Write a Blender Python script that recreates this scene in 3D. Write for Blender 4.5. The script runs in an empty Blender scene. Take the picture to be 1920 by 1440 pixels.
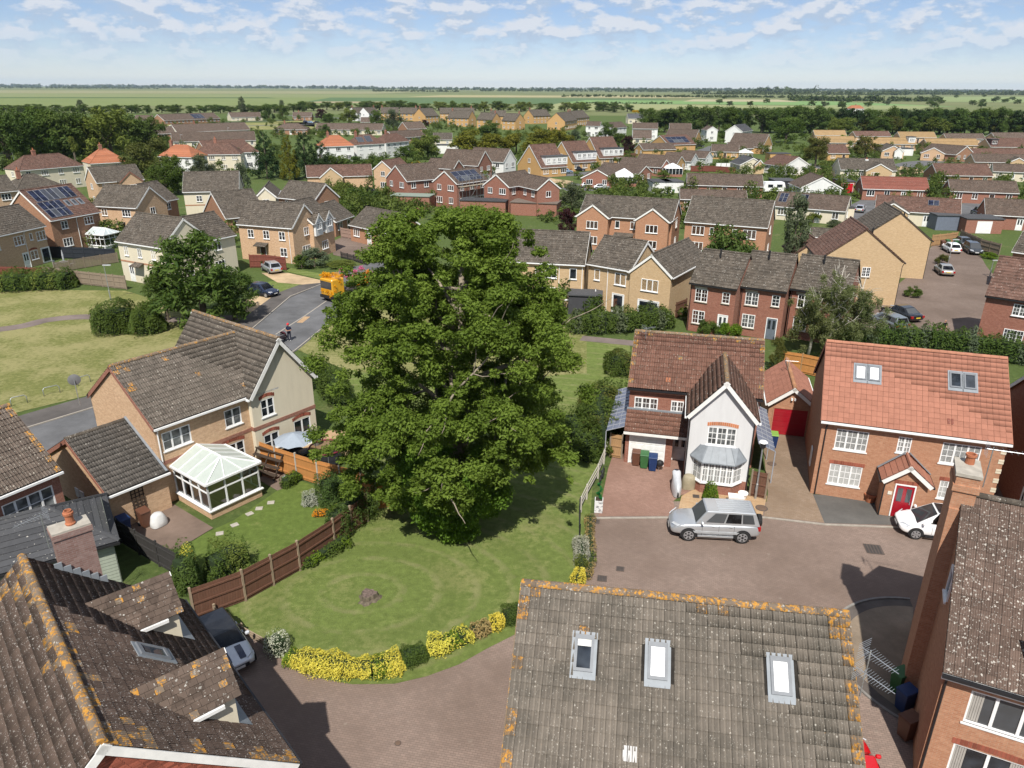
import bpy, math, random
import numpy as np
from mathutils import Vector, Matrix
random.seed(7); RNG = np.random.default_rng(7)
C = bpy.context.scene.collection
SC = bpy.context.scene
# ---------------------------------------------------------------- camera, sky, sun, exposure
CAMH, FPX, HORY, ROLL = 23.0, 1378.0, 164.0, math.radians(0.27)
PITCH = math.atan((720 - HORY) / FPX)
cam = bpy.data.cameras.new('camera'); cam_o = bpy.data.objects.new('camera', cam); C.objects.link(cam_o)
cam.sensor_fit = 'HORIZONTAL'; cam.sensor_width = 36.0; cam.lens = 36.0 * FPX / 1920
cam.clip_start = 0.3; cam.clip_end = 80000
_c, _s = math.cos(ROLL), math.sin(ROLL)
_r0 = np.array([1, 0, 0.]); _f = np.array([0, math.cos(PITCH), -math.sin(PITCH)]); _d0 = np.array([0, -math.sin(PITCH), -math.cos(PITCH)])
_R = _c * _r0 - _s * _d0; _D = _s * _r0 + _c * _d0
m = Matrix.Identity(4)
for i in range(3):
 m[i][0] = _R[i]; m[i][1] = -_D[i]; m[i][2] = -_f[i]
m[2][3] = CAMH
cam_o.matrix_world = m
SC.camera = cam_o
CAM = np.array([0, 0, CAMH])
SUN_EL, SH_AZ = math.radians(53), math.radians(6)      # shadows run away from the camera, a touch to the right
w = bpy.data.worlds.new('World'); SC.world = w; w.use_nodes = True
nt = w.node_tree; nt.nodes.clear()
def wn(t, **k):
 n = nt.nodes.new(t)
 for a, b in k.items(): setattr(n, a, b)
 return n
sky = wn('ShaderNodeTexSky', sky_type='NISHITA', sun_disc=False, sun_elevation=SUN_EL, sun_rotation=math.pi + SH_AZ,
   altitude=20, air_density=0.8, dust_density=0.0, ozone_density=4.0)
bg = wn('ShaderNodeBackground'); bg.inputs['Strength'].default_value = 0.072
tc = wn('ShaderNodeTexCoord')
mp = wn('ShaderNodeMapping'); mp.inputs['Scale'].default_value = (1.0, 1.0, 2.3)
nz = wn('ShaderNodeTexNoise'); nz.inputs['Scale'].default_value = 23; nz.inputs['Detail'].default_value = 9; nz.inputs['Roughness'].default_value = 0.58
mp2 = wn('ShaderNodeMapping'); mp2.inputs['Scale'].default_value = (1.0, 1.0, 2.3); mp2.inputs['Location'].default_value = (0, 0, 0.02)
nz2 = wn('ShaderNodeTexNoise'); nz2.inputs['Scale'].default_value = 23; nz2.inputs['Detail'].default_value = 9; nz2.inputs['Roughness'].default_value = 0.58
sep = wn('ShaderNodeSeparateXYZ')
rp = wn('ShaderNodeMapRange'); rp.inputs['From Min'].default_value = 0.40; rp.inputs['From Max'].default_value = 0.56
hz = wn('ShaderNodeMapRange'); hz.inputs['From Min'].default_value = 0.012; hz.inputs['From Max'].default_value = 0.062
mul = wn('ShaderNodeMath', operation='MULTIPLY')
mul2 = wn('ShaderNodeMath', operation='MULTIPLY'); mul2.inputs[1].default_value = 0.9
sb = wn('ShaderNodeMath', operation='SUBTRACT')
lit = wn('ShaderNodeMapRange'); lit.inputs['From Min'].default_value = -0.03; lit.inputs['From Max'].default_value = 0.05
cc = wn('ShaderNodeMix', data_type='RGBA'); cc.inputs['A'].default_value = (0.56, 0.69, 0.88, 1); cc.inputs['B'].default_value = (0.88, 0.92, 1.0, 1)
bgc = wn('ShaderNodeBackground'); bgc.inputs['Strength'].default_value = 0.62
mx = wn('ShaderNodeMixShader'); out = wn('ShaderNodeOutputWorld')
L = nt.links.new
tint = wn('ShaderNodeMix', data_type='RGBA', blend_type='MULTIPLY'); tint.inputs['Factor'].default_value = 1.0; tint.inputs[7].default_value = (1.0, 0.94, 1.02, 1)
L(sky.outputs[0], tint.inputs[6]); L(tint.outputs[2], bg.inputs['Color'])
L(tc.outputs['Generated'], mp.inputs[0]); L(mp.outputs[0], nz.inputs['Vector'])
L(tc.outputs['Generated'], mp2.inputs[0]); L(mp2.outputs[0], nz2.inputs['Vector'])
L(tc.outputs['Generated'], sep.inputs[0]); L(sep.outputs['Z'], hz.inputs['Value'])
L(nz.outputs['Fac'], rp.inputs['Value']); L(rp.outputs[0], mul.inputs[0]); L(hz.outputs[0], mul.inputs[1]); L(mul.outputs[0], mul2.inputs[0])
L(nz.outputs['Fac'], sb.inputs[0]); L(nz2.outputs['Fac'], sb.inputs[1]); L(sb.outputs[0], lit.inputs['Value'])
L(lit.outputs[0], cc.inputs['Factor']); L(cc.outputs['Result'], bgc.inputs['Color'])
L(bg.outputs[0], mx.inputs[1]); L(bgc.outputs[0], mx.inputs[2]); L(mul2.outputs[0], mx.inputs['Fac']); L(mx.outputs[0], out.inputs[0])
sun = bpy.data.lights.new('sun', 'SUN'); sun.energy = 4.7; sun.angle = math.radians(0.6); sun.color = (1.0, 0.955, 0.88)
sun_o = bpy.data.objects.new('sun', sun); C.objects.link(sun_o)
_dir = Vector((math.sin(SH_AZ) * math.cos(SUN_EL), math.cos(SH_AZ) * math.cos(SUN_EL), -math.sin(SUN_EL)))
sun_o.rotation_euler = _dir.to_track_quat('-Z', 'Y').to_euler(); sun_o.location = (0, -40, 80)
SC.view_settings.view_transform = 'Standard'; SC.view_settings.look = 'None'
SC.view_settings.exposure = 0.45; SC.view_settings.gamma = 1.0; SC.view_settings.use_curve_mapping = False
# ---------------------------------------------------------------- small tools
def P(px, py, z=0.0):
 """Where the sight line through a pixel of the photograph meets the height z."""
 v = _R * (px - 960) + _D * (py - 720) + _f * FPX
 t = (z - CAMH) / v[2]
 return np.array([v[0] * t, v[1] * t])
def PZ(px, py, yd):
 """Height at which a sight line passes a point as far away as yd (metres along +Y)."""
 v = _R * (px - 960) + _D * (py - 720) + _f * FPX
 return CAMH + v[2] / v[1] * yd
def pxm(x, y, z=0):
 """pixels per metre at a place"""
 return FPX / max(1.0, (np.array([x, y, z]) - CAM) @ _f)
def tag(o, label=None, cat=None, group=None, kind=None):
 if label: o['label'] = label
 if cat: o['category'] = cat
 if group: o['group'] = group
 if kind: o['kind'] = kind
 return o
def thing(name, label, cat, x, y, z=0.0, rz=0.0, group=None):
 o = bpy.data.objects.new(name, None); C.objects.link(o); o.empty_display_size = 0.3
 o.location = (x, y, z); o.rotation_euler = (0, 0, rz)
 return tag(o, label, cat, group)
def inst(name, me, parent=None, loc=(0, 0, 0), rot=(0, 0, 0), sc=None):
 o = bpy.data.objects.new(name, me); C.objects.link(o)
 if parent is not None: o.parent = parent
 o.location = loc; o.rotation_euler = rot
 if sc is not None: o.scale = sc
 return o
def copy_tree(o, parent=None):
 c = o.copy(); C.objects.link(c)
 if parent is not None: c.parent = parent
 for ch in list(o.children): copy_tree(ch, c)
 return c
ORD = ['first', 'second', 'third', 'fourth', 'fifth', 'sixth', 'seventh', 'eighth', 'ninth', 'tenth', 'eleventh', 'twelfth', 'thirteenth', 'fourteenth', 'fifteenth', 'sixteenth', 'seventeenth', 'eighteenth', 'nineteenth', 'twentieth'] + ['twenty-' + a for a in ('first', 'second', 'third', 'fourth', 'fifth', 'sixth', 'seventh', 'eighth', 'ninth')] + ['thirtieth'] + ['thirty-' + a for a in ('first', 'second', 'third', 'fourth', 'fifth', 'sixth', 'seventh', 'eighth', 'ninth')] + ['fortieth'] + ['forty-' + a for a in ('first', 'second', 'third', 'fourth', 'fifth', 'sixth', 'seventh', 'eighth', 'ninth')]
class G:
 """Collects polygons for one mesh."""
 def __init__(s): s.v = []; s.f = []; s.m = []; s.mi = 0
 def add(s, vs, fs):
  b = len(s.v); s.v.extend([tuple(p) for p in vs])
  for f in fs: s.f.append(tuple(b + i for i in f)); s.m.append(s.mi)
  return s
 def poly(s, pts): return s.add(pts, [tuple(range(len(pts)))])
 def box(s, x0, x1, y0, y1, z0, z1):
  return s.add([(x0, y0, z0), (x1, y0, z0), (x1, y1, z0), (x0, y1, z0), (x0, y0, z1), (x1, y0, z1), (x1, y1, z1), (x0, y1, z1)],
      [(0, 3, 2, 1), (4, 5, 6, 7), (0, 1, 5, 4), (1, 2, 6, 5), (2, 3, 7, 6), (3, 0, 4, 7)])
 def obox(s, O, u, v, n, a0, a1, b0, b1, c0, c1):
  O, u, v, n = map(np.asarray, (O, u, v, n))
  pt = [O + u * a + v * b + n * c for c in (c0, c1) for a, b in ((a0, b0), (a1, b0), (a1, b1), (a0, b1))]
  return s.add(pt, [(0, 3, 2, 1), (4, 5, 6, 7), (0, 1, 5, 4), (1, 2, 6, 5), (2, 3, 7, 6), (3, 0, 4, 7)])
 def bar(s, a, b, w, h=None):
  """rectangular bar from a to b"""
  a, b = Vector(a), Vector(b); d = (b - a); l = d.length; d.normalize()
  up = Vector((0, 0, 1)) if abs(d.z) < 0.95 else Vector((1, 0, 0))
  r = d.cross(up).normalized(); q = r.cross(d); h = h or w
  return s.obox(a, d, r, q, 0, l, -w / 2, w / 2, -h / 2, h / 2)
 def tube(s, pts, r, n=8, cap=True):
  pts = [Vector(p) for p in pts]; rs = r if isinstance(r, (list, tuple)) else [r] * len(pts)
  vs = []; fs = []
  for i, p in enumerate(pts):
   d = (pts[min(i + 1, len(pts) - 1)] - pts[max(i - 1, 0)]).normalized()
   a = d.orthogonal().normalized() if abs(d.z) > 0.9 else d.cross(Vector((0, 0, 1))).normalized()
   b = d.cross(a)
   for k in range(n):
    t = 2 * math.pi * k / n
    vs.append(p + (a * math.cos(t) + b * math.sin(t)) * rs[i])
  for i in range(len(pts) - 1):
   for k in range(n):
    fs.append((i * n + k, i * n + (k + 1) % n, (i + 1) * n + (k + 1) % n, (i + 1) * n + k))
  if cap:
   fs.append(tuple(range(n - 1, -1, -1))); fs.append(tuple((len(pts) - 1) * n + k for k in range(n)))
  return s.add(vs, fs)
 def lathe(s, prof, n=12, cx=0, cy=0):
  vs = [(cx + r * math.cos(2 * math.pi * k / n), cy + r * math.sin(2 * math.pi * k / n), z) for r, z in prof for k in range(n)]
  fs = [(i * n + k, i * n + (k + 1) % n, (i + 1) * n + (k + 1) % n, (i + 1) * n + k) for i in range(len(prof) - 1) for k in range(n)]
  fs.append(tuple((len(prof) - 1) * n + k for k in range(n))); fs.append(tuple(range(n - 1, -1, -1)))
  return s.add(vs, fs)
 def mesh(s, name, mats, smooth=False):
  me = bpy.data.meshes.new(name); me.from_pydata(s.v, [], s.f)
  for mt in (mats if isinstance(mats, (list, tuple)) else [mats]): me.materials.append(mt)
  if s.mi or any(s.m): me.polygons.foreach_set('material_index', s.m)
  if smooth: me.shade_smooth()
  return me
 def build(s, name, mats, parent=None, smooth=False, **k):
  return inst(name, s.mesh(name, mats, smooth), parent, **k)
def np_mesh(name, V, F, mats, attr=None, mi=None, smooth=False):
 """quads or triangles from arrays, with an optional per-face attribute 'v'"""
 me = bpy.data.meshes.new(name); n = F.shape[1]
 me.vertices.add(len(V)); me.vertices.foreach_set('co', np.ascontiguousarray(V, dtype=np.float32).ravel())
 me.loops.add(F.size); me.loops.foreach_set('vertex_index', np.ascontiguousarray(F, dtype=np.int32).ravel())
 me.polygons.add(len(F)); me.polygons.foreach_set('loop_start', np.arange(0, F.size, n, dtype=np.int32))
 me.polygons.foreach_set('loop_total', np.full(len(F), n, dtype=np.int32))
 for mt in (mats if isinstance(mats, (list, tuple)) else [mats]): me.materials.append(mt)
 if mi is not None: me.polygons.foreach_set('material_index', np.asarray(mi, dtype=np.int32))
 if attr is not None:
  a = me.attributes.new('v', 'FLOAT', 'FACE'); a.data.foreach_set('value', np.asarray(attr, dtype=np.float32))
 me.update(calc_edges=True); me.validate()
 if smooth: me.shade_smooth()
 return me
# ---------------------------------------------------------------- materials
MATS = {}
class N:
 """tiny node helper"""
 def __init__(s, name):
  s.m = bpy.data.materials.new(name); s.m.use_nodes = True; s.t = s.m.node_tree; s.t.nodes.clear()
  s.out = s.t.nodes.new('ShaderNodeOutputMaterial')
 def n(s, t, ins=None, **k):
  x = s.t.nodes.new(t)
  for a, b in k.items(): setattr(x, a, b)
  for a, b in (ins or {}).items(): s.set(x.inputs[a], b)
  return x
 def set(s, i, b):
  if isinstance(b, bpy.types.NodeSocket): s.t.links.new(b, i)
  elif isinstance(b, tuple) and len(b) == 3 and i.type == 'RGBA': i.default_value = (*b, 1)
  else: i.default_value = b
 def mix(s, f, a, b, blend='MIX'):
  x = s.n('ShaderNodeMix', data_type='RGBA', blend_type=blend)
  s.set(x.inputs['Factor'], f); s.set(x.inputs[6], a); s.set(x.inputs[7], b); return x.outputs[2]
 def math(s, op, a, b=0.0, c=None):
  x = s.n('ShaderNodeMath', operation=op); s.set(x.inputs[0], a); s.set(x.inputs[1], b)
  if c is not None: s.set(x.inputs[2], c)
  return x.outputs[0]
 def rng(s, v, a, b, c=0.0, d=1.0):
  return s.n('ShaderNodeMapRange', {'Value': v, 'From Min': a, 'From Max': b, 'To Min': c, 'To Max': d}).outputs[0]
 def noise(s, vec, sc, det=3, rough=0.5, dim='3D'):
  return s.n('ShaderNodeTexNoise', {'Vector': vec, 'Scale': sc, 'Detail': det, 'Roughness': rough}, noise_dimensions=dim).outputs['Fac']
 def pos(s): return s.n('ShaderNodeNewGeometry').outputs['Position']
 def obj(s): return s.n('ShaderNodeTexCoord').outputs['Object']
 def rand(s):
  a = s.n('ShaderNodeObjectInfo').outputs['Random']; b = s.n('ShaderNodeNewGeometry').outputs['Random Per Island']
  return s.math('FRACT', s.math('ADD', a, b))
 def bsdf(s, col, rough=0.8, spec=0.3, metal=0.0, bump=None, bs=0.3, bd=0.02, **k):
  p = s.n('ShaderNodeBsdfPrincipled', {'Base Color': col, 'Roughness': rough, 'Metallic': metal, 'Specular IOR Level': spec})
  for a, b in k.items(): s.set(p.inputs[a.replace('_', ' ')], b)
  if bump is not None:
   s.t.links.new(s.n('ShaderNodeBump', {'Height': bump, 'Strength': bs, 'Distance': bd}).outputs[0], p.inputs['Normal'])
  s.t.links.new(p.outputs[0], s.out.inputs[0]); return s.m
def plain(name, col, rough=0.7, spec=0.3, metal=0.0, var=0.12, sc=3.0):
 """one colour with a little uneven wear"""
 if name in MATS: return MATS[name]
 a = N(name); f = a.noise(a.obj(), sc, 4, 0.6)
 c = a.mix(a.rng(f, 0.3, 0.7), tuple(x * (1 - var) for x in col), tuple(min(1, x * (1 + var)) for x in col))
 MATS[name] = a.bsdf(c, rough, spec, metal); return MATS[name]
def wall_uv(a):
 """metres along the wall and up it, from the house's own axes"""
 o = a.n('ShaderNodeSeparateXYZ', {0: a.obj()})
 nn = a.n('ShaderNodeVectorTransform', {0: a.n('ShaderNodeNewGeometry').outputs['True Normal']}, vector_type='NORMAL', convert_from='WORLD', convert_to='OBJECT')
 ns = a.n('ShaderNodeSeparateXYZ', {0: nn.outputs[0]})
 k = a.math('GREATER_THAN', a.math('ABSOLUTE', ns.outputs[0]), a.math('ABSOLUTE', ns.outputs[1]))
 u = a.math('ADD', a.math('MULTIPLY', o.outputs[1], k), a.math('MULTIPLY', o.outputs[0], a.math('SUBTRACT', 1.0, k)))
 return a.n('ShaderNodeCombineXYZ', {0: u, 1: o.outputs[2]}).outputs[0]
def brick(name, c1, c2, mortar=(0.34, 0.29, 0.24), dark=0.5, var=0.5):
 if name in MATS: return MATS[name]
 a = N(name); uv = wall_uv(a)
 b = a.n('ShaderNodeTexBrick', {'Vector': uv, 'Color1': c1, 'Color2': c2, 'Mortar': mortar, 'Scale': 1.0, 'Mortar Size': 0.006, 'Mortar Smooth': 0.2,
         'Bias': -0.1, 'Brick Width': 0.225, 'Row Height': 0.075})
 big = a.noise(uv, 0.55, 4, 0.6); mid = a.noise(uv, 6.0, 3, 0.6)
 c = a.mix(a.rng(mid, 0.35, 0.75, 0, var), b.outputs[0], tuple(x * dark for x in c1))
 c = a.mix(a.rng(big, 0.35, 0.7, 0, 0.45), c, tuple(x * 0.8 for x in c2))
 MATS[name] = a.bsdf(c, 0.92, 0.15, bump=a.math('ADD', a.math('MULTIPLY', b.outputs['Fac'], -0.6), a.math('MULTIPLY', mid, 0.4)), bs=0.6, bd=0.012)
 return MATS[name]
def render_wall(name, col):
 if name in MATS: return MATS[name]
 a = N(name); uv = wall_uv(a)
 st = a.noise(a.n('ShaderNodeMapping', {'Vector': uv, 'Scale': (2.2, 0.35, 1)}).outputs[0], 1.4, 5, 0.65)
 c = a.mix(a.rng(st, 0.4, 0.75, 0, 0.30), col, tuple(x * 0.70 for x in col))
 MATS[name] = a.bsdf(c, 0.9, 0.15, bump=a.noise(uv, 60, 2), bs=0.15, bd=0.01); return MATS[name]
def tile(name, base, var=0.25, speck=0.0, speck_col=(0.42, 0.40, 0.36), lich=0.0, sc=9.0, moss=0.25, cell=False):
 """roof tile: each tile its own tone, pale lichen spots, orange lichen"""
 if name in MATS: return MATS[name]
 a = N(name); p = a.pos(); r = a.rand()
 if cell: r = a.n('ShaderNodeTexWhiteNoise', {'Vector': a.n('ShaderNodeVectorMath', {0: a.n('ShaderNodeVectorMath', {0: p, 1: (3.1, 3.1, 4.2)}, operation='MULTIPLY').outputs[0]}, operation='FLOOR').outputs[0]}).outputs['Value']
 c = a.mix(r, tuple(x * (1 - var) for x in base), tuple(x * (1 + var) for x in base))
 c = a.mix(a.rng(a.noise(p, 0.7, 5, 0.65), 0.42, 0.68, 0, moss * 1.6), c, (base[0] * 0.52, base[1] * 0.55, base[2] * 0.55))
 c = a.mix(a.rng(a.noise(p, 4.0, 4, 0.7), 0.45, 0.8, 0, 0.5), c, tuple(x * 1.35 for x in base))
 if speck:
  wp = a.n('ShaderNodeVectorMath', {0: p}, operation='MULTIPLY_ADD'); a.set(wp.inputs[1], (1., 1., 1.)); a.t.links.new(a.n('ShaderNodeVectorMath', {0: a.n('ShaderNodeTexNoise', {'Vector': p, 'Scale': 22.0}).outputs['Color'], 1: (.07, .07, .07)}, operation='MULTIPLY').outputs[0], wp.inputs[2])
  for k_, (vs, dn) in enumerate(((sc, 1.0), (sc * 2.1, .8))):
   vo = a.n('ShaderNodeTexVoronoi', {'Vector': wp.outputs[0], 'Scale': vs}); cr = a.n('ShaderNodeSeparateXYZ', {0: vo.outputs['Color']})
   patch = a.rng(a.noise(p, .8 + k_, 4, .65), .35, .65, speck * .25, speck * 1.05 * dn)
   f = a.math('MULTIPLY', a.math('LESS_THAN', cr.outputs[0], patch), a.rng(a.math('SUBTRACT', vo.outputs['Distance'], a.math('MULTIPLY', cr.outputs[1], .22)), .10, .18, .85, 0))
   c = a.mix(f, c, a.mix(cr.outputs[2], tuple(x * .6 for x in speck_col), tuple(x * 1.12 for x in speck_col)))
 if lich:
  s1 = a.noise(p, 6.5, 6, 0.75)
  f = a.rng(s1, 0.735 - lich * 0.25, 0.785 - lich * 0.25)
  c = a.mix(f, c, a.mix(a.noise(p, 14, 2), (0.36, 0.145, 0.018), (0.47, 0.26, 0.06)))
 MATS[name] = a.bsdf(c, 0.93, 0.15, bump=a.noise(p, 28, 3), bs=0.5, bd=0.01); return MATS[name]
def leaf(name, dark, light, trans=0.3):
 if name in MATS: return MATS[name]
 a = N(name); v = a.n('ShaderNodeAttribute', attribute_name='v').outputs['Fac']
 oi = a.n('ShaderNodeObjectInfo').outputs['Random']
 c = a.mix(v, dark, light)
 c = a.mix(a.rng(oi, 0, 1, 0, 0.35), c, tuple(0.5 * (x + y) * k for x, y, k in zip(dark, light, (1.3, 0.95, 0.7))))
 d = a.n('ShaderNodeBsdfPrincipled', {'Base Color': c, 'Roughness': 0.62, 'Specular IOR Level': 0.12})
 t = a.n('ShaderNodeBsdfTranslucent', {'Color': a.mix(0.5, c, (light[0] * 1.25, light[1] * 1.35, light[2] * 0.5))})
 x = a.n('ShaderNodeMixShader', {'Fac': trans}); a.t.links.new(d.outputs[0], x.inputs[1]); a.t.links.new(t.outputs[0], x.inputs[2])
 a.t.links.new(x.outputs[0], a.out.inputs[0]); MATS[name] = a.m; return a.m
def glass(name, col=(0.018, 0.022, 0.028), rough=0.04, spec=0.6):
 if name in MATS: return MATS[name]
 a = N(name); r = a.n('ShaderNodeObjectInfo').outputs['Random']
 n1 = a.noise(a.obj(), 1.6, 2)
 c = a.mix(a.rng(n1, 0.4, 0.7), tuple(x * 0.5 for x in col), tuple(x * 2.2 for x in col))
 c = a.mix(a.rng(r, 0.6, 1.0, 0, 0.8), c, (0.09, 0.095, 0.10))
 MATS[name] = a.bsdf(c, rough, spec); return MATS[name]
def paint(name, col, metal=0.0, rough=0.25):
 if name in MATS: return MATS[name]
 a = N(name); dirt = a.noise(a.obj(), 2.5, 4, 0.6)
 MATS[name] = a.bsdf(a.mix(a.rng(dirt, 0.5, 0.85, 0, 0.12), col, (0.12, 0.11, 0.09)), rough, 0.5, metal, Coat_Weight=0.6, Coat_Roughness=0.06); return MATS[name]
B_ORANGE = brick('orange_brick', (0.386, 0.183, 0.106), (0.482, 0.258, 0.157), (0.426, 0.325, 0.235), 0.62)
B_RED = brick('red_brick', (0.265, 0.103, 0.071), (0.340, 0.153, 0.106), (0.356, 0.281, 0.227))
B_BUFF = brick('buff_brick', (0.493, 0.307, 0.179), (0.653, 0.442, 0.275), (0.589, 0.486, 0.371), 0.6)
B_YELLOW = brick('yellow_brick', (0.462, 0.314, 0.170), (0.570, 0.408, 0.240), (0.528, 0.444, 0.324), 0.7, 0.35)
B_BROWN = brick('brown_brick', (0.280, 0.134, 0.084), (0.392, 0.213, 0.123), (0.370, 0.302, 0.224))
B_GOLD = brick('golden_brick', (0.471, 0.265, 0.098), (0.586, 0.362, 0.155), (0.506, 0.380, 0.230), 0.65)
R_CREAM = render_wall('cream_render', (0.62, 0.56, 0.43))
R_WHITE = render_wall('white_render', (0.68, 0.68, 0.66))
R_GREY = render_wall('pale_grey_render', (0.60, 0.60, 0.60))
WALLS = dict(orange=B_ORANGE, red=B_RED, buff=B_BUFF, yellow=B_YELLOW, brown=B_BROWN, gold=B_GOLD, cream=R_CREAM, white=R_WHITE, grey=R_GREY)
T_GREY = tile('weathered_grey_tile', (0.086, 0.072, 0.058), 0.34, 0.3, cell=True)
T_BROWN = tile('brown_tile', (0.097, 0.071, 0.056), 0.3, 0.25, cell=True)
T_REDBR = tile('red_brown_tile', (0.119, 0.069, 0.053), 0.3, 0.2, cell=True)
T_ORANGE = tile('orange_tile', (0.300, 0.135, 0.092), 0.10, 0.0, moss=0.05)
T_CLAY = tile('bright_clay_tile', (0.33, 0.13, 0.07), 0.2, 0.15, moss=0.1)
T_RED = tile('red_tile', (0.20, 0.075, 0.055), 0.18, 0.15)
T_SLATE = tile('dark_slate_tile', (0.065, 0.066, 0.070), 0.18, 0.1, moss=0.1)
T_STRAW = tile('pale_straw_tile', (0.30, 0.20, 0.10), 0.18, 0.2)
T_LICH = tile('lichened_ridge_tile', (0.17, 0.125, 0.085), 0.2, 0.5, lich=0.75)
T_LICH2 = tile('orange_lichened_tile', (0.15, 0.115, 0.085), 0.2, 0.45, lich=0.9)
ROOFS = dict(grey=T_GREY, brown=T_BROWN, redbr=T_REDBR, orange=T_ORANGE, clay=T_CLAY, red=T_RED, slate=T_SLATE, straw=T_STRAW)
WHITE = plain('white_plastic', (0.76, 0.76, 0.75), 0.35, 0.4, var=0.05)
WHITEP = plain('white_painted_board', (0.72, 0.71, 0.68), 0.55, 0.3, var=0.08)
BLACK = plain('black_plastic', (0.018, 0.018, 0.02), 0.45, 0.4)
LEAD = plain('lead_sheet', (0.20, 0.22, 0.24), 0.55, 0.4)
STONE = plain('pale_stone', (0.44, 0.40, 0.33), 0.9)
CONC = plain('concrete', (0.36, 0.33, 0.28), 0.9, var=0.2)
GLASS = glass('window_glass'); GLASSB = glass('window_glass_with_net', (0.11, 0.115, 0.115), 0.12)
T_EDGE = plain('mossy_tile_edge', (0.022, 0.019, 0.016), .95, var=.4, sc=6)  # near-black: moss dirt plus painted shade of the gaps under and between tiles
BLIND = plain('white_blind', (0.55, 0.55, 0.52), 0.6)
TERRA = plain('terracotta', (0.36, 0.13, 0.065), 0.85)
BARK = plain('bark', (0.11, 0.09, 0.065), 0.95, var=0.4, sc=8)
STEEL = plain('galvanised_steel', (0.42, 0.44, 0.45), 0.4, 0.5, 0.7)
# ---------------------------------------------------------------- ground, fields, roads
def sheet(name, pts, z, mat, kind='structure', th=None):
 """flat polygon on the ground from world points; th gives it a raised edge"""
 g = G()
 n = len(pts)
 if th: g.add([(p[0], p[1], z - th) for p in pts] + [(p[0], p[1], z) for p in pts], [tuple(n + i for i in range(n))] + [(i, (i + 1) % n, n + (i + 1) % n, n + i) for i in range(n)])
 else: g.poly([(p[0], p[1], z) for p in pts])
 o = g.build(name, mat);
 if o.data.polygons[0].normal.z < 0: o.data.flip_normals()
 return tag(o, kind=kind)
def PP(*px): return [P(a, b) for a, b in px]
def strip(a, wdt):
 """a road along a polyline"""
 a = [np.array(p) for p in a]; l = []; r = []
 for i, p in enumerate(a):
  d = a[min(i + 1, len(a) - 1)] - a[max(i - 1, 0)]; d = d / np.linalg.norm(d); n = np.array([-d[1], d[0]]); ww = wdt[i] if isinstance(wdt, (list, tuple)) else wdt
  l.append(p + n * ww / 2); r.append(p - n * ww / 2)
 return l + r[::-1]
def smooth(pts, n=6):
 pts = [np.array(p, float) for p in pts]; out = []
 for i in range(len(pts) - 1):
  p0, p1, p2, p3 = pts[max(i - 1, 0)], pts[i], pts[i + 1], pts[min(i + 2, len(pts) - 1)]
  for k in range(n):
   t = k / n; out.append(.5 * ((2*p1) + (-p0 + p2)*t + (2*p0 - 5*p1 + 4*p2 - p3)*t*t + (-p0 + 3*p1 - 3*p2 + p3)*t**3))
 return out + [pts[-1]]
def grass(name, green, dry, dryness=.5, rings=None, sc=1.0):
 a = N(name); p = a.pos(); p2 = a.n('ShaderNodeMapping', {'Vector': p, 'Scale': (1, 1, 0)}).outputs[0]
 n1 = a.noise(p2, .22 * sc, 5, .62); n2 = a.noise(p2, 2.6, 5, .7); n3 = a.noise(p2, 22, 3, .7)
 f = a.math('ADD', a.math('MULTIPLY', n1, .62), a.math('MULTIPLY', n2, .38))
 if rings:
  s = a.n('ShaderNodeSeparateXYZ', {0: p});
  # mower passes: rings round the stump and the edge of the plot
  dx = a.math('MULTIPLY', a.math('SUBTRACT', s.outputs[0], rings[0]), rings[2]); dy = a.math('SUBTRACT', s.outputs[1], rings[1])
  d = a.math('SQRT', a.math('ADD', a.math('MULTIPLY', dx, dx), a.math('MULTIPLY', dy, dy)))
  wv = a.math('SINE', a.math('MULTIPLY', a.math('ADD', d, a.math('MULTIPLY', n2, .5)), 4.6))
  ln = a.math('MULTIPLY', a.rng(wv, .55, 1.0), a.rng(a.noise(p2, .9, 4, .6), .38, .62))
  wv2 = a.math('SINE', a.math('MULTIPLY', a.math('ADD', d, a.math('MULTIPLY', n1, 1.5)), 1.9))
  f = a.math('ADD', f, a.math('MULTIPLY', wv2, .02))
 k = a.rng(f, .62 - .25 * dryness, .74 - .25 * dryness)
 c = a.mix(a.rng(n2, .3, .7), tuple(x * .72 for x in green), tuple(x * 1.22 for x in green)); c = a.mix(a.math('MULTIPLY', k, .6 if rings else .85), c, dry)
 if rings: c = a.mix(a.math('MULTIPLY', ln, .5), c, (.30, .275, .14)); c = a.mix(a.rng(wv2, .2, 1, 0, .3), c, tuple(x * .72 for x in green))
 c = a.mix(a.rng(n3, .35, .75, 0, .45), c, tuple(x * .5 for x in green))
 return a.bsdf(c, .95, .1, bump=a.math('ADD', n3, a.math('MULTIPLY', n2, .6)), bs=.9, bd=.07)
GR_LAWN = grass('mown_lawn', (.150, .195, .052), (.29, .27, .12), .40, rings=(-7.3, 29.6, .75))
GR_GARDEN = grass('garden_lawn', (.125, .175, .040), (.23, .23, .09), .3)
GR_OPEN = grass('open_green_grass', (.18, .19, .062), (.32, .29, .135), .72)
GR_BASE = grass('rough_grass', (.085, .12, .035), (.19, .18, .08), .3)
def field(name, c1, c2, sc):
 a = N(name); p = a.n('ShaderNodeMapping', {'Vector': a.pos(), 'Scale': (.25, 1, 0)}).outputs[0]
 return a.bsdf(a.mix(a.rng(a.noise(p, sc, 4, .6), .35, .65), tuple(x * k for x, k in zip(c1, (.95, .95, 1.15))), tuple(x * k for x, k in zip(c2, (.95, .95, 1.15)))), .95, .08)
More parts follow.
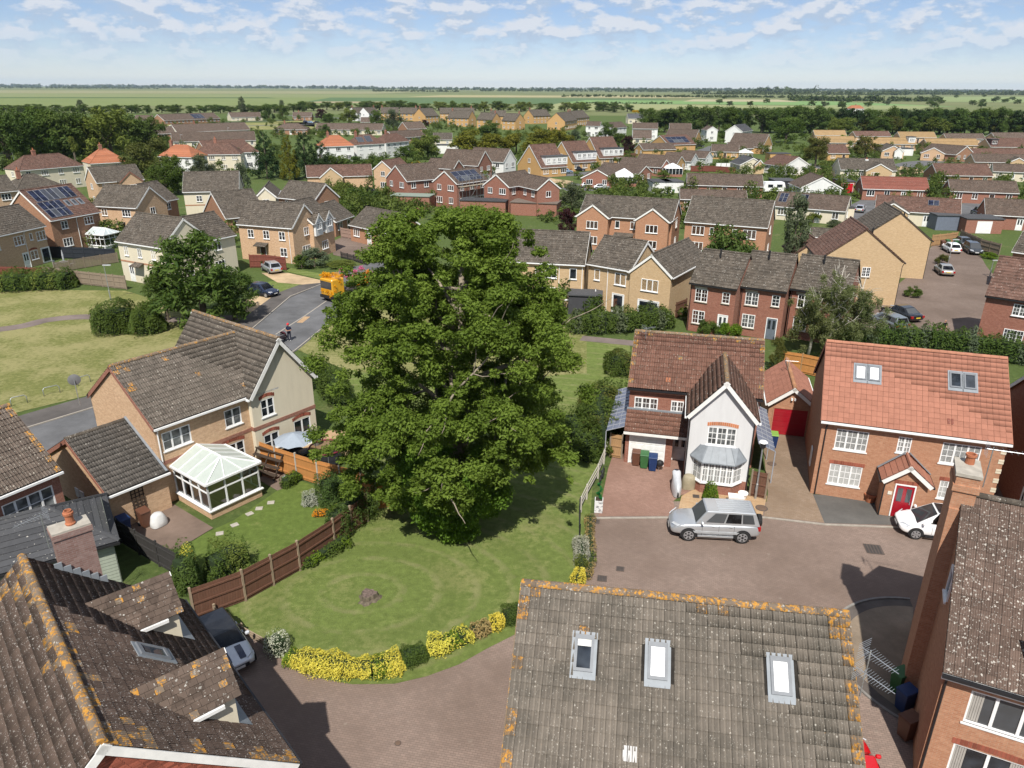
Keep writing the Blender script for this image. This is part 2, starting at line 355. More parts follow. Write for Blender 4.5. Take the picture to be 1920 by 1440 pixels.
def blocks(name, c1, c2, mort, rot=.2, wear=.5, bwid=.2):
 a = N(name); p = a.n('ShaderNodeMapping', {'Vector': a.pos(), 'Rotation': (0, 0, rot)}).outputs[0]
 b = a.n('ShaderNodeTexBrick', {'Vector': p, 'Color1': c1, 'Color2': c2, 'Mortar': mort, 'Scale': 1.0, 'Mortar Size': .006, 'Mortar Smooth': .3, 'Bias': 0., 'Brick Width': bwid, 'Row Height': .1})
 n1 = a.noise(a.pos(), .16, 6, .62); n2 = a.noise(a.pos(), 2.2, 5, .65); n3 = a.noise(a.pos(), .9, 4, .6)
 c = a.mix(a.rng(n1, .36, .62, 0, wear * 1.3), b.outputs[0], (c1[0] * .60, c1[1] * .57, c1[2] * .54))
 c = a.mix(a.rng(n2, .42, .75, 0, .42), c, tuple(x * .55 for x in c2))
 c = a.mix(a.rng(n3, .66, .74, 0, .38), c, (.36, .31, .25))
 return a.bsdf(c, .93, .15, bump=a.math('MULTIPLY', b.outputs['Fac'], -1.0), bs=.6, bd=.01)
PAVE = blocks('block_paving', (.222, .168, .140), (.27, .200, .165), (.125, .098, .082))
PAVE_PINK = blocks('pink_block_paving', (.275, .165, .128), (.33, .205, .160), (.15, .10, .08), .28)
PAVE_TAN = blocks('tan_block_paving', (.27, .195, .135), (.33, .25, .185), (.16, .12, .085), .3)
PAVE_STONE = blocks('sandstone_paving', (.42, .27, .15), (.47, .33, .20), (.25, .17, .1), .25, .2, .45)
PAVE_BROWN = blocks('brown_block_paving', (.185, .142, .118), (.23, .175, .145), (.12, .09, .075), 1.2)
def asphalt(name, c, k=.25):
 a = N(name); p = a.pos(); c2 = a.mix(a.rng(a.noise(p, .35, 6, .65), .35, .68), tuple(x * (1 - k) for x in c), tuple(x * (1 + k) for x in c)); c2 = a.mix(a.rng(a.noise(p, 40, 2), .4, .8, 0, .4), c2, tuple(x * .6 for x in c))
 return a.bsdf(c2, .92, .15, bump=a.noise(p, 60, 2), bs=.4, bd=.006)
ROAD = asphalt('road_asphalt', (.125, .125, .128)); FOOT = asphalt('footway_asphalt', (.105, .095, .088)); TARMAC = asphalt('dark_tarmac', (.105, .10, .093)); PATHM = asphalt('path_asphalt', (.175, .14, .125))
GRAVEL = asphalt('tan_gravel', (.42, .31, .19), .3); KERB = plain('kerb_stone', (.30, .27, .23), .9, var=.2)
SOIL = asphalt('bare_soil', (.15, .11, .075), .4)
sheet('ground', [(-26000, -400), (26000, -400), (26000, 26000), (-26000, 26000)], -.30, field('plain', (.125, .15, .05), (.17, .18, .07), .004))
sheet('ground', [(-330, -25), (330, -25), (560, 700), (-560, 700)], -.02, GR_BASE)
# far fields, bands across the fen
FIELDS = [
 ((-300, 200), (900, 196), (760, 183), (-300, 181), (.15, .19, .055), (.18, .21, .07)), ((-300, 181), (760, 183), (1000, 177.5), (-300, 174), (.20, .22, .085), (.17, .20, .07)),
 ((-300, 174), (700, 176), (800, 171.5), (-300, 168), (.25, .24, .11), (.21, .22, .09)), ((-300, 183.6), (520, 184), (500, 182.2), (-300, 181.9), (.075, .12, .04), (.09, .13, .04)),
 ((560, 193), (1300, 196), (1240, 185), (620, 182.5), (.085, .14, .05), (.10, .15, .055)), ((760, 181.5), (1330, 183.5), (1240, 179.5), (830, 178.5), (.36, .31, .15), (.30, .28, .12)),
 ((1050, 192.5), (1800, 200), (1560, 190), (1100, 187.5), (.15, .25, .07), (.17, .27, .09)), ((980, 206), (1300, 206), (1560, 199), (1050, 193), (.24, .26, .10), (.26, .27, .11)),
 ((1280, 190), (1500, 191), (1460, 186.5), (1300, 186), (.37, .33, .17), (.33, .30, .15)), ((1720, 190), (2300, 196), (2200, 181), (1760, 181), (.19, .24, .08), (.22, .26, .10)),
 ((1500, 204), (1720, 206), (1750, 198), (1560, 197), (.24, .26, .10), (.21, .24, .09)), ((560, 192.5), (700, 193), (740, 190.5), (600, 190), (.33, .27, .14), (.29, .25, .12))]
for i, q in enumerate(FIELDS):
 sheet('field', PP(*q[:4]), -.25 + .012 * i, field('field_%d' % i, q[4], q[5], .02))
# near ground
EDGE = [(432, 1166), (470, 1192), (505, 1205), (540, 1250), (600, 1272), (660, 1283), (740, 1282), (800, 1268), (860, 1246), (915, 1215), (985, 1180), (1010, 1150), (1060, 1120), (1098, 1092), (1106, 1060), (1104, 1000), (1102, 964), (1116, 962)]
lawn = PP((432, 1166), (370, 1150), (600, 1000), (740, 930), (700, 830), (640, 690), (555, 655), (640, 580), (1100, 630), (1180, 640), (1190, 760), (1150, 800), (1112, 900), (1104, 1000), (1106, 1060), (1098, 1092), (1060, 1120), (1010, 1150), (985, 1180), (915, 1215), (860, 1246), (800, 1268), (740, 1282), (660, 1283), (600, 1272), (540, 1250), (505, 1205), (470, 1192))
sheet('lawn', lawn, .004, GR_LAWN)
pave = PP(*EDGE) + PP((1170, 940), (1420, 940), (1700, 960), (2100, 1000)) + [np.array([32, 10.]), np.array([30, 2.]), np.array([-22, 2.]), np.array([-22, 20.])]
sheet('paving', pave, 0., PAVE)
sheet('driveway', PP((1122, 968), (1270, 967), (1262, 940), (1278, 928), (1300, 925), (1295, 860), (1150, 850), (1140, 880)), .008, PAVE_PINK)
sheet('driveway', PP((1432, 968), (1440, 925), (1432, 850), (1436, 800), (1530, 806), (1524, 925), (1546, 980)), .008, PAVE_TAN)
sheet('driveway', PP((1524, 927), (1690, 938), (1690, 985), (1546, 981)), .012, TARMAC)
sheet('stone_path', PP((1270, 962), (1430, 966), (1438, 930), (1420, 920), (1300, 918), (1278, 930)), .012, PAVE_STONE)
sheet('stone_path', PP((1640, 925), (1900, 970), (1900, 945), (1640, 912)), .010, PAVE_PINK)
g = G(); q = PP((1118, 972), (1270, 971), (1435, 971), (1546, 984), (1700, 990), (1900, 1010))
for i in range(len(q) - 1): g.bar((*q[i], .02), (*q[i + 1], .02), .14, .06)
tag(g.build('kerb', KERB), kind='structure')
sheet('side_yard', PP((1800, 1010), (1830, 860), (1900, 760), (2060, 740), (2150, 1010)), .006, PAVE_BROWN)
# round kerb in front of the right-hand house
cx, cy = P(1760, 1245); q = []
for k in range(40):
 t = math.radians(78 + 150 * k / 39); q.append((cx + 5.0 * math.cos(t) * .86, cy + 4.4 * math.sin(t)))
g = G()
for i in range(len(q) - 1): g.bar((*q[i], .03), (*q[i + 1], .03), .11, .09)
tag(g.build('kerb', plain('grey_kerb', (.20, .19, .175), .9, var=.2)), kind='structure')
q2 = [(cx + (x - cx) * .87, cy + (y - cy) * .87) for x, y in q]
sheet('border_strip', q + q2[::-1], .012, asphalt('dark_setts', (.11, .095, .085), .3)); sheet('gravel_bed', q2, .016, asphalt('brown_gravel', (.22, .175, .13), .35))
# left: road, footway, open green, path
sheet('open_green', PP((-300, 640), (-300, 540), (235, 545), (420, 600), (470, 600), (330, 700), (150, 745), (45, 770), (-60, 800), (-300, 860)), .004, GR_OPEN)
sheet('path', [p for p in strip(smooth(PP((-200, 640), (20, 615), (90, 600), (170, 594), (300, 600), (460, 595))), 1.9)], .012, PATHM)
sheet('road', PP((-200, 900), (-60, 838), (60, 800), (165, 768), (330, 705), (430, 640), (540, 552), (640, 505), (726, 487), (760, 500), (650, 580), (560, 655), (460, 720), (200, 845), (80, 860), (-200, 960)), .010, ROAD)
sheet('footway', PP((-200, 862), (45, 778), (160, 745), (320, 690), (425, 620), (520, 550), (560, 535), (610, 530), (540, 560), (440, 645), (330, 712), (165, 768), (60, 799), (-200, 905)), .05, FOOT, th=.05)
g = G(); q = PP((-60, 838), (60, 800), (165, 768), (330, 712), (440, 645), (545, 556), (612, 530))
for i in range(len(q) - 1): g.bar((*q[i], .04), (*q[i + 1], .04), .13, .1)
q = PP((455, 722), (553, 658), (602, 618), (650, 585), (760, 500))
for i in range(len(q) - 1): g.bar((*q[i], .04), (*q[i + 1], .04), .13, .1)
tag(g.build('kerb', KERB), kind='structure')
sheet('road_patch', PP((556, 605), (567, 605.5), (582, 594), (571, 593.5)), .016, PAVE_STONE)
g = G(); q = PP((517, 627), (572, 592), (640, 545))
for i in range(2): g.bar((*q[i], .014), (*q[i + 1], .014), .16, .008)
tag(g.build('road_joint', KERB), kind='structure')
sheet('driveway', PP((490, 512), (540, 512), (612, 528), (592, 536), (520, 530)), .03, GRAVEL); sheet('driveway', PP((470, 590), (530, 560), (535, 555), (490, 552), (440, 570)), .03, GRAVEL)
sheet('verge', PP((498, 552), (535, 552), (583, 535), (530, 525), (490, 530)), .02, GR_LAWN); sheet('verge', PP((530, 500), (612, 515), (612, 526), (540, 510)), .02, GR_LAWN)
sheet('road', PP((640, 445), (700, 452), (722, 470), (726, 488), (690, 492), (625, 478), (620, 455)), .012, PAVE_BROWN)
# garden of the long house
sheet('garden_lawn', PP((330, 1035), (385, 1000), (440, 975), (520, 920), (560, 900), (640, 930), (700, 945), (610, 1000), (450, 1080), (370, 1120), (330, 1090)), .010, GR_GARDEN)
sheet('patio', PP((215, 975), (300, 930), (400, 990), (300, 1050), (225, 1010)), .014, asphalt('brown_patio', (.165, .12, .095), .3)); sheet('patio', PP((485, 900), (520, 920), (560, 905), (500, 870)), .014, asphalt('brown_patio_edge', (.17, .125, .1), .3))
sheet('terrace', PP((560, 870), (620, 880), (660, 850), (680, 800), (600, 810), (540, 840)), .016, PAVE_STONE)
# paving court on the right
sheet('paving', PP((1560, 650), (1860, 660), (1900, 560), (1850, 500), (1835, 474), (1790, 452), (1750, 458), (1700, 520), (1650, 560), (1590, 590)), .012, PAVE_BROWN)
sheet('path', strip(smooth(PP((1090, 634), (1150, 640), (1200, 645))), 1.6), .012, PATHM)
sheet('verge', PP((640, 690), (555, 655), (602, 620), (700, 560), (860, 560), (1100, 625), (1100, 700), (800, 720)), .008, GR_OPEN)
# estate roads beyond
ROADS = [([(1090, 358), (1060, 345), (1010, 336), (1020, 330), (1090, 326), (1180, 318)], 7), ([(1560, 420), (1610, 400), (1660, 372)], 8), ([(1810, 415), (1830, 392), (1860, 370)], 7), ([(1690, 315), (1720, 306), (1760, 303), (1850, 300)], 9),
   ([(1290, 292), (1330, 280), (1345, 274)], 7), ([(540, 216), (640, 222), (700, 230)], 8), ([(370, 239), (600, 232)], 6), ([(300, 232), (580, 225)], 5), ([(1480, 318), (1560, 312), (1600, 305)], 8)]
for i, (pl, wd) in enumerate(ROADS): sheet('road', strip(smooth(PP(*pl), 4), wd), .012 + .002 * i, ROAD)
for q in ([(370, 243), (590, 243), (590, 229), (380, 231)], [(280, 238), (400, 240), (400, 229), (300, 231)], [(500, 228), (610, 240), (590, 226)]): sheet('verge', PP(*q), .006, GR_OPEN)
for q in ([(1665, 395), (1800, 408), (1790, 420), (1650, 410)], [(1680, 330), (1750, 322), (1690, 312), (1660, 322)], [(1120, 345), (1170, 348), (1180, 338), (1140, 334)], [(1855, 425), (1925, 430), (1925, 415), (1860, 410)], [(1490, 330), (1580, 332), (1590, 318), (1500, 315)], [(1000, 345), (1060, 352), (1075, 340), (1030, 334)]): sheet('forecourt', PP(*q), .03, GRAVEL)
# ---------------------------------------------------------------- windows, doors, roofs
WCACHE = {}
def window_mesh(w, h, nl, style, fm):
 k = ('w', round(w, 2), round(h, 2), nl, style, fm.name)
 if k in WCACHE: return WCACHE[k]
 g = G(); e = 0.065; d0, d1 = -0.03, 0.05
 g.box(-w/2, w/2, d0, d1, 0, e); g.box(-w/2, w/2, d0, d1, h - e, h)
 g.box(-w/2, -w/2 + e, d0, d1, e, h - e); g.box(w/2 - e, w/2, d0, d1, e, h - e)
 for i in range(1, nl):
  x = -w/2 + w * i / nl; g.box(x - 0.05, x + 0.05, d0 + .004, d1, e, h - e)
 lw = w / nl
 if style in ('geo', 'cross'):
  for i in range(nl):
   a = -w/2 + lw * i + 0.04; b = a + lw - 0.08
   n = 1 if style == 'cross' else 2
   for j in range(1, n + 1):
    z = e + (h - 2*e) * j / (n + 1); g.box(a, b, 0.0, 0.03, z - 0.017, z + 0.017)
   if style == 'geo': g.box((a + b)/2 - 0.015, (a + b)/2 + 0.015, 0.0, 0.028, e, h - e)
 elif style == 'top':
  for i in range(nl):
   if i % 2 == 0 or nl == 1:
    a = -w/2 + lw * i + 0.04; b = a + lw - 0.08
    g.box(a, b, d0 + .006, 0.04, h * 0.70 - 0.03, h * 0.70 + 0.03)
 p = G(); p.poly([(-w/2 + .03, 0.02, .03), (w/2 - .03, 0.02, .03), (w/2 - .03, 0.02, h - .03), (-w/2 + .03, 0.02, h - .03)])
 s = G(); s.box(-w/2 - 0.06, w/2 + 0.06, -0.10, -0.031, -0.07, 0.0)
 r = (g.mesh('window', fm), p, s); WCACHE[k] = r; return r
PANE = {}
FACE = {'f': 0, 'r': math.pi/2, 'b': math.pi, 'l': -math.pi/2}
class Block:
 """one rectangular volume of a house, in the house's own axes"""
 def __init__(s, par, ox, oy, w, d, ze, zr=None, axis='x', base=0.0):
  s.par, s.ox, s.oy, s.w, s.d, s.ze, s.zr, s.axis, s.base = par, ox, oy, w, d, ze, zr, axis, base
 def at(s, face, u, z, out=0.0):
  if face == 'f': return (s.ox + u, s.oy - out, z)
  if face == 'b': return (s.ox + s.w - u, s.oy + s.d + out, z)
  if face == 'r': return (s.ox + s.w + out, s.oy + u, z)
  return (s.ox - out, s.oy + s.d - u, z)
 def flen(s, face): return s.w if face in 'fb' else s.d
 def window(s, face, u, z, w, h, nl=2, style='plain', pane=None, fm=None, sill=True, lintel=None, out=0.02, lean=0):
  fm = fm or WHITE; me, p, sl = window_mesh(w, h, nl, style, fm)
  o = inst('window', me, s.par, s.at(face, u, z, out), (0, 0, FACE[face]))
  pane = pane or (GLASS if random.random() < 0.72 else GLASSB)
  k = ('p', round(w, 2), round(h, 2), pane.name)
  if k not in PANE: PANE[k] = p.mesh('pane', pane)
  inst('pane', PANE[k], o)
  if sill:
   k = ('s', round(w, 2), sill if isinstance(sill, str) else 'w')
   if k not in PANE: PANE[k] = sl.mesh('sill', STONE if sill == 'stone' else fm)
   inst('sill', PANE[k], o)
  if lintel is not None: s.arch(face, u, z + h, w, lintel, out)
  return o
 def arch(s, face, u, z, w, mat, out=0.02, hgt=0.24, rise=0.14):
  k = ('a', round(w, 2), mat.name, rise)
  if k not in PANE:
   g = G(); n = max(8, int(w / 0.11)); W = w/2 + 0.08
   for i in range(n):
    x0 = -W + 2*W*i/n + 0.006; x1 = -W + 2*W*(i + 1)/n - 0.006; xm = (x0 + x1)/2
    zz = rise * (1 - (xm / W)**2)
    g.box(x0, x1, -0.012, 0.06, zz + 0.01, zz + hgt)
   PANE[k] = g.mesh('brick_arch', mat)
  return inst('brick_arch', PANE[k], s.par, s.at(face, u, z, 0.0), (0, 0, FACE[face]))
 def door(s, face, u, z, w, h, mat, glazed=None, frame=None, name='door', fm=None):
  g = G(); e = 0.07
  g.box(-w/2 - e, -w/2, -0.035, 0.05, 0, h + e); g.box(w/2, w/2 + e, -0.035, 0.05, 0, h + e); g.box(-w/2, w/2, -0.035, 0.05, h, h + e)
  o = inst('door_frame', g.mesh('door_frame', fm or WHITE), s.par, s.at(face, u, z, 0.02), (0, 0, FACE[face]))
  g = G(); g.box(-w/2, w/2, -0.005, 0.04, 0.01, h)
  pan = []
  if name == 'door':
   for zx in ((0.12, 0.42), (0.5, 0.92)):
    for sx in (-1, 1):
     a, b = sorted((sx * w * 0.08, sx * w * 0.40)); pan.append((a, b, h * zx[0], h * zx[1]))
   for a, b, c, d in pan: g.box(a, b, -0.018, -0.0051, c, d)
  elif name == 'garage_door':
   for i in range(1, 5): g.box(-w/2 + .04, w/2 - .04, -0.02, -0.0051, h * i / 5 - 0.17, h * i / 5 + 0.17)
  dd = g.build(name, mat, s.par, loc=s.at(face, u, z, 0.02), rot=(0, 0, FACE[face]))
  if glazed:
   q = G()
   for a, b, c, d in (pan[2:] if glazed == 'top' else [(-w/2 + .12, w/2 - .12, .2, h - .12)]):
    q.poly([(a + .02, -0.022, c), (b - .02, -0.022, c), (b - .02, -0.022, d), (a + .02, -0.022, d)])
   q.build('pane', GLASS, dd)
  if name == 'door':
   q = G(); q.box(w * 0.36, w * 0.40, -0.06, -0.02, h * 0.44, h * 0.52); q.build('handle', STEEL, dd)
  return dd
 def walls(s, mat, faces='fblr', holes=None, gable_mat=None, eo=0.25, name='wall', zw=None):
  """four walls with gables, openings left free where holes says"""
  g = G(); holes = holes or {}
  rise = 0 if s.zr is None else (s.zr - s.ze) * eo / ((s.d if s.axis == 'x' else s.w) / 2 + eo)
  zt = (s.ze + rise - 0.10) if zw is None else zw
  for f in faces:
   Lf = s.flen(f); hs = [(u - a/2, u + a/2, z, z + b) for (u, z, a, b) in holes.get(f, [])]
   xs = sorted({0, Lf, *[h[0] for h in hs], *[h[1] for h in hs]}); zs = sorted({s.base, zt, *[h[2] for h in hs], *[h[3] for h in hs]})
   for i in range(len(xs) - 1):
    for j in range(len(zs) - 1):
     xm, zm = (xs[i] + xs[i + 1])/2, (zs[j] + zs[j + 1])/2
     if any(h[0] < xm < h[1] and h[2] < zm < h[3] for h in hs): continue
     g.poly([s.at(f, xs[i], zs[j]), s.at(f, xs[i + 1], zs[j]), s.at(f, xs[i + 1], zs[j + 1]), s.at(f, xs[i], zs[j + 1])])
   for a, b, c, d in hs:      # reveals
    for (p, q) in (((a, c), (a, d)), ((b, d), (b, c)), ((b, c), (a, c)), ((a, d), (b, d))):
     g.poly([s.at(f, *p), s.at(f, *q), s.at(f, *q, -0.12), s.at(f, *p, -0.12)])
   if s.zr is not None and ((s.axis == 'x' and f in 'lr') or (s.axis == 'y' and f in 'fb')):
    g.poly([s.at(f, 0, zt), s.at(f, Lf, zt), s.at(f, Lf/2, s.zr - 0.10)])
  return g.build(name, mat, s.par)
 def roof(s, mat, level=1, eo=0.25, vo=0.12, vfront=None, vback=None, trim=WHITEP, gutter=BLACK, sides='fb', ridge_mat=None, hip=False, under=None, ridge=True, skip=None, verge=None):
  """pitched roof; level 0 plain slab, 1 stepped courses, 2 tiles one by one"""
  vf = vo if vfront is None else vfront; vb = vo if vback is None else vback
  sl = []; ax = s.axis
  half = (s.d if ax == 'x' else s.w) / 2 + eo; rise = s.zr - s.ze; Ls = math.hypot(half, rise)
  cu, su = half / Ls, rise / Ls; xm = np.array
  if ax == 'x':
   W = s.w + vf + vb; x0 = s.ox - vf
   sl.append(('f', xm([x0, s.oy - eo, s.ze]), xm([1, 0, 0.]), xm([0, cu, su]), xm([0, -su, cu])))
   sl.append(('b', xm([x0 + W, s.oy + s.d + eo, s.ze]), xm([-1, 0, 0.]), xm([0, -cu, su]), xm([0, su, cu])))
   rp = [(x0, s.oy + s.d/2, s.zr), (x0 + W, s.oy + s.d/2, s.zr)]
  else:
   W = s.d + vf + vb; y0 = s.oy - vf
   sl.append(('r', xm([s.ox + s.w + eo, y0, s.ze]), xm([0, 1, 0.]), xm([-cu, 0, su]), xm([su, 0, cu])))
   sl.append(('l', xm([s.ox - eo, y0 + W, s.ze]), xm([0, -1, 0.]), xm([cu, 0, su]), xm([-su, 0, cu])))
   rp = [(s.ox + s.w/2, y0, s.zr), (s.ox + s.w/2, y0 + W, s.zr)]
  g = G()
  hp = half if hip else 0
  for f, O, u, v, n in sl:
   th = 0.09
   if hip:
    def q(a, b, c): return O + u * a + v * b + n * c
    g.poly([q(0, 0, 0), q(W, 0, 0), q(W - hp, Ls, 0), q(hp, Ls, 0)])
    g.poly([q(0, 0, -th), q(hp, Ls, -th), q(W - hp, Ls, -th), q(W, 0, -th)])
    g.poly([q(0, 0, -th), q(W, 0, -th), q(W, 0, 0), q(0, 0, 0)])
   else: g.obox(O, u, v, n, 0, W, 0, Ls, -th, -0.012)
  if hip:
   for sgn in (0, 1):
    O = xm(rp[sgn]);
    if ax == 'x':
     xe = rp[sgn][0]; xr = xe + (hp if sgn == 0 else -hp); a, b = (s.oy + s.d + eo, s.oy - eo) if sgn == 0 else (s.oy - eo, s.oy + s.d + eo)
     g.poly([(xe, a, s.ze), (xe, b, s.ze), (xr, s.oy + s.d/2, s.zr)])
    else:
     ye = rp[sgn][1]; yr = ye + (hp if sgn == 0 else -hp); a, b = (s.ox - eo, s.ox + s.w + eo) if sgn == 0 else (s.ox + s.w + eo, s.ox - eo)
     g.poly([(a, ye, s.ze), (b, ye, s.ze), (s.ox + s.w/2, yr, s.zr)])
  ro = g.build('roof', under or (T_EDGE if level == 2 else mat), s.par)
  if level >= 1:
   gg = G()
   for f, O, u, v, n in sl:
    if level == 2 and f in sides:
     tiles(ro, O, u, v, n, W, Ls, mat, skip=(skip or {}).get(f), verge=verge)
    else:
     courses(gg, O, u, v, n, W, Ls, hp)
   if hip:
    for sgn in (0, 1):
     if ax == 'x':
      xe = rp[sgn][0]
      if sgn == 0: courses(gg, xm([xe, s.oy + s.d + eo, s.ze]), xm([0, -1, 0.]), xm([cu, 0, su]), xm([-su, 0, cu]), 2*half, Ls, half)
      else: courses(gg, xm([xe, s.oy - eo, s.ze]), xm([0, 1, 0.]), xm([-cu, 0, su]), xm([su, 0, cu]), 2*half, Ls, half)
   if gg.v: tag(gg.build('tile_courses', mat, ro), kind='stuff')
  if ridge:
   rm = ridge_mat or mat
   a, b = Vector(rp[0]), Vector(rp[1])
   if hip:
    d = (b - a).normalized() * hp; a2, b2 = a + d, b - d
    gg = G(); gg.tube([a2, b2], 0.11, 6)
    for e, c in ((a, a2), (b, b2)):
     for sg in (-1, 1):
      off = Vector((0, sg * half, 0)) if ax == 'x' else Vector((sg * half, 0, 0))
      gg.tube([Vector((e.x, e.y, s.ze + 0.03)) + off, c], 0.10, 6)
    gg.build('ridge', rm, ro)
   elif level == 2: ridge_tiles(ro, a, b, rm)
   else:
    gg = G(); gg.tube([a + Vector((0, 0, 0.02)), b + Vector((0, 0, 0.02))], 0.11, 6); gg.build('ridge', rm, ro)
  if trim and not hip:
   for f, O, u, v, n in sl:
    for t in (0, W):
     sg = -1 if t == 0 else 1; gg = G()
     gg.obox(O + u * t, u, v, n, min(0, sg * .03), max(0, sg * .03), -0.02, Ls + 0.03, -0.24, -0.012)
     gg.build('bargeboard', trim, s.par)
  if gutter:
   for f, O, u, v, n in sl:
    gg = G(); gg.obox(O, u, xm([0, 0, 1.]), xm([n[0], n[1], 0]) / max(1e-6, math.hypot(n[0], n[1])), 0, W, -0.15, -0.04, -0.02, 0.10)
    gg.build('gutter', gutter, s.par)
  return ro, sl, W, Ls
 def downpipe(s, face, u, mat=BLACK, z0=0.0):
  g = G(); a = s.at(face, u, s.ze - 0.1, 0.22); b = s.at(face, u, s.ze - 0.5, 0.06); c = s.at(face, u, z0, 0.06)
  g.tube([a, b, c], 0.04, 6); return g.build('downpipe', mat, s.par)
TW, TG, TL = 0.30, 0.345, 0.40
def tile_proto(kind='roman'):
 n = {'roman': 13, 'pan': 17, 'flat': 5}[kind]
 xs = np.linspace(0, TW, n)
 if kind == 'roman': z = 0.042 * np.maximum(-.1, np.sin((xs / TW) * 4 * math.pi - 0.5)) + 0.004
 elif kind == 'pan': z = 0.013 * np.maximum(-.3, np.sin((xs / TW) * 8 * math.pi - 0.5)) + 0.004
 elif kind == 'flat': z = np.where((xs > 0.01) & (xs < TW - 0.01), 0.006, 0.0)
 V = [];
 for y, dz in ((0, 0.042 if kind == 'roman' else .024), (TL, 0.002)):
  for x, zz in zip(xs, z): V.append((x, y, zz + dz))
 for x, zz in zip(xs, z): V.append((x, 0.028, -0.012))
 F = [(i, i + 1, n + i + 1, n + i) for i in range(n - 1)] + [(2*n + i, 2*n + i + 1, i + 1, i) for i in range(n - 1)]
 V.append((TW, TL, -0.004)); V.append((0, TL, -0.004))
 return np.array(V), F
TPROTO = {k: tile_proto(k) for k in ('roman', 'flat', 'pan')}
TMESH = {}
TILE_BUDGET = {}
def tiles(ro, O, u, v, n, W, Lv, mat, kind=None, skip=None, verge=None):
 """lay tiles one by one: the 300 nearest as objects, the rest joined"""
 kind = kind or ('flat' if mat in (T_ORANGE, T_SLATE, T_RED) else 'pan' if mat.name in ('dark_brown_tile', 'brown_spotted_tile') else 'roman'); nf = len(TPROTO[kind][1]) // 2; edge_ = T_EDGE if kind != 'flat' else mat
 V, F = TPROTO[kind]; nc = max(1, round(W / TW)); nr = max(1, round((Lv - 0.02) / TG)); sx = W / (nc * TW); sy = Lv / (nr * TG + 0.05)
 M3 = np.array([u, v, n]).T
 rows, cols = np.meshgrid(np.arange(nr), np.arange(nc), indexing='ij'); rows = rows.ravel(); cols = cols.ravel()
 ctr = O + np.outer((cols + .5) * TW * sx, u) + np.outer((rows + .5) * TG * sy, v)
 if skip is not None:
  keep = np.array([not skip((c + .5) * TW * sx, (r + .5) * TG * sy) for r, c in zip(rows, cols)]); rows, cols, ctr = rows[keep], cols[keep], ctr[keep]
 par = ro.parent; a = par.rotation_euler[2]; wx = par.location[0] + ctr[:, 0] * math.cos(a) - ctr[:, 1] * math.sin(a); wy = par.location[1] + ctr[:, 0] * math.sin(a) + ctr[:, 1] * math.cos(a)
 dist = np.sqrt(wx**2 + wy**2 + (ctr[:, 2] - CAMH)**2)
 # those out of the frame do not count as nearest
 rel = np.stack([wx, wy, ctr[:, 2] - CAMH], 1); dep = rel @ _f; ix = FPX * (rel @ _R) / dep; iy = FPX * (rel @ _D) / dep
 dist = np.where((abs(ix) < 965) & (abs(iy) < 725) & (dep > 0), dist, dist + 500)
 used = TILE_BUDGET.get(par.name, 0); k = min(len(dist), 290 - used); TILE_BUDGET[par.name] = used + k
 order = np.argsort(dist); single, rest = order[:k], order[k:]
 def mats_for(r, c):
  if verge is None: return 0
  e = min(c, nc - 1 - c); t = nr - 1 - r
  return verge(r, c, nr, nc)
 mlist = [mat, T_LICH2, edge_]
 R3 = Matrix([list(u), list(v), list(n)]).transposed().to_4x4()
 for i in single:
  mi = mats_for(rows[i], cols[i]); key = (kind, mlist[mi].name, round(sx, 3), round(sy, 3))
  if key not in TMESH:
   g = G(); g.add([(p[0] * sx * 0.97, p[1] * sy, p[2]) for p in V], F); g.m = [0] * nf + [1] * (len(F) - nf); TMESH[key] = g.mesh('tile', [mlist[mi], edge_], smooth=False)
  o = bpy.data.objects.new('tile', TMESH[key]); C.objects.link(o); o.parent = ro
  p = O + u * (cols[i] * TW * sx) + v * (rows[i] * TG * sy) + n * random.uniform(0, 0.006)
  mm = R3.copy(); mm.translation = Vector(p); o.matrix_local = mm @ Matrix.Rotation(random.gauss(0, 0.006), 4, 'Z') @ Matrix.Rotation(random.gauss(0, 0.006), 4, 'X')
 if len(rest):
  nv = len(V); S = V * np.array([sx * 0.97, sy, 1]); base = O + np.outer(cols[rest] * TW * sx, u) + np.outer(rows[rest] * TG * sy, v) + np.outer(RNG.uniform(0, 0.006, len(rest)), n)
  W3 = S @ M3.T
  VV = (base[:, None, :] + W3[None] + RNG.normal(0, 0.0015, (len(rest), 1, 3))).reshape(-1, 3)
  FF = (np.array(F)[None] + (np.arange(len(rest)) * nv)[:, None, None]).reshape(-1, 4)
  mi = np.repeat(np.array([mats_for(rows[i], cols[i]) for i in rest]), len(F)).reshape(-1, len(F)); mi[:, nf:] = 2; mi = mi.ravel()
  tag(inst('roof_tiles', np_mesh('roof_tiles', VV, FF, mlist, mi=mi), ro), kind='stuff')
def courses(g, O, u, v, n, W, Lv, hp=0.0):
 nr = max(2, round(Lv / 0.34))
 for i in range(nr):
  a, b = Lv * i / nr, Lv * (i + 1) / nr + (0.02 if i < nr - 1 else 0)
  sa, sb_ = hp * a / Lv, hp * min(b, Lv) / Lv
  p = [O + u * sa + v * a + n * 0.045, O + u * (W - sa) + v * a + n * 0.045, O + u * (W - sb_) + v * b + n * 0.012, O + u * sb_ + v * b + n * 0.012]
  q = [O + u * sa + v * a - n * 0.01, O + u * (W - sa) + v * a - n * 0.01]
  g.add(p + q, [(0, 1, 2, 3), (4, 5, 1, 0)])
RT = {}
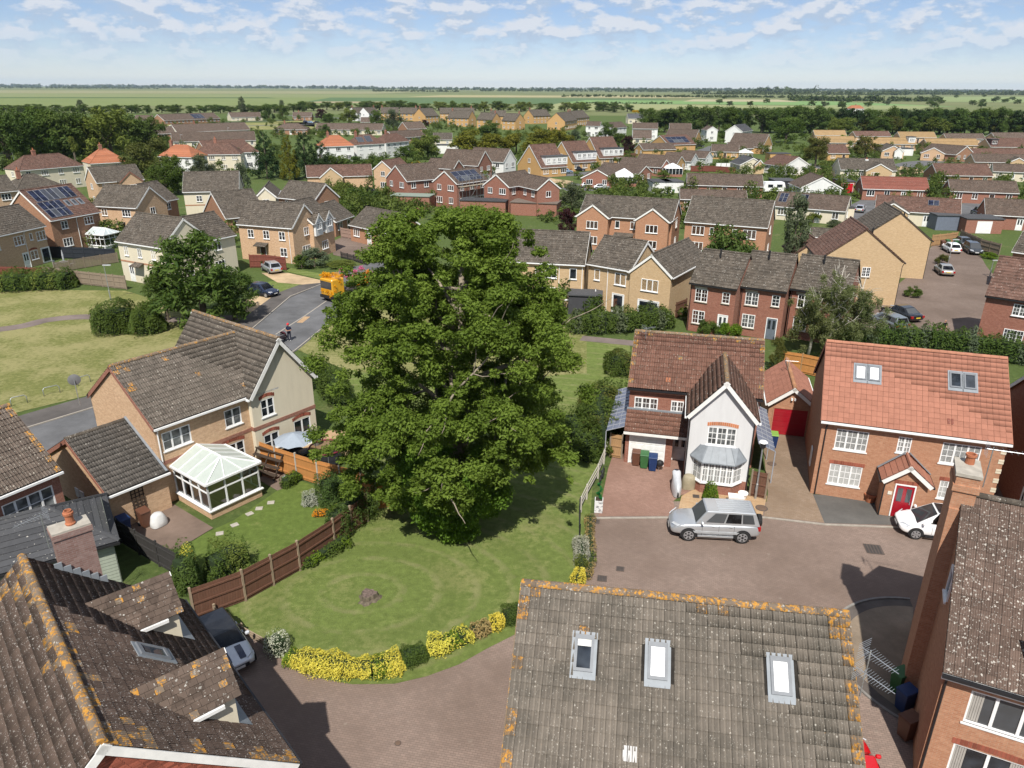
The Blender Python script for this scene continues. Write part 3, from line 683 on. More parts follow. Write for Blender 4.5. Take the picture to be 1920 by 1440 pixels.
def ridge_tiles(ro, a, b, mat):
 l = (b - a).length; k = max(1, round(l / 0.45)); step = l / k
 key = (mat.name, round(step, 3))
 if key not in RT:
  g = G(); n = 8; vs = []
  for x in (0, step * 0.985):
   for i in range(n + 1):
    t = math.pi * i / n; vs.append((x, 0.14 * math.cos(t), 0.13 * math.sin(t) - 0.02))
  g.add(vs, [(i, n + 1 + i, n + 2 + i, i + 1) for i in range(n)] + [tuple(range(n + 1)), tuple(range(2*n + 1, n, -1))])
  RT[key] = g.mesh('ridge_tile', mat)
 d = (b - a).normalized(); rz = math.atan2(d.y, d.x)
 for i in range(k):
  inst('ridge_tile', RT[key], ro, a + d * step * i + Vector((0, 0, random.uniform(0, 0.012))), (0, -math.asin(max(-1, min(1, d.z))), rz + random.gauss(0, 0.006)))
def chimney(par, x, y, z0, z1, w=0.75, d=0.6, mat=None, pots=1, pot_mat=None):
 mat = mat or B_RED
 g = G(); g.box(x - w/2, x + w/2, y - d/2, y + d/2, z0, z1 - 0.3); g.box(x - w/2 - .05, x + w/2 + .05, y - d/2 - .05, y + d/2 + .05, z1 - 0.3, z1 - 0.12); g.box(x - w/2 - .01, x + w/2 + .01, y - d/2 - .01, y + d/2 + .01, z1 - 0.12, z1)
 o = g.build('chimney', mat, par)
 for i in range(pots):
  q = G(); px = x + (i - (pots - 1)/2) * 0.36
  q.lathe([(0.15, z1), (0.13, z1 + 0.08), (0.11, z1 + 0.36), (0.145, z1 + 0.38), (0.145, z1 + 0.46), (0.09, z1 + 0.46), (0.09, z1 + .3)], 12, px, y)
  q.build('chimney_pot', pot_mat or TERRA, o, smooth=False)
 return o
def skylight(par, O, u, v, n, a, b, w=0.78, h=1.18, pane=None, frame=None, blind=0.0):
 """roof window lying on a slope, lower left corner at a along and b up it"""
 fr = frame or LEAD; g = G()
 g.obox(O, u, v, n, a - .09, a + w + .09, b - .2, b + h + .09, 0.0, 0.058)
 o = g.build('roof_window', fr, par)
 g = G()
 for x0, x1, y0, y1 in ((a, a + w, b, b + .09), (a, a + w, b + h - .13, b + h), (a, a + .08, b + .09, b + h - .13), (a + w - .08, a + w, b + .09, b + h - .13)):
  g.obox(O, u, v, n, x0, x1, y0, y1, 0.054, 0.12)
 g.build('frame', plain('grey_window_frame', (0.15, 0.16, 0.175), 0.5), o)
 g = G(); q = lambda x, y, c: O + u * x + v * y + n * c
 g.poly([q(a + .07, b + .08, .085), q(a + w - .07, b + .08, .085), q(a + w - .07, b + h - .12, .085), q(a + .07, b + h - .12, .085)]); g.build('pane', pane or GLASS, o)
 if blind:
  g = G(); y0 = b + (h - .12) * (1 - blind); g.poly([q(a + .08, y0, .09), q(a + w - .08, y0, .09), q(a + w - .08, b + h - .12, .09), q(a + .08, b + h - .12, .09)]); g.build('blind', BLIND, o)
 return o
# ---------------------------------------------------------------- placing a house from its roof lines
def solve(eL, eR, ez, rp=None, slope=38, depth=None):
 """eaves line (two sight lines at height ez) and a ridge point give place, turn, width, depth and ridge height"""
 a, b = P(*eL, ez), P(*eR, ez); d = b - a; w = math.hypot(*d); u = d / w; nn = np.array([-u[1], u[0]]); t = math.tan(math.radians(slope))
 if rp is not None:
  p0 = P(*rp, 0); A = nn @ (p0 - a); Bq = -(nn @ p0) / CAMH
  zr = (ez + A * t) / (1 - Bq * t); hd = (zr - ez) / t
 else:
  hd = depth / 2; zr = ez + hd * t
 return a, math.atan2(u[1], u[0]), w, hd, zr
HLOG = []
def auto_windows(bk, face, storeys, wide=False, style='plain', n=None, lint=None, seed=0, door=False, small=False):
 Lf = bk.flen(face); n = n or max(1, int(Lf / 3.0))
 for st in range(storeys):
  z = 0.95 + 2.55 * st
  for i in range(n):
   u = Lf * (i + 0.5) / n
   w_, nl = (1.6, 3) if (wide and (i + st) % 2 == 0) else ((0.6, 1) if small else (1.1, 2))
   if st == 0 and door and i == n // 2:
    bk.door(face, u, 0.02, 0.9, 2.0, random.choice(DOORS), 'top')
    continue
   bk.window(face, u, z, min(w_, Lf * 0.8 / n), 1.1 if st or not wide else 1.2, nl, style)
DOORS = None
def far_house(label, kind, eL, eR, ez, rp=None, slope=36, depth=None, wall='buff', roof='brown', hip=False, level=1, st=None, front=True, right=True, left=True,
    cat='house', group=None, chim=None, style='plain', trim=True, length=None, nwin=None, name=None, gutter=None, roof2=None, small=False, eo=0.25, gw=None):
 """a house read off the photograph: kind x has its eaves to us, kind y its gable"""
 st = st if st is not None else (2 if ez > 4 else 1)
 a, rz, w, hd, zr = solve(eL, eR, ez, rp if kind == 'x' else None, slope, depth or (w_guess(eL, eR, ez) if kind == 'y' else 7.5))
 t = thing(name or ('house' if st > 1 else 'bungalow'), label, cat, a[0], a[1], 0, rz, group)
 if kind == 'x':
  bk = Block(t, 0.12, eo, w - 0.24, 2*hd - 2*eo, ez, zr, 'x')
 else:
  hd = w/2; zr = ez + hd * math.tan(math.radians(slope))
  bk = Block(t, eo, 0.15, w - 2*eo, length or 8, ez, zr, 'y')
 if hip: z_ = bk.zr; bk.zr = None; bk.walls(WALLS[wall], eo=eo, zw=ez + .1); bk.zr = z_
 else: bk.walls(WALLS[wall], eo=eo)
 bk.roof(ROOFS[roof], level, eo=eo, trim=WHITEP if trim else None, gutter=gutter or (WHITE if trim else BLACK), hip=hip)
 gh = (kind == 'y')
 if front: auto_windows(bk, 'f', st, wide=True, style=style, n=nwin, door=(st == 1 and not gh), small=small)
 if right: auto_windows(bk, 'r', st, n=(1 if kind == 'x' else None), style=style)
 if left: auto_windows(bk, 'l', st, n=(1 if kind == 'x' else None), style=style)
 if chim is not None:
  if kind == 'x': chimney(t, w * chim, hd, zr - 0.8, zr + 1.1, mat=B_RED)
  else: chimney(t, w/2, (length or 8) * chim, zr - 0.8, zr + 1.1)
 HLOG.append((label, round(float(a[0]), 1), round(float(a[1]), 1), round(math.degrees(rz)), round(float(w), 1), round(float(2*hd), 1), round(float(zr), 1)))
 t['_bk'] = 0; del t['_bk']
 return t, bk
def w_guess(eL, eR, ez):
 a, b = P(*eL, ez), P(*eR, ez); return math.hypot(*(b - a))
# ---------------------------------------------------------------- leaves, trees, hedges
def leaf_cards(ctr, out, size, rng, flat=.5, aspect=.62):
 """diamond leaves: positions, outward directions -> quad mesh arrays"""
 n = len(ctr); nrm = out * .75 + np.array([0, 0, flat]) + rng.normal(0, .55, (n, 3)); nrm /= np.linalg.norm(nrm, axis=1)[:, None] + 1e-9
 a = np.cross(nrm, rng.normal(0, 1, (n, 3))); a /= np.linalg.norm(a, axis=1)[:, None] + 1e-9; b = np.cross(nrm, a)
 s = (size * rng.uniform(.6, 1.35, n))[:, None]
 V = np.stack([ctr - a * s, ctr + b * s * aspect * .5 - a * s * .1 + nrm * s * .12, ctr + a * s, ctr - b * s * aspect * .5 - a * s * .1 + nrm * s * .12], 1).reshape(-1, 3)
 return V, np.arange(4 * n).reshape(-1, 4)
def clump_points(c, r, n, rng, squash=.8, shell=.45):
 d = rng.normal(0, 1, (n, 3)); d /= np.linalg.norm(d, axis=1)[:, None]
 k = shell + (1 - shell) * rng.random(n) ** .6
 return c + d * (r * k)[:, None] * np.array([1, 1, squash]), d, k
def crown(name, clumps, total, size, mat, seed, tone=.5, squash=.8, gap=.1, flat=.5, asp=.62):
 rng = np.random.default_rng(seed); rad = np.array([c[3] for c in clumps]); w_ = rad ** 2; w_ = w_ / w_.sum(); P_ = []; D_ = []; A_ = []
 for c, ww in zip(clumps, w_):
  n = max(8, int(total * ww)); pts, d, k = clump_points(np.array(c[:3]), c[3], n, rng, squash)
  # small twigs: pull points toward sub-centres so that the surface breaks into tufts
  m = max(4, n // 14); sub, _, _ = clump_points(np.array(c[:3]), c[3] * 1.05, m, rng, squash, .55); j = rng.integers(0, m, n)
  pts = pts * .42 + sub[j] * .58 + rng.normal(0, c[3] * .05, (n, 3))
  P_.append(pts); D_.append(d); A_.append(np.clip(tone + rng.normal(0, .16, n) + rng.normal(0, .22) + (rng.random(m)[j] - .5) * .3, 0, 1))
 V, F = leaf_cards(np.concatenate(P_), np.concatenate(D_), size, rng, flat, asp)
 return np_mesh(name, V, F, mat, attr=np.concatenate(A_))
L_OAK = leaf('oak_leaf', (.052, .100, .014), (.160, .240, .040), .36); L_DARK = leaf('dark_leaf', (.036, .072, .017), (.10, .15, .037), .3)
L_MID = leaf('mid_leaf', (.040, .078, .016), (.105, .155, .032), .35); L_LIGHT = leaf('light_leaf', (.075, .110, .022), (.16, .20, .045))
L_GREY = leaf('grey_green_leaf', (.055, .080, .045), (.13, .165, .095)); L_OLIVE = leaf('olive_leaf', (.060, .072, .018), (.12, .13, .034)); L_YEW = leaf('yellow_green_conifer', (.075, .090, .010), (.165, .17, .022), .2)
L_PURPLE = leaf('purple_leaf', (.020, .008, .010), (.060, .020, .024), .2); L_YELLOW = leaf('yellow_leaf', (.46, .42, .055), (.74, .68, .13), .3); L_GOLD = leaf('golden_leaf', (.33, .22, .01), (.55, .38, .02)); L_CREAM = leaf('white_flower', (.35, .38, .28), (.65, .66, .55)); L_CONIF = leaf('dark_conifer', (.014, .036, .013), (.04, .072, .022), .15)
L_BRIGHT = leaf('bright_green_leaf', (.06, .12, .012), (.14, .22, .02)); L_DRY = leaf('dry_leaf', (.20, .15, .06), (.40, .32, .15)); L_PINK = leaf('pink_flower', (.45, .08, .22), (.65, .2, .4)); L_ORANGE = leaf('orange_flower', (.6, .2, .01), (.7, .32, .02)); L_RED = leaf('red_flower', (.45, .05, .02), (.6, .12, .03)); L_SILVER = leaf('silver_leaf', (.25, .28, .25), (.45, .48, .42))
def limb(g, p0, d, l, r, depth, rng, tips, bend=.25, up=.06):
 pts = [np.array(p0)]; d = d / np.linalg.norm(d); n = 5
 for i in range(n):
  d = d + rng.normal(0, bend / 2, 3) + np.array([0, 0, up]); d /= np.linalg.norm(d); pts.append(pts[-1] + d * l / n)
 g.tube([tuple(p) for p in pts], [r * (1 - .62 * i / n) for i in range(n + 1)], 7 if depth > 1 else 5)
 if depth <= 0: tips.append(pts[-1]); return
 for k in range(rng.integers(2, 4)):
  i = rng.integers(2, n + 1); q = d + rng.normal(0, .62, 3); limb(g, pts[i], q, l * rng.uniform(.5, .75), r * .45, depth - 1, rng, tips, bend, up)
 tips.append(pts[-1])
def tree_proto(kind, seed):
 """meshes of a tree about 1 unit wide (crown) and 1 unit tall: trunk and crown"""
 rng = np.random.default_rng(seed); g = G(); cl = []
 if kind in ('round', 'dense'):
  g.tube([(0, 0, 0), (.01, 0, .2), (0, .01, .5)], [.035, .028, .018], 7)
  for k in range(5):
   t = 2*math.pi*k/5; g.tube([(0, 0, .22 + .04*k), (.16*math.cos(t), .16*math.sin(t), .48 + .05*k)], [.014, .006], 5)
  for k in range(22):
   t = rng.uniform(0, 2*math.pi); z = rng.uniform(.14, .86); rr = .40 * math.sqrt(max(.05, 1 - ((z - .46)/.46)**2)) * rng.uniform(.55, 1.0)
   cl.append((rr*math.cos(t), rr*math.sin(t), z, rng.uniform(.10, .19)))
  cl.append((0, 0, .5, .30)); cl.append((0, 0, .72, .22)); n, s = 5200, .030
 elif kind == 'conifer':
  g.tube([(0, 0, 0), (0, 0, .9)], [.03, .005], 6)
  for k in range(34):
   z = .08 + .86 * (k / 34); rr = .42 * (1 - z) ** .7 * rng.uniform(.6, 1.05); t = k * 2.4
   cl.append((rr*math.cos(t), rr*math.sin(t), z, .05 + .12 * (1 - z)))
  cl.append((0, 0, .4, .22)); n, s = 5200, .026
 elif kind == 'column':
  g.tube([(0, 0, 0), (0, 0, .9)], [.03, .005], 6)
  for k in range(22):
   z = .1 + .84 * k / 22; rr = .26 * math.sin(math.pi * (z * .9 + .06)) * rng.uniform(.5, 1); t = k * 2.4; cl.append((rr*math.cos(t), rr*math.sin(t), z, .15))
  n, s = 4200, .028
 elif kind == 'bush':
  g.tube([(0, 0, 0), (0, 0, .4)], [.03, .01], 6)
  for k in range(20):
   t = rng.uniform(0, 2*math.pi); rr = .36 * math.sqrt(rng.random()); z = .12 + .62 * (1 - (rr/.42)**2) * rng.uniform(.5, 1); cl.append((rr*math.cos(t), rr*math.sin(t), z, rng.uniform(.14, .22)))
  n, s = 4200, .036
 elif kind == 'pollard':
  g.tube([(0, 0, 0), (.01, 0, .55)], [.09, .06], 8)
  for k in range(9):
   t = rng.uniform(0, 6.28); cl.append((.26*math.cos(t)*rng.random(), .26*math.sin(t)*rng.random(), rng.uniform(.55, .9), .16))
  n, s = 2200, .045
 return g, cl, n, s
PROTO = {}
def proto(kind, mat, var):
 k = (kind, mat.name, var)
 if k not in PROTO:
  g, cl, n, s = tree_proto(kind, hash((kind, var)) % 1000 if False else (sum(map(ord, kind)) * 7 + var * 131 + sum(map(ord, mat.name))))
  if mat is L_LIGHT and kind == 'round': s *= 1.15
  PROTO[k] = (g.mesh('trunk', BARK), crown('crown', cl, n, s, mat, var * 17 + 3, squash=.85))
 return PROTO[k]
TREES = []
def plant(name, label, cat, x, y, wd, ht, kind, mat, group=None, var=None, z=0.0, wy=None):
 var = len(TREES) % 3 if var is None else var
 tm, cm = proto(kind, mat, var); t = thing(name, label, cat, x, y, z, random.uniform(0, 6.28), group)
 t.scale = (wd, wy or wd, ht)
 inst('trunk' if kind not in ('bush',) else 'stem', tm, t); inst('crown' if kind not in ('bush',) else 'foliage', cm, t); TREES.append(t); return t
def ptree(name, label, px, pyb, pyt, wpx, kind, mat, cat='tree', group=None, var=None):
 """a tree read off the photograph: foot, top and crown width in its pixels"""
 x, y = P(px, pyb); z = max(1.0, PZ(px, pyt, y)); return plant(name, label, cat, x, y, wpx / pxm(x, y, z/2) * 1.08, z * 1.04, kind, mat, group, var)
def hedge(name, label, pts, wdt, hgt, mat, n_m2=260, size=.085, cat='hedge', mats=None, group=None, rough=.12, core=(.02, .035, .012), seed=1, kind=None, z=0.0):
 """clipped or loose hedge along a line: leaves over a dark woody core"""
 rng = np.random.default_rng(seed); pts = [np.array(p, float) for p in pts]; seg = [np.linalg.norm(pts[i + 1] - pts[i]) for i in range(len(pts) - 1)]; Lh = sum(seg); cum = np.cumsum([0] + seg)
 def at(s):
  i = np.clip(np.searchsorted(cum, s, side='right') - 1, 0, len(seg) - 1); i = np.atleast_1d(i); f_ = (np.atleast_1d(s) - cum[i]) / np.array(seg)[i]
  A0 = np.array(pts)[i]; A1 = np.array(pts)[i + 1]; d = (A1 - A0) / np.array(seg)[i][:, None]; return A0 + (A1 - A0) * f_[:, None], d
 per = wdt + 2 * hgt; n = int(n_m2 * (Lh + wdt) * per * .8); s = rng.uniform(-wdt * .25, Lh + wdt * .25, n); th = rng.uniform(0, math.pi, n)
 k = 1 - rough * 3 * rng.random(n) ** 2
 # lumpy outline
 ph = rng.uniform(0, 6.28, 4); wob = 1 + rough * (np.sin(s * 2.1 + ph[0]) + .7 * np.sin(s * 4.7 + ph[1] + th * 2) + .5 * np.sin(s * 9 + ph[2] - th * 3))
 ce, se = np.cos(th), np.sin(th); ex = np.sign(ce) * np.abs(ce) ** .6; ez = se ** .6
 c, d = at(np.clip(s, 0, Lh)); over = (s - np.clip(s, 0, Lh))[:, None]; nn = np.stack([-d[:, 1], d[:, 0]], 1)
 endf = np.clip(1 - np.abs(over[:, 0]) / (wdt * .3), .3, 1)
 xy = c + d * over + nn * (ex * wdt / 2 * k * wob * endf)[:, None]; zz = hgt * ez * k * wob * endf * .97 + .03
 p3 = np.column_stack([xy, zz + z]); out = np.column_stack([nn * ce[:, None], se])
 ml = mats or [mat]; V, F = leaf_cards(p3, out, size, rng, .35)
 lump = np.sin(s * 1.3 + ph[3]) + np.sin(s * 3.1 + 2 * ph[0]) + rng.normal(0, .5, n); mi = None
 if len(ml) > 1: mi = np.where(lump > .9, 1, 0) if len(ml) == 2 else np.digitize(lump, [.3, 1.1])
 x0, y0 = pts[0]; t = thing(name, label, cat, x0, y0, z, 0, group)
 V[:, 0] -= x0; V[:, 1] -= y0; V[:, 2] -= z
 inst('foliage', np_mesh('foliage', V, F, ml, attr=np.clip(.5 + rng.normal(0, .22, n) + .1 * lump, 0, 1), mi=mi), t)
 g = G()
 for i in range(len(pts) - 1):
  a, b = pts[i] - pts[0], pts[i + 1] - pts[0]; g.bar((*a, hgt * .36), (*b, hgt * .36), wdt * .52, hgt * .7)
 g.build('woody_core', plain('hedge_core', core, .95), t); return t
# --- the big tree in the middle
def big_tree():
 rng = np.random.default_rng(11); x0, y0 = -3.1, 36.8
 t = thing('oak_tree', 'huge spreading green tree standing in the middle of the lawn', 'tree', x0, y0)
 g = G(); tips = []
 spine = [(0, 0, 0), (.15, .1, 2.2), (.05, .25, 4.6), (.3, .2, 7.4), (.2, .5, 10.2), (.5, .4, 13.0), (.4, .6, 15.4)]
 g.tube(spine, [.62, .50, .44, .38, .29, .18, .08], 12)
 def prof(z):      # crown radius by height, read off the outline
  return float(np.interp(z, [0.5, 1.6, 3, 5, 7, 9, 11, 13, 15, 16.6, 17.8], [1.9, 3.2, 4.9, 5.9, 6.2, 6.1, 5.8, 5.2, 4.4, 3.2, 1.0]))
 for k in range(26):
  zi = 2.6 + 11.1 * (k / 26) ** 1.05; az = k * 2.4 + rng.normal(0, .25); i = np.searchsorted([p[2] for p in spine], zi) - 1; f_ = (zi - spine[i][2]) / (spine[i + 1][2] - spine[i][2])
  p0 = np.array(spine[i]) * (1 - f_) + np.array(spine[i + 1]) * f_; reach = prof(zi + 1.2) * rng.uniform(.6, .85)
  limb(g, p0, np.array([math.cos(az), math.sin(az), .28 + .05 * zi / 3]), reach, .25 - .011 * zi, 2, rng, tips, .34, .035)
 g.build('trunk', plain('grey_brown_bark', (.22, .185, .14), .95, var=.4, sc=5), t, smooth=True)
 cl = []
 for tp in tips:
  r_ = math.hypot(tp[0], tp[1]); R_ = prof(tp[2])
  if r_ > R_: tp = np.array([tp[0] * R_ / r_, tp[1] * R_ / r_, tp[2]])
  if .5 < tp[2] < 17.8: cl.append((tp[0], tp[1], tp[2], rng.uniform(.55, 1.05)))
 lay = [(rng.normal(0, 1) * prof(z) * .30, rng.normal(0, 1) * prof(z) * .30, z, prof(z) * .26) for z in np.linspace(3.5, 14, 10)]
 for k in range(900):      # boughs spread over the outside, in layers with gaps between
  z = rng.uniform(.7, 17.3); az = rng.uniform(0, 2*math.pi); wob = .98 + .17 * math.sin(3 * az + z * .9) + .14 * math.sin(5 * az - z * 1.7) + rng.normal(0, .05); r_ = prof(z) * wob * rng.uniform(.55, 1.05)
  if z < 4.4 and math.cos(az) > -.1: continue
  lay.append((r_ * math.cos(az), r_ * math.sin(az), z, rng.choice([.3, .4, .55, .8])))
 cl += lay
 # leading shoots at the top, two tops as in the photograph
 for (a, b, c_, r_) in ((-2.5, -.3, 16.9, .9), (-1.8, .2, 17.2, .7), (2.0, .2, 17.1, .8), (2.9, 0, 16.6, .9), (.3, 0, 16.6, 1.0), (4.6, 0, 14.0, .9), (5.2, .2, 12.2, .9), (-5.3, -.5, 12.6, .9), (-6.4, -.6, 10.8, 1.0), (-7.2, -.8, 9.6, .9), (6.2, 0, 9.4, .9)): cl.append((a, b, c_, r_))
 for k in range(16): cl.append((-5.5 + rng.normal(0, .6), rng.normal(0, .9), 12.2 + rng.normal(0, .8), rng.uniform(.35, .6)))      # bough in front of the lorry
 for k in range(110):      # heavy low boughs on the left and a few on the right
  q = rng.random(); a_, b_, c_, r_ = (-rng.uniform(3.0, 6.1), rng.uniform(-2.4, 1.5), rng.uniform(2.0, 7.5), rng.choice([.4, .55, .75])) if q < .68 else (rng.uniform(2.6, 5.6), rng.uniform(-4, 1), rng.uniform(4.6, 7.8), rng.choice([.4, .6]))
  cl.append((a_, b_, c_, r_))
 inst('crown', crown('crown', cl, 370000, .092, L_OAK, 5, .5, .66, flat=.9, asp=.95), t)
 # skirt of low brighter shoots on the near side
 low = []
 for k in range(90):
  az = math.radians(rng.uniform(160, 330)); q = rng.random(); r_ = 1.2 + 1.7 * math.sin(q * 2.6) * rng.uniform(.7, 1.05); low.append((r_ * math.cos(az) + .2, r_ * math.sin(az) - 1.5, .45 + 5.2 * q, rng.uniform(.5, .95)))
 inst('low_shoots', crown('low_shoots', low, 80000, .088, leaf('fresh_oak_leaf', (.045, .10, .012), (.13, .23, .026)), 8, .5, .85, asp=.95), t)
big_tree()
# --- hedges and shrubs close by
YH = [(505, 1212), (540, 1248), (590, 1262), (650, 1270), (742, 1262)]
hedge('flower_shrub', 'white flowering shrub at the left end of the yellow hedge', PP((513, 1216), (530, 1228)), 1.0, 1.0, L_CREAM, mats=[L_CREAM, L_DARK], cat='shrub', seed=3, size=.05)
hedge('yellow_hedge', 'long bright yellow variegated hedge curving along the paving', PP((545, 1240), (590, 1254), (650, 1262), (700, 1262), (748, 1254)), 1.15, .72, L_YELLOW, mats=[L_YELLOW, L_YELLOW, L_BRIGHT], n_m2=800, size=.05, rough=.14, seed=4)
hedge('green_bush', 'rounded green clipped bush between two yellow hedges', PP((760, 1244), (795, 1234)), 1.0, .75, L_MID, cat='shrub', n_m2=700, size=.045, seed=5)
hedge('yellow_hedge', 'short yellow and green hedge right of the rounded green bush', PP((810, 1226), (850, 1212), (878, 1198)), .95, .8, L_YELLOW, mats=[L_YELLOW, L_YELLOW, L_BRIGHT], n_m2=520, size=.06, rough=.18, seed=6)
hedge('dead_shrub', 'brown dead shrub in the row of yellow hedges', PP((888, 1194), (915, 1184)), .7, .65, L_DRY, cat='shrub', mats=[L_DRY, L_DRY, L_YELLOW], seed=7)
hedge('yellow_shrub', 'small yellow shrub beside the brown dead one', PP((925, 1182), (938, 1174)), .7, .8, L_YELLOW, mats=[L_YELLOW, L_BRIGHT], cat='shrub', n_m2=520, size=.055, seed=8)
hedge('green_bush', 'green clipped bush touching the edge of the grey foreground roof', PP((950, 1170), (985, 1150)), 1.0, .8, L_MID, cat='shrub', n_m2=700, size=.045, seed=9)
hedge('variegated_hedge', 'pale variegated hedge by the paving edge, right of the lawn', PP((1088, 1025), (1090, 1050), (1090, 1072)), .8, .8, L_SILVER, mats=[L_SILVER, L_LIGHT], n_m2=500, size=.05, seed=10)
hedge('yellow_shrub', 'yellow shrub peeping over the foreground ridge at the lawn corner', PP((1086, 1085), (1082, 1098)), .8, .75, L_YELLOW, mats=[L_YELLOW, L_BRIGHT], cat='shrub', n_m2=500, size=.055, seed=11)
hedge('dry_grass', 'strip of dry yellow weeds between lawn fence and paving', PP((1106, 970), (1106, 1000), (1108, 1060), (1100, 1085)), .6, .22, L_DRY, mats=[L_DRY, L_DRY, L_LIGHT], n_m2=260, size=.06, cat='weeds', seed=12)
hedge('hedge', 'dark ivy hedge hanging over the brown fence beside the lawn', PP((690, 965), (660, 985), (632, 1010)), 1.7, 2.0, L_DARK, mats=[L_DARK, L_DARK, L_MID], n_m2=330, size=.075, rough=.2, seed=13)
hedge('ivy', 'low bright ivy spreading on the grass below the dark hedge', PP((645, 1018), (600, 1045), (570, 1062)), 1.3, .65, L_MID, mats=[L_MID, L_BRIGHT], n_m2=300, size=.075, rough=.22, cat='ivy', seed=14)
hedge('laurel_hedge', 'broad dense green hedge between the big tree and the driveway house', PP((1130, 850), (1120, 800), (1128, 775), (1150, 765)), 3.2, 2.5, L_MID, mats=[L_MID, L_LIGHT, L_OLIVE], n_m2=150, size=.11, rough=.1, seed=15)
hedge('laurel_hedge', 'green hedge mass at the foot of the big tree, lawn side', PP((1060, 815), (1085, 850), (1112, 862)), 2.6, 2.2, L_MID, n_m2=150, size=.11, rough=.14, seed=16)
hedge('round_bush', 'rounded clipped green bush on the lawn left of the brown roof', PP((1152, 702), (1176, 696)), 3.2, 1.9, L_MID, mats=[L_MID, L_MID, L_OLIVE], n_m2=170, size=.1, rough=.05, cat='shrub', seed=17)
hedge('long_hedge', 'long pale green hedge along the footpath below the yellow terrace', PP((1075, 622), (1130, 622), (1190, 618), (1250, 612)), 3.0, 2.3, L_GREY, mats=[L_MID, L_GREY], n_m2=90, size=.15, rough=.12, seed=18)
hedge('long_hedge', 'tall clipped hedge behind the orange roofed house and paving court', PP((1560, 660), (1640, 650), (1740, 652), (1850, 668), (1960, 690)), 2.4, 2.3, L_MID, mats=[L_MID, L_MID, L_GREY], n_m2=90, size=.14, rough=.12, seed=19)
hedge('garden_shrub', 'dark rounded shrub in the garden right of the conservatory', PP((612, 945), (650, 930)), 2.2, 1.9, L_GREY, mats=[L_DARK, L_GREY], cat='shrub', n_m2=260, size=.08, rough=.16, seed=20)
hedge('lavender', 'silver leaved bush beside the dark shrub in the back garden', PP((575, 948), (598, 940)), 1.1, .7, L_SILVER, cat='shrub', n_m2=420, size=.05, seed=21)
hedge('golden_shrub', 'golden yellow shrub at the corner of the back garden', PP((628, 985), (640, 975)), .8, 1.0, L_YELLOW, mats=[L_YELLOW, L_BRIGHT], cat='shrub', n_m2=420, size=.06, seed=22)
hedge('orange_flowers', 'patch of orange flowers in the back garden grass', PP((590, 968), (615, 966)), .6, .35, L_ORANGE, mats=[L_ORANGE, L_MID], cat='flowers', n_m2=260, size=.05, seed=23)
hedge('golden_shrub', 'golden shrub on the fence near the boarded garden room', PP((350, 1072), (362, 1066)), .9, 1.5, L_YELLOW, mats=[L_YELLOW, L_BRIGHT], cat='shrub', n_m2=380, size=.065, seed=24)
hedge('garden_shrub', 'tall dark green shrub at the corner where brown fence meets dark roof', PP((345, 1110), (362, 1098)), 1.6, 2.4, L_DARK, mats=[L_DARK, L_MID], cat='shrub', n_m2=300, size=.085, rough=.2, seed=25)
hedge('garden_shrub', 'loose mid green shrub beside the brown fence in the back garden', PP((400, 1085), (452, 1055)), 1.7, 1.5, L_MID, mats=[L_MID, L_LIGHT], cat='shrub', n_m2=260, size=.075, rough=.24, seed=26)
hedge('garden_shrub', 'low shrub on the lawn edge near the garden steps', PP((535, 915), (560, 900)), .9, .8, L_MID, mats=[L_MID, L_BRIGHT], cat='shrub', n_m2=320, size=.07, rough=.2, seed=27)
hedge('garden_shrub', 'sprawling weeds along the dark fence by the patio', PP((300, 1040), (330, 1058)), .8, .6, L_MID, cat='shrub', mats=[L_MID, L_DRY], n_m2=260, size=.07, rough=.25, seed=28)
hedge('yellow_green_bush', 'yellow-green bush in front of the bay window', PP((1326, 938), (1336, 938)), 1.15, 1.15, L_BRIGHT, mats=[L_BRIGHT, L_LIGHT], cat='shrub', n_m2=480, size=.06, seed=29)
hedge('hedge', 'dark green hedge beside the cream gable behind the big tree', PP((592, 720), (620, 735), (640, 760)), 2.2, 2.2, L_MID, n_m2=120, size=.12, seed=30)
hedge('round_bush', 'rounded dark green bush on the open green, leftmost', PP((205, 618), (235, 622)), 4.6, 3.0, L_DARK, mats=[L_MID, L_DARK], cat='shrub', n_m2=110, size=.13, rough=.08, seed=31)
hedge('round_bush', 'rounded dark green bush nearest the spreading tree on the green', PP((262, 622), (295, 620)), 4.0, 2.6, L_DARK, mats=[L_MID, L_DARK], cat='shrub', n_m2=110, size=.13, rough=.1, seed=32)
hedge('long_hedge', 'green hedge on the open green, far left', PP((-120, 550), (-20, 545), (70, 540), (130, 538)), 4.2, 2.3, L_MID, mats=[L_MID, L_LIGHT], n_m2=70, size=.16, rough=.1, seed=33)
ptree('spreading_tree', 'spreading leafy tree on the open green in front of the cream house', 385, 604, 428, 205, 'round', L_MID, var=1)
ptree('small_tree', 'smaller leafy tree leaning left of the spreading one on the green', 315, 600, 490, 95, 'round', L_MID, var=0)
ptree('small_tree', 'low bushy tree under the right side of the spreading one', 440, 600, 500, 110, 'round', L_MID, var=2)
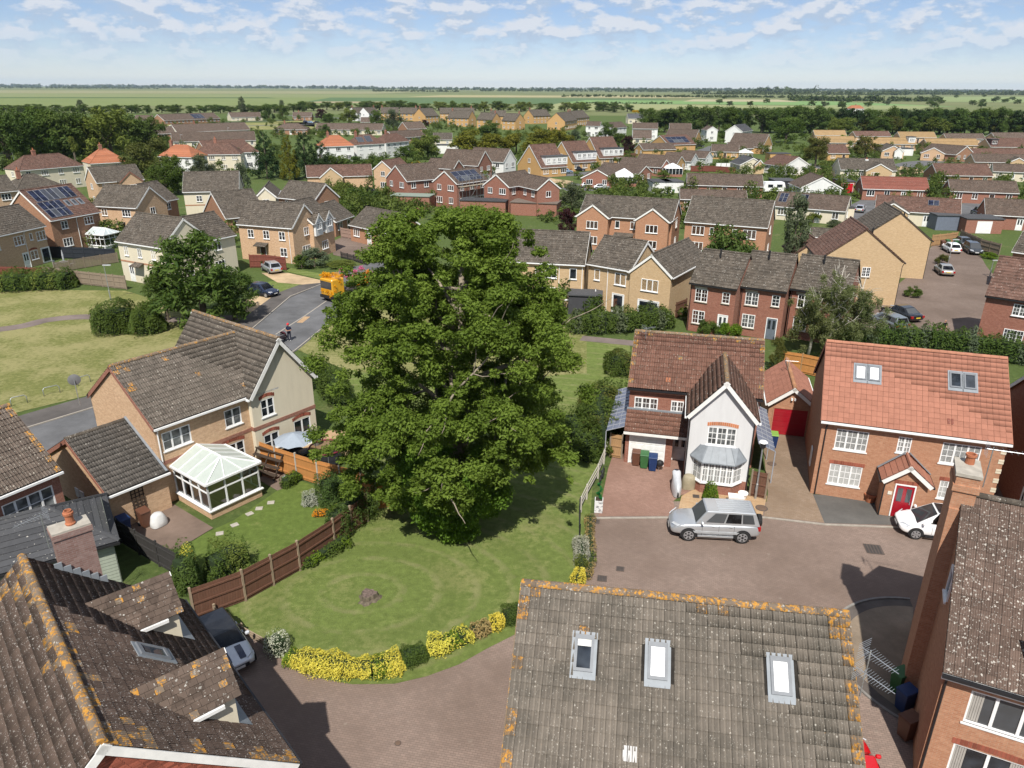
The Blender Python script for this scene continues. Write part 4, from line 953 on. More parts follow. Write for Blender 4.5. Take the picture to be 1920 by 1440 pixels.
# ---------------------------------------------------------------- the near houses
D_RED = paint('red_door_paint', (0.30, 0.008, 0.018), 0, 0.3)
D_WHITE = plain('white_door', (0.72, 0.72, 0.70), 0.4)
D_GREY = plain('grey_door', (0.13, 0.15, 0.18), 0.4)
D_BROWN = plain('brown_door', (0.10, 0.05, 0.03), 0.5)
DOORS = [D_WHITE, D_WHITE, D_GREY, D_BROWN]
SHUT = plain('white_louvred_shutter', (0.50, 0.50, 0.48), 0.5)
def lich_verge(pr=0.75, vr=0.5):
 def f(r, c, nr, nc):
  e = min(c, nc - 1 - c); t = nr - 1 - r
  if t == 0 and random.random() < pr * 0.3: return 1
  if e == 0 and random.random() < vr: return 1
  if e <= 1 and t <= 2 and random.random() < vr: return 1
  return 1 if random.random() < 0.006 else 0
 return f
def blinds(win, w, h, nl, cov=.5):
 """slatted shutters just behind the panes"""
 g = G()
 for i in range(nl):
  a = -w/2 + w * i / nl + 0.06; b = a + w / nl - 0.12
  k = max(4, int(h / 0.085))
  for j in range(k):
   z = 0.09 + (h - 0.18) * j / k; g.box(a, b, 0.008, 0.016, z, z + (h - .18) / k * cov)
 g.build('shutter', SHUT, win)
# --- A: the tall brown roofed house with two dormers, lower left
oA = P(560, 1430, 5.3)
A = thing('house', 'brick house with brown lichen-streaked roof and two cream-cheeked dormers, bottom left corner', 'house', oA[0], oA[1], 0, math.radians(131.2))
bA = Block(A, 0.15, 0.3, 9.1, 8.1, 5.3, 9.2, 'x')
bA.walls(B_RED, eo=0.3)
T_A = tile('dark_brown_tile', (0.088, 0.062, 0.049), 0.25, 0.68, (0.36, 0.33, 0.30), sc=13)
roA, slA, WA, LA = bA.roof(T_A, 2, eo=0.3, vo=0.18, trim=WHITEP, gutter=BLACK, sides='fb', ridge_mat=T_LICH2,
 verge=lambda r, c, nr, nc: 1 if (c <= 1 and random.random() < 0.3) or (nr - 1 - r <= 1 and c < nc * 0.6 and random.random() < 0.3) or (c < 4 and nr - r < 5 and random.random() < .35) else 0)
# brick face of the near gable, course by course
def brick_face(par, pts_fn, mat, z0, z1, name='brick', limit=300, faces=None, wob=0.006, bk=None, key=None):
 """real bricks standing proud of the mortar; pts_fn(z) gives (u0, u1) spans at a height; bk.at places them"""
 face, block = key
 W_, H_ = 0.215, 0.065; items = []
 n = int((z1 - z0) / 0.075)
 for j in range(n):
  z = z0 + 0.075 * j
  for (a, b) in pts_fn(z + 0.033):
   u = a - (0.1125 if j % 2 else 0)
   while u < b - 0.02:
    l, r = max(a, u), min(b, u + W_)
    if r - l > 0.05: items.append(((l + r)/2, z, r - l))
    u += 0.225
 c0 = math.cos(block.par.rotation_euler[2]); s0 = math.sin(block.par.rotation_euler[2]); lx, ly = block.par.location[0], block.par.location[1]
 def key_(it):
  x, y, z = block.at(face, it[0], it[1]); wx, wy = lx + x*c0 - y*s0, ly + x*s0 + y*c0
  r = np.array([wx, wy, z - CAMH]); dp = r @ _f; ix, iy = FPX * (r @ _R) / dp, FPX * (r @ _D) / dp
  return np.linalg.norm(r) + (0 if dp > 0 and abs(ix) < 962 and abs(iy) < 722 else 500)
 items.sort(key=key_)
 g = G(); g.box(-W_/2, W_/2, -0.012, 0.02, 0, H_); me = g.mesh('brick', mat)
 for u, z, l in items[:limit]:
  inst('brick', me, faces, block.at(face, u, z, 0.0 + random.uniform(-wob, wob) * .5), (0, 0, FACE[face]), (l / W_, 1, 1))
 g = G()
 for u, z, l in items[limit:]:
  x, y, zz = block.at(face, u, z, random.uniform(-wob, wob) * .5); a = FACE[face]; ux = np.array([math.cos(a), math.sin(a), 0]); vy = np.array([-math.sin(a), math.cos(a), 0])
  g.obox((x, y, zz), ux, vy, (0, 0, 1), -l/2, l/2, -0.012, 0.02, 0, H_)
 if g.v: tag(g.build('bricks', mat, faces), kind='stuff')
def brick_piece(name, c, var=0.35):
 if name in MATS: return MATS[name]
 a = N(name); r = a.rand(); p = a.pos()
 cc = a.mix(r, tuple(x * (1 - var) for x in c), tuple(x * (1 + var) for x in c)); cc = a.mix(a.rng(a.noise(p, 1.1, 4, .6), .4, .7, 0, .4), cc, tuple(x * .7 for x in c))
 cc = a.mix(a.rng(a.noise(p, 30, 3, .6), .5, .8, 0, .5), cc, tuple(x * .6 for x in c))
 MATS[name] = a.bsdf(cc, 0.92, 0.15, bump=a.noise(p, 60, 2), bs=.4, bd=.006); return MATS[name]
BP_RED = brick_piece('single_red_brick', (0.27, 0.085, 0.055)); BP_ORANGE = brick_piece('single_orange_brick', (0.46, 0.175, 0.08), .25)
def gabA(z):
 zt = 5.25
 if z > 9.0: return []
 k = (9.1 - z) / (9.1 - zt) * bA.d / 2; return [(bA.d/2 - k + .05, bA.d/2 + k - .05)]
gA = A.children[0]
brick_face(A, gabA, BP_RED, 6.0, 8.9, faces=gA, key=('l', bA))
# dormers
def dormer(u, label=None):
 t = G(); fy = 0.95; hw = 0.78; zb = 5.3 + fy * .907; ze, zr = 7.32, 8.28
 by = (ze - 5.3) / .907 + .1
 t.poly([(u - hw, fy, zb - .05), (u + hw, fy, zb - .05), (u + hw, fy, ze), (u, fy, zr - .08), (u - hw, fy, ze)])
 t.poly([(u - hw, by, ze), (u - hw, fy, zb - .05), (u - hw, fy, ze)]); t.poly([(u + hw, fy, zb - .05), (u + hw, by, ze), (u + hw, fy, ze)])
 d = t.build('dormer', R_CREAM, A)
 b = Block(A, u - hw, fy, 2*hw, 3.3 - fy, ze - .06, zr, 'y')
 me, p, s = window_mesh(1.0, 0.95, 2, 'plain', WHITE); o = inst('window', me, d, (u, fy - .02, 6.35)); inst('pane', p.mesh('pane', GLASS), o)
 half = hw + .16; rise = zr - (ze - .06); Ls = math.hypot(half, rise); cu, su = half / Ls, rise / Ls
 g = G(); W = 2.75
 sl = [(np.array([u + half, fy - .15, ze - .06]), np.array([0, 1, 0.]), np.array([-cu, 0, su]), np.array([su, 0, cu])),
   (np.array([u - half, fy - .15 + W, ze - .06]), np.array([0, -1, 0.]), np.array([cu, 0, su]), np.array([-su, 0, cu]))]
 g2 = G(); V, F = TPROTO['flat']; lk = G()
 for O, uu, v, n in sl:
  g.obox(O, uu, v, n, 0, W, 0, Ls, -.07, -.004)
  nr = 7; nc = 12
  for i in range(nr):
   for j in range(nc):
    a0 = W * j / nc + (W / nc / 2 if i % 2 else 0); b0 = Ls * i / nr
    tgt = lk if random.random() < (0.22 if (i > nr - 3 or j < 2 or j > nc - 3) else .05) else g2
    l = W / nc * .97
    if a0 + l > W: l = W - a0
    if l < .03: continue
    p = [O + uu * a0 + v * b0 + n * .028, O + uu * (a0 + l) + v * b0 + n * .028, O + uu * (a0 + l) + v * (b0 + Ls / nr + .01) + n * .004, O + uu * a0 + v * (b0 + Ls / nr + .01) + n * .004]
    q = [O + uu * a0 + v * b0, O + uu * (a0 + l) + v * b0]
    tgt.add(p + q, [(0, 1, 2, 3), (4, 5, 1, 0)])
 r = g.build('dormer_roof', T_A, d); tag(g2.build('dormer_tiles', T_BROWN, r), kind='stuff'); tag(lk.build('lichened_tiles', T_LICH2, r), kind='stuff')
 q = G()
 for O, uu, v, n in sl:
  q.obox(O, uu, v, n, -.02, .0, 0, Ls + .02, -.17, -.01); q.obox(O, uu, np.array([0, 0, 1.]), np.array([n[0] / abs(n[0]), 0, 0]), 0, W - .5, -.13, -.02, -.02, .07)
 q.build('fascia', WHITEP, d)
 q = G();
 q.add([(u - hw - .02, fy - .35, zb - .27), (u + hw + .25, fy - .35, zb - .27), (u + hw + .25, by - .2, ze - .12), (u + hw + .01, by - .2, ze - .12), (u + hw + .01, fy, zb + .05), (u - hw - .02, fy, zb + .05)], [(0, 1, 4, 5), (1, 2, 3, 4)])
 q.build('flashing', LEAD, d)
dormer(2.35); dormer(7.0)
O_, u_, v_, n_ = slA[0][1:]
skylight(A, O_, u_, v_, n_, 4.45, 2.45, 0.62, 0.98, pane=GLASS, frame=LEAD)
chA = G(); chA.box(9.2, 9.85, 2.35, 3.45, 0, 9.45); chA.box(9.16, 9.89, 2.31, 3.49, 9.45, 9.65)
chim_o = chA.build('chimney', brick('weathered_chimney_brick', (.22, .125, .105), (.30, .20, .175), (.30, .26, .23), .6), A)
chB = G(); chB.box(9.18, 9.87, 2.33, 3.47, 9.65, 9.72); chB.build('mortar_cap', CONC, chim_o)
g = G(); g.lathe([(r_, z_ - .78) for r_, z_ in ((.14, 10.5), (.16, 10.56), (.13, 10.6), (.12, 10.85), (.16, 10.87), (.16, 10.95), (.12, 10.97), (.12, 11.02), (.09, 11.02), (.09, 10.7))], 14, 9.52, 2.85); g.build('chimney_pot', TERRA, chim_o)
g = G()
for k in range(6): g.obox((9.16, 2.25 + k * .23, 5.3 + (2.25 + k * .23) * .907), (1, 0, 0), (0, 1, 0), (0, 0, 1), -.05, .0, 0, .22, .0, .32)
g.build('flashing', LEAD, chim_o)
bA.downpipe('f', 0.1)
# --- B: the grey roof in the foreground, three roof windows
rB = math.atan2(16.76 - 18.13, 9.51 - .31)
uB = np.array([math.cos(rB), math.sin(rB)]); nB = np.array([-uB[1], uB[0]]); rl = P(978, 1092, 9.25); rr = P(1592, 1152, 9.25); wB = math.hypot(*(rr - rl))
tB = math.tan(math.radians(38)); hdB = 4.9
o = rl - nB * hdB
Bh = thing('house', 'grey tiled house roof in the foreground with three roof windows and orange-lichened ridge', 'house', o[0], o[1], 0, rB)
bB = Block(Bh, 0.15, 0.3, wB - .3, 2 * hdB - .6, 9.25 - hdB * tB, 9.25, 'x')
bB.walls(B_ORANGE, eo=.3)
T_B = tile('grey_double_roman_tile', (0.150, 0.128, 0.105), 0.17, 0.34, (0.40, 0.37, 0.32), sc=14, lich=.12, moss=.5)
LB = math.hypot(hdB, hdB * tB)
SKB = [(1095, 1225), (1233, 1240), (1463, 1268)]
def onslopeB(px, py):
 """meet the sight line with the front slope"""
 v = _R * (px - 960) + _D * (py - 720) + _f * FPX
 # slope plane: z = 9.25 - tB * (distance in front of the ridge)
 # distance = -(q - rl).nB
 k = (9.25 - CAMH + tB * (-(nB @ rl))) / (v[2] - tB * (nB @ v[:2]))
 q = v[:2] * k; return float(uB @ (q - rl)), float(-(nB @ (q - rl)))
pos_sk = []
for px, py in SKB:
 a, s_ = onslopeB(px, py); pos_sk.append((a - .27, (hdB - s_) / math.cos(math.radians(38)) - .5))
def skipB(a, b): return any(p[0] - .05 < a < p[0] + .6 and p[1] - .1 < b < p[1] + 1.05 for p in pos_sk)
roB, slB, WB, _ = bB.roof(T_B, 2, eo=.3, vo=.15, trim=T_LICH, sides='f', ridge_mat=T_LICH2, skip={'f': skipB}, verge=lich_verge(.9, .55))
O_, u_, v_, n_ = slB[0][1:]
PALE = plain('sky_lit_glass_blind', (0.70, 0.71, 0.72), 0.25)  # even pale tone over the whole roof window pane
for i, (a, b) in enumerate(pos_sk):
 skylight(Bh, O_, u_, v_, n_, a, b, .54, 1.0, pane=(GLASS if i == 0 else PALE), blind=(0.22 if i == 0 else 0))
for k in range(3):   # a vent tile low on the slope
 a, s_ = onslopeB(1181 , 1413); b = (hdB - s_) / math.cos(math.radians(38))
 g = G(); g.obox(O_, u_, v_, n_, a - .19 + k * .13, a - .08 + k * .13, b - .2, b + .18, .035, .07)
 g.build('vent_tile', plain('pale_tile', (.42, .41, .40), .8), roB)
# --- C: the tall orange brick house on the right
oC = P(1766, 1260, 5.3)
Ch = thing('house', 'orange brick house with stained brown roof and tall chimney, bottom right corner', 'house', oC[0], oC[1], 0, math.radians(-26.4))
bC = Block(Ch, 0.15, 0.3, 10.5, 9.6, 5.3, 9.4, 'x')
T_C = tile('brown_spotted_tile', (0.112, 0.078, 0.062), 0.22, 0.70, (0.46, 0.43, 0.38), sc=9, moss=.35)
hC = {'f': [(2.0, 3.35, 2.3, 1.35), (1.85, 0.35, 2.1, 2.0), (6.2, 3.35, 1.8, 1.35), (6.2, .9, 1.8, 1.3)]}
bC.walls(B_ORANGE, holes=hC, eo=.3)
bC.roof(T_C, 2, eo=.3, vo=.12, trim=None, gutter=BLACK, sides='f', ridge_mat=T_GREY, verge=lambda *a: 0)
g = G(); g.obox((0.03, 0, 5.22), (1, 0, 0), (0, 1, 0), (0, 0, 1), 0, 10.8, .02, .05, -.2, .06); g.build('fascia', WHITEP, Ch)
g = G(); g.box(-.32, .15, 4.62, 6.25, 0, 8.9); g.box(-.32, .42, 4.72, 6.05, 8.9, 10.2); g.box(-.38, .48, 4.66, 6.11, 9.6, 9.85)
cC = g.build('chimney', B_ORANGE, Ch)
g = G(); g.box(-.37, .47, 4.67, 6.1, 10.2, 10.32); g.build('mortar_cap', CONC, cC)
g = G(); g.lathe([(.16, 10.32), (.15, 10.6), (.19, 10.62), (.19, 10.7), (.13, 10.7), (.12, 10.4)], 14, .1, 5.7); g.build('chimney_pot', TERRA, cC)
for w_ in ((2.0, 3.35, 2.3, 1.35, 3), (1.85, .35, 2.1, 2.0, 2), (6.2, 3.35, 1.8, 1.35, 2), (6.2, .9, 1.8, 1.3, 3)):
 wo = bC.window('f', w_[0], w_[1], w_[2], w_[3], w_[4], 'plain', GLASS, out=-.06, sill=True)
 for sx in (-1, 1):
  g = G()
  for k in range(5): g.box(sx * (w_[2]/2 - .1 - k * .07) - .03, sx * (w_[2]/2 - .1 - k * .07) + .03, .002 + .005 * (k % 2), .010 + .005 * (k % 2), .1, w_[3] - .1)
  g.build('curtain', plain('grey_curtain', (.35, .33, .30), .9), wo)
bC.arch('f', 1.85, 2.35, 2.1, BP_RED, rise=.05)
wo = bC.window('l', 6.5, 6.0, 0.75, 1.15, 1, 'plain', GLASS, out=.03)
bC.downpipe('f', .08)
def frC(z):
 spans = [(0.16, 9.0)]
 for (u, z0, a, b) in hC['f']:
  if z0 - .02 < z < z0 + b + .02:
   nsp = []
   for s0, s1 in spans:
    if u + a/2 < s0 or u - a/2 > s1: nsp.append((s0, s1)); continue
    nsp += [(s0, u - a/2), (u + a/2, s1)]
   spans = [q for q in nsp if q[1] - q[0] > .05]
  if abs(z - 2.5) < .14 and abs(u - 1.85) < .01: spans = [q for s0, s1 in spans for q in ((s0, min(s1, .7)), (max(s0, 3.0), s1)) if q[1] - q[0] > .05]
 return spans
brick_face(Ch, frC, BP_ORANGE, 0.03, 5.1, faces=Ch.children[0], key=('f', bC))
# --- D: brown roofed house with the white gable
oD = P(1177.5, 726, 5)
Dh = thing('house', 'house with red-brown roof, white rendered front gable and grey lead bay window', 'house', oD[0], oD[1], 0, math.radians(-13.26))
bD = Block(Dh, .12, .25, 8.15, 6.5, 5.0, 7.75, 'x')
bD.walls(B_RED, eo=.25)
T_D = tile('rusty_brown_tile', (0.155, 0.080, 0.058), 0.2, 0.42, (0.34, 0.29, 0.24), lich=.22)
roD, slD, WD, LD = bD.roof(T_D, 2, eo=.25, vo=.12, trim=T_LICH, gutter=BLACK, sides='f', ridge_mat=T_LICH, verge=lich_verge(.5, .3))
wD = Block(Dh, 4.0, -3.1, 3.75, 4.2, 4.85, 7.25, 'y')
wD.walls(R_GREY, faces='flr', eo=.22, holes={'f': [(1.95, 3.0, 1.65, 1.2)]})
wD.roof(tile('brown_gable_tile', (0.15, 0.088, 0.066), .2, .3, lich=.1), 2, eo=.22, vfront=.28, vback=.6, trim=WHITEP, gutter=WHITE, sides='rl', ridge_mat=T_LICH)
wD.window('f', 1.95, 3.0, 1.65, 1.2, 3, 'geo', GLASSB, out=-.04); wD.arch('f', 1.95, 4.22, 1.65, BP_ORANGE, rise=.1)
g = G(); g.box(4.0 - .03, 7.78, -3.13, -3.101, 0, .75); g.box(3.97, 3.999, -3.13, .2, 0, .75); g.build('brick_plinth', B_RED, Dh)
bD.window('f', 1.1, 3.15, 1.5, 1.15, 3, 'geo', GLASSB, out=.02); bD.window('f', 3.1, 3.15, .8, 1.1, 2, 'geo', GLASSB, out=.02)
# lean-to over garage and door
g = G(); g.box(.12, 2.85, -.85, .249, 0, 2.45); g.box(2.85, 3.15, -.85, -.6, 0, 2.45); go = g.build('garage_wall', B_RED, Dh)
gB = Block(Dh, .12, -.85, 2.73, 1.0, 2.5)
gB.door('f', 1.42, .02, 2.2, 2.05, D_WHITE, name='garage_door')
db = Block(Dh, 3.0, .24, 1.2, 1, 2.5); db.door('f', .62, .02, .85, 2.0, D_WHITE, 'top')
Oq = np.array([0.02, -1.35, 2.45]); vq = np.array([0, 1.6, 1.0]); Lq = math.hypot(1.6, 1.0); vq = vq / Lq; nq = np.array([0, -vq[2], vq[1]])
g = G(); g.obox(Oq, (1, 0, 0), vq, nq, 0, 3.97, 0, Lq, -.09, -.004); lr = g.build('lean_to_roof', T_D, Dh)
tiles(lr, Oq, np.array([1, 0, 0.]), vq, nq, 3.97, Lq, T_D)
g = G(); g.box(.0, 3.98, -1.42, -1.36, 2.30, 2.46); g.build('fascia', WHITEP, Dh)
g = G(); g.box(.02, 3.98, .1, .24, 3.42, 3.52); g.build('flashing', LEAD, Dh)
# bay window
def bay(t, x0, x1, y, z0, z1, zt, dep, wall, plinth=.65):
 sl = .55; pts = [(x0, y), (x0 + sl, y - dep), (x1 - sl, y - dep), (x1, y)]
 g = G()
 for i in range(3):
  (ax, ay), (bx, by) = pts[i], pts[i + 1]; g.poly([(ax, ay, 0), (bx, by, 0), (bx, by, z0), (ax, ay, z0)])
 g.poly([(p[0], p[1], z0) for p in pts]); b = g.build('bay_window', wall, t)
 for i, nl in ((0, 1), (1, 5), (2, 1)):
  (ax, ay), (bx, by) = pts[i], pts[i + 1]; l = math.hypot(bx - ax, by - ay)
  me, p, s = window_mesh(l - .02, z1 - z0, nl, 'geo', WHITE); o = inst('window', me, b, ((ax + bx)/2, (ay + by)/2, z0), (0, 0, math.atan2(by - ay, bx - ax)))
  inst('pane', p.mesh('pane', GLASS), o); blinds(o, l - .1, z1 - z0, nl); inst('sill', s.mesh('sill', WHITE), o)
 e = .22; q = [(x0 - e, y), (x0 + sl - e * .4, y - dep - e), (x1 - sl + e * .4, y - dep - e), (x1 + e, y)]; tp = [(x0 + .35, y), (x0 + .75, y - .12), (x1 - .75, y - .12), (x1 - .35, y)]
 g = G()
 for i in range(3): g.poly([(*q[i], z1 + .03), (*q[i + 1], z1 + .03), (*tp[i + 1], zt), (*tp[i], zt)])
 g.poly([(*p, zt) for p in tp]); g.poly([(*p, z1 + .03) for p in reversed(q)])
 for i in range(3): g.poly([(*q[i], z1 - .05), (*q[i + 1], z1 - .05), (*q[i + 1], z1 + .03), (*q[i], z1 + .03)])
 r = g.build('bay_roof', LEAD, b)
 g = G()
 for i in range(4): g.bar((*q[i], z1 + .045), (*tp[i], zt + .02), .05)
 for i in (1, 2):
  for k in (1, 2):
   a = np.array([*q[i], z1 + .04]) ;
 for k in range(1, 4):
  f_ = k / 4; g.bar((q[1][0] + (q[2][0] - q[1][0]) * f_, q[1][1], z1 + .045), (tp[1][0] + (tp[2][0] - tp[1][0]) * f_, tp[1][1], zt + .015), .035)
 g.build('lead_roll', LEAD, r); return b
bay(Dh, 4.45, 7.35, -3.1, .75, 2.15, 2.95, .62, B_RED)
# translucent side roofs
POLY = N('blue_grey_polycarbonate'); POLY = POLY.bsdf(POLY.mix(POLY.rng(POLY.noise(POLY.obj(), 3, 3), .3, .7), (.10, .115, .16), (.16, .175, .225)), 0.25, .5)
for nm, x0, x1, y0, y1, za, zb in (('side_canopy', -1.15, .05, -1.0, 6.2, 2.2, 2.65), ('side_canopy', 9.35, 8.3, -1.5, 5.0, 2.2, 2.65)):
 O = np.array([x0, y0, za]); vv = np.array([x1 - x0, 0, zb - za]); l = np.linalg.norm(vv); vv /= l; uu = np.array([0, 1, 0.]); nn = np.cross(uu, vv) ; nn = nn if nn[2] > 0 else -nn
 g = G(); g.obox(O, uu, vv, nn, 0, y1 - y0, 0, l, -.02, 0); cn = g.build('side_canopy', POLY, Dh)
 g = G(); k = int((y1 - y0) / .62)
 for i in range(k + 1): g.obox(O, uu, vv, nn, (y1 - y0) * i / k - .025, (y1 - y0) * i / k + .025, 0, l, .002, .035)
 for f_ in (.33, .66): g.obox(O, uu, vv, nn, 0, y1 - y0, l * f_ - .012, l * f_ + .012, .001, .012)
 for i in (0, k//2, k): g.box(x0 - .03, x0 + .03, y0 + (y1 - y0) * i / k - .03, y0 + (y1 - y0) * i / k + .03, 0, za - .02)
 g.build('glazing_bar', plain('grey_bar', (.28, .29, .32), .5), cn)
g = G(); g.box(2.0, 2.08, 1.1, 1.2, 5.2 + .9 * .78, 5.2 + .9 * .78 + .28)
g = G()
Os, us, vs_, ns = slD[0][1:]
for k in (0, .17): g.obox(Os, us, vs_, ns, 2.35 + k, 2.47 + k, .62, .95, .04, .075)
g.build('vent_tile', T_CLAY, roD)
wD.downpipe('f', .02, BLACK); wD.downpipe('f', 3.73, BLACK)
# --- E: small garage with the red door
oE = P(1438, 757, 2.4)
Eh = thing('garage', 'small orange tiled garage with a red up-and-over door between two houses', 'garage', oE[0], oE[1], 0, math.radians(-14))
bE = Block(Eh, .2, .3, 3.0, 5.8, 2.4, 3.75, 'y')
bE.walls(B_ORANGE, eo=.2)
bE.roof(T_ORANGE, 2, eo=.2, vfront=.25, vback=.1, trim=WHITEP, gutter=WHITE, sides='rl', ridge_mat=tile('tan_ridge_tile', (.34, .17, .09), .15, .2))
bE.door('f', 1.5, .03, 2.25, 2.0, D_RED, name='garage_door', fm=B_ORANGE)
g = G()
for sx in (-.12, .1): g.box(1.7 + sx, 1.82 + sx, .12, .3, 2.75, 2.9)
g.build('security_light', WHITE, Eh)
# --- F: the new orange roofed house with red door
oF = P(1540, 788, 5)
Fh = thing('house', 'orange brick house with bright orange tiled roof, gabled porch and red front door', 'house', oF[0], oF[1], 0, math.radians(-18.06))
bF = Block(Fh, .12, .25, 9.55, 8.0, 5.0, 8.54, 'x')
holesF = {'f': [(1.72, 3.2, 1.75, 1.3), (4.5, 3.5, .72, 1.0), (7.4, 3.2, 1.95, 1.3), (1.72, .85, 1.8, 1.35), (7.2, .95, .9, 1.15)]}
bF.walls(B_ORANGE, holes=holesF, eo=.25)
roF, slF, WF, LF = bF.roof(T_ORANGE, 2, eo=.25, vo=.12, trim=T_ORANGE, gutter=WHITE, sides='f', ridge_mat=tile('salmon_ridge', (.37, .17, .11), .1))
for u, z, a, b in holesF['f']:
 nl = 3 if a > 1.5 else 2
 wo = bF.window('f', u, z, a, b, nl, 'geo', GLASS if z > 3 else GLASSB, out=-.05); blinds(wo, a, b, nl, .4 if z > 3 else .72)
 if z < 2: bF.arch('f', u, z + b, a, BP_RED, rise=.0)
Os, us, vs_, ns = slF[0][1:]
for i, (a, b) in enumerate(((1.7, 3.0), (6.75, 3.15))):
 for k in (0, .74): skylight(Fh, Os, us, vs_, ns, a + k, b, .62, 1.05, pane=PALE if (i == 0) else GLASS, blind=0)
g = G()
for k in (0, .18): g.obox(Os, us, vs_, ns, 6.6 + k, 6.72 + k, .75, 1.1, .03, .06)
g.build('vent_tile', T_RED, roF)
pF = Block(Fh, 3.75, -1.1, 2.25, 1.4, 2.35, 3.45, 'y')
pF.walls(B_ORANGE, faces='flr', eo=.2)
pF.roof(T_ORANGE, 1, eo=.2, vfront=.22, vback=.0, trim=WHITEP, gutter=BLACK)
pF.door('f', 1.12, .05, .95, 2.05, D_RED, 'top'); pF.arch('f', 1.12, 2.16, 1.1, BP_RED, rise=0)
g = G(); g.obox((3.52, .0, 2.38), (.74, 0, .67), (0, 1, 0), (-.67, 0, .74), 0, 1.75, .1, .24, .05, .09); g.obox((6.23, 0, 2.38), (-.74, 0, .67), (0, 1, 0), (.67, 0, .74), 0, 1.75, .1, .24, .05, .09); g.build('flashing', LEAD, Fh)
g = G(); g.box(4.02, 4.24, -1.135, -1.101, 1.42, 1.62); g.build('house_number_plaque', plain('cream_plaque', (.6, .58, .5), .5), Fh)
g = G()
for z in range(32):     # toothed corner bricks
 if z % 4 < 2: g.box(9.42, 9.692, .228, .5, z * .15 + .02, z * .15 + .14)
g.build('quoin', R_CREAM, Fh)
bF.downpipe('f', .25); pF.downpipe('f', .02)
g = G(); g.box(.04, .1, 2.3, 2.9, .8, 2.0); g.build('meter_box', WHITE, Fh)
# --- G: the long grey roofed house with conservatory
oG = P(287, 805, 5)
Gh = thing('house', 'pair of joined brick and cream houses with long grey roof and white conservatory', 'house', oG[0], oG[1], 0, math.radians(52.5))
bG = Block(Gh, .12, .25, 8.1, 7.6, 5.0, 7.85, 'x')
hG = {'f': [(1.25, 3.3, 1.75, 1.15), (4.95, 3.3, 1.15, 1.15), (4.6, .95, 1.7, 1.2)]}
bG.walls(B_BUFF, holes=hG, eo=.25)
T_G = tile('mottled_grey_tile', (0.115, 0.097, 0.080), 0.22, 0.58, (0.36, 0.33, 0.28), sc=9, lich=.08)
bG.roof(T_G, 2, eo=.25, vo=.1, trim=B_RED, gutter=WHITE, sides='f', ridge_mat=T_LICH, verge=lambda r, c, nr, nc: 1 if (c < 3 and nr - r < 7 and random.random() < .6) or random.random() < .01 else 0)
for i, (u, z, a, b) in enumerate(hG['f']):
 bG.window('f', u, z, a, b, 3 if a > 1.5 else 2, 'cross', GLASSB if i < 2 else GLASS, out=-.04, lintel=(BP_RED if z < 2 else None))
wG = Block(Gh, 6.2, -.1, 4.75, 9.4, 4.9, 8.25, 'y')
hW = {'f': [(1.15, 3.25, 1.0, 1.2), (1.15, .85, 1.15, 1.15), (3.6, .05, 1.35, 2.1)]}
wG.walls(R_CREAM, holes=hW, eo=.22)
wG.roof(T_G, 2, eo=.22, vfront=.25, vback=.2, trim=WHITEP, gutter=WHITE, sides='l', ridge_mat=T_LICH)
for i, (u, z, a, b) in enumerate(hW['f']):
 wG.window('f', u, z, a, b, 2, 'cross', GLASS, out=-.04, sill=z > .5, lintel=BP_RED)
g = G(); g.box(6.17, 11.0, -.125, -.101, 2.55, 2.8); g.box(6.17, 6.199, -.125, .3, 2.55, 2.8); g.build('brick_band', B_RED, Gh)
g = G(); g.box(.12, 6.19, .225, .249, 2.5, 2.72); g.build('brick_band', B_RED, Gh)
bG.downpipe('f', .15, WHITE)
# attached garage
a0 = P(203, 930, 2.4); rel = a0 - oG; ug = np.array([math.cos(math.radians(52.5)), math.sin(math.radians(52.5))]); ng = np.array([-ug[1], ug[0]])
gG = Block(Gh, -3.2, -.3, 3.3, 7.6, 2.4, 4.6, 'x')
gG.walls(B_BUFF, faces='fbl', eo=.25); gG.roof(tile('dark_grey_tile', (0.098, 0.088, 0.078), .2, .25), 2, eo=.25, vo=.12, trim=B_RED, gutter=WHITE, sides='f', ridge_mat=T_GREY)
g = G(); g.obox((-.02, -.55, 2.47), (0, math.cos(.52), math.sin(.52)), (1, 0, 0), (0, -math.sin(.52), math.cos(.52)), 0, 4.6, 0, .13, .04, .09); g.build('flashing', LEAD, Gh)
g = G()
for k in range(2): g.box(-3.26, -3.2, 3.0 + k * .6, 3.45 + k * .6, .7, 1.3)
g.build('meter_box', WHITE, Gh)
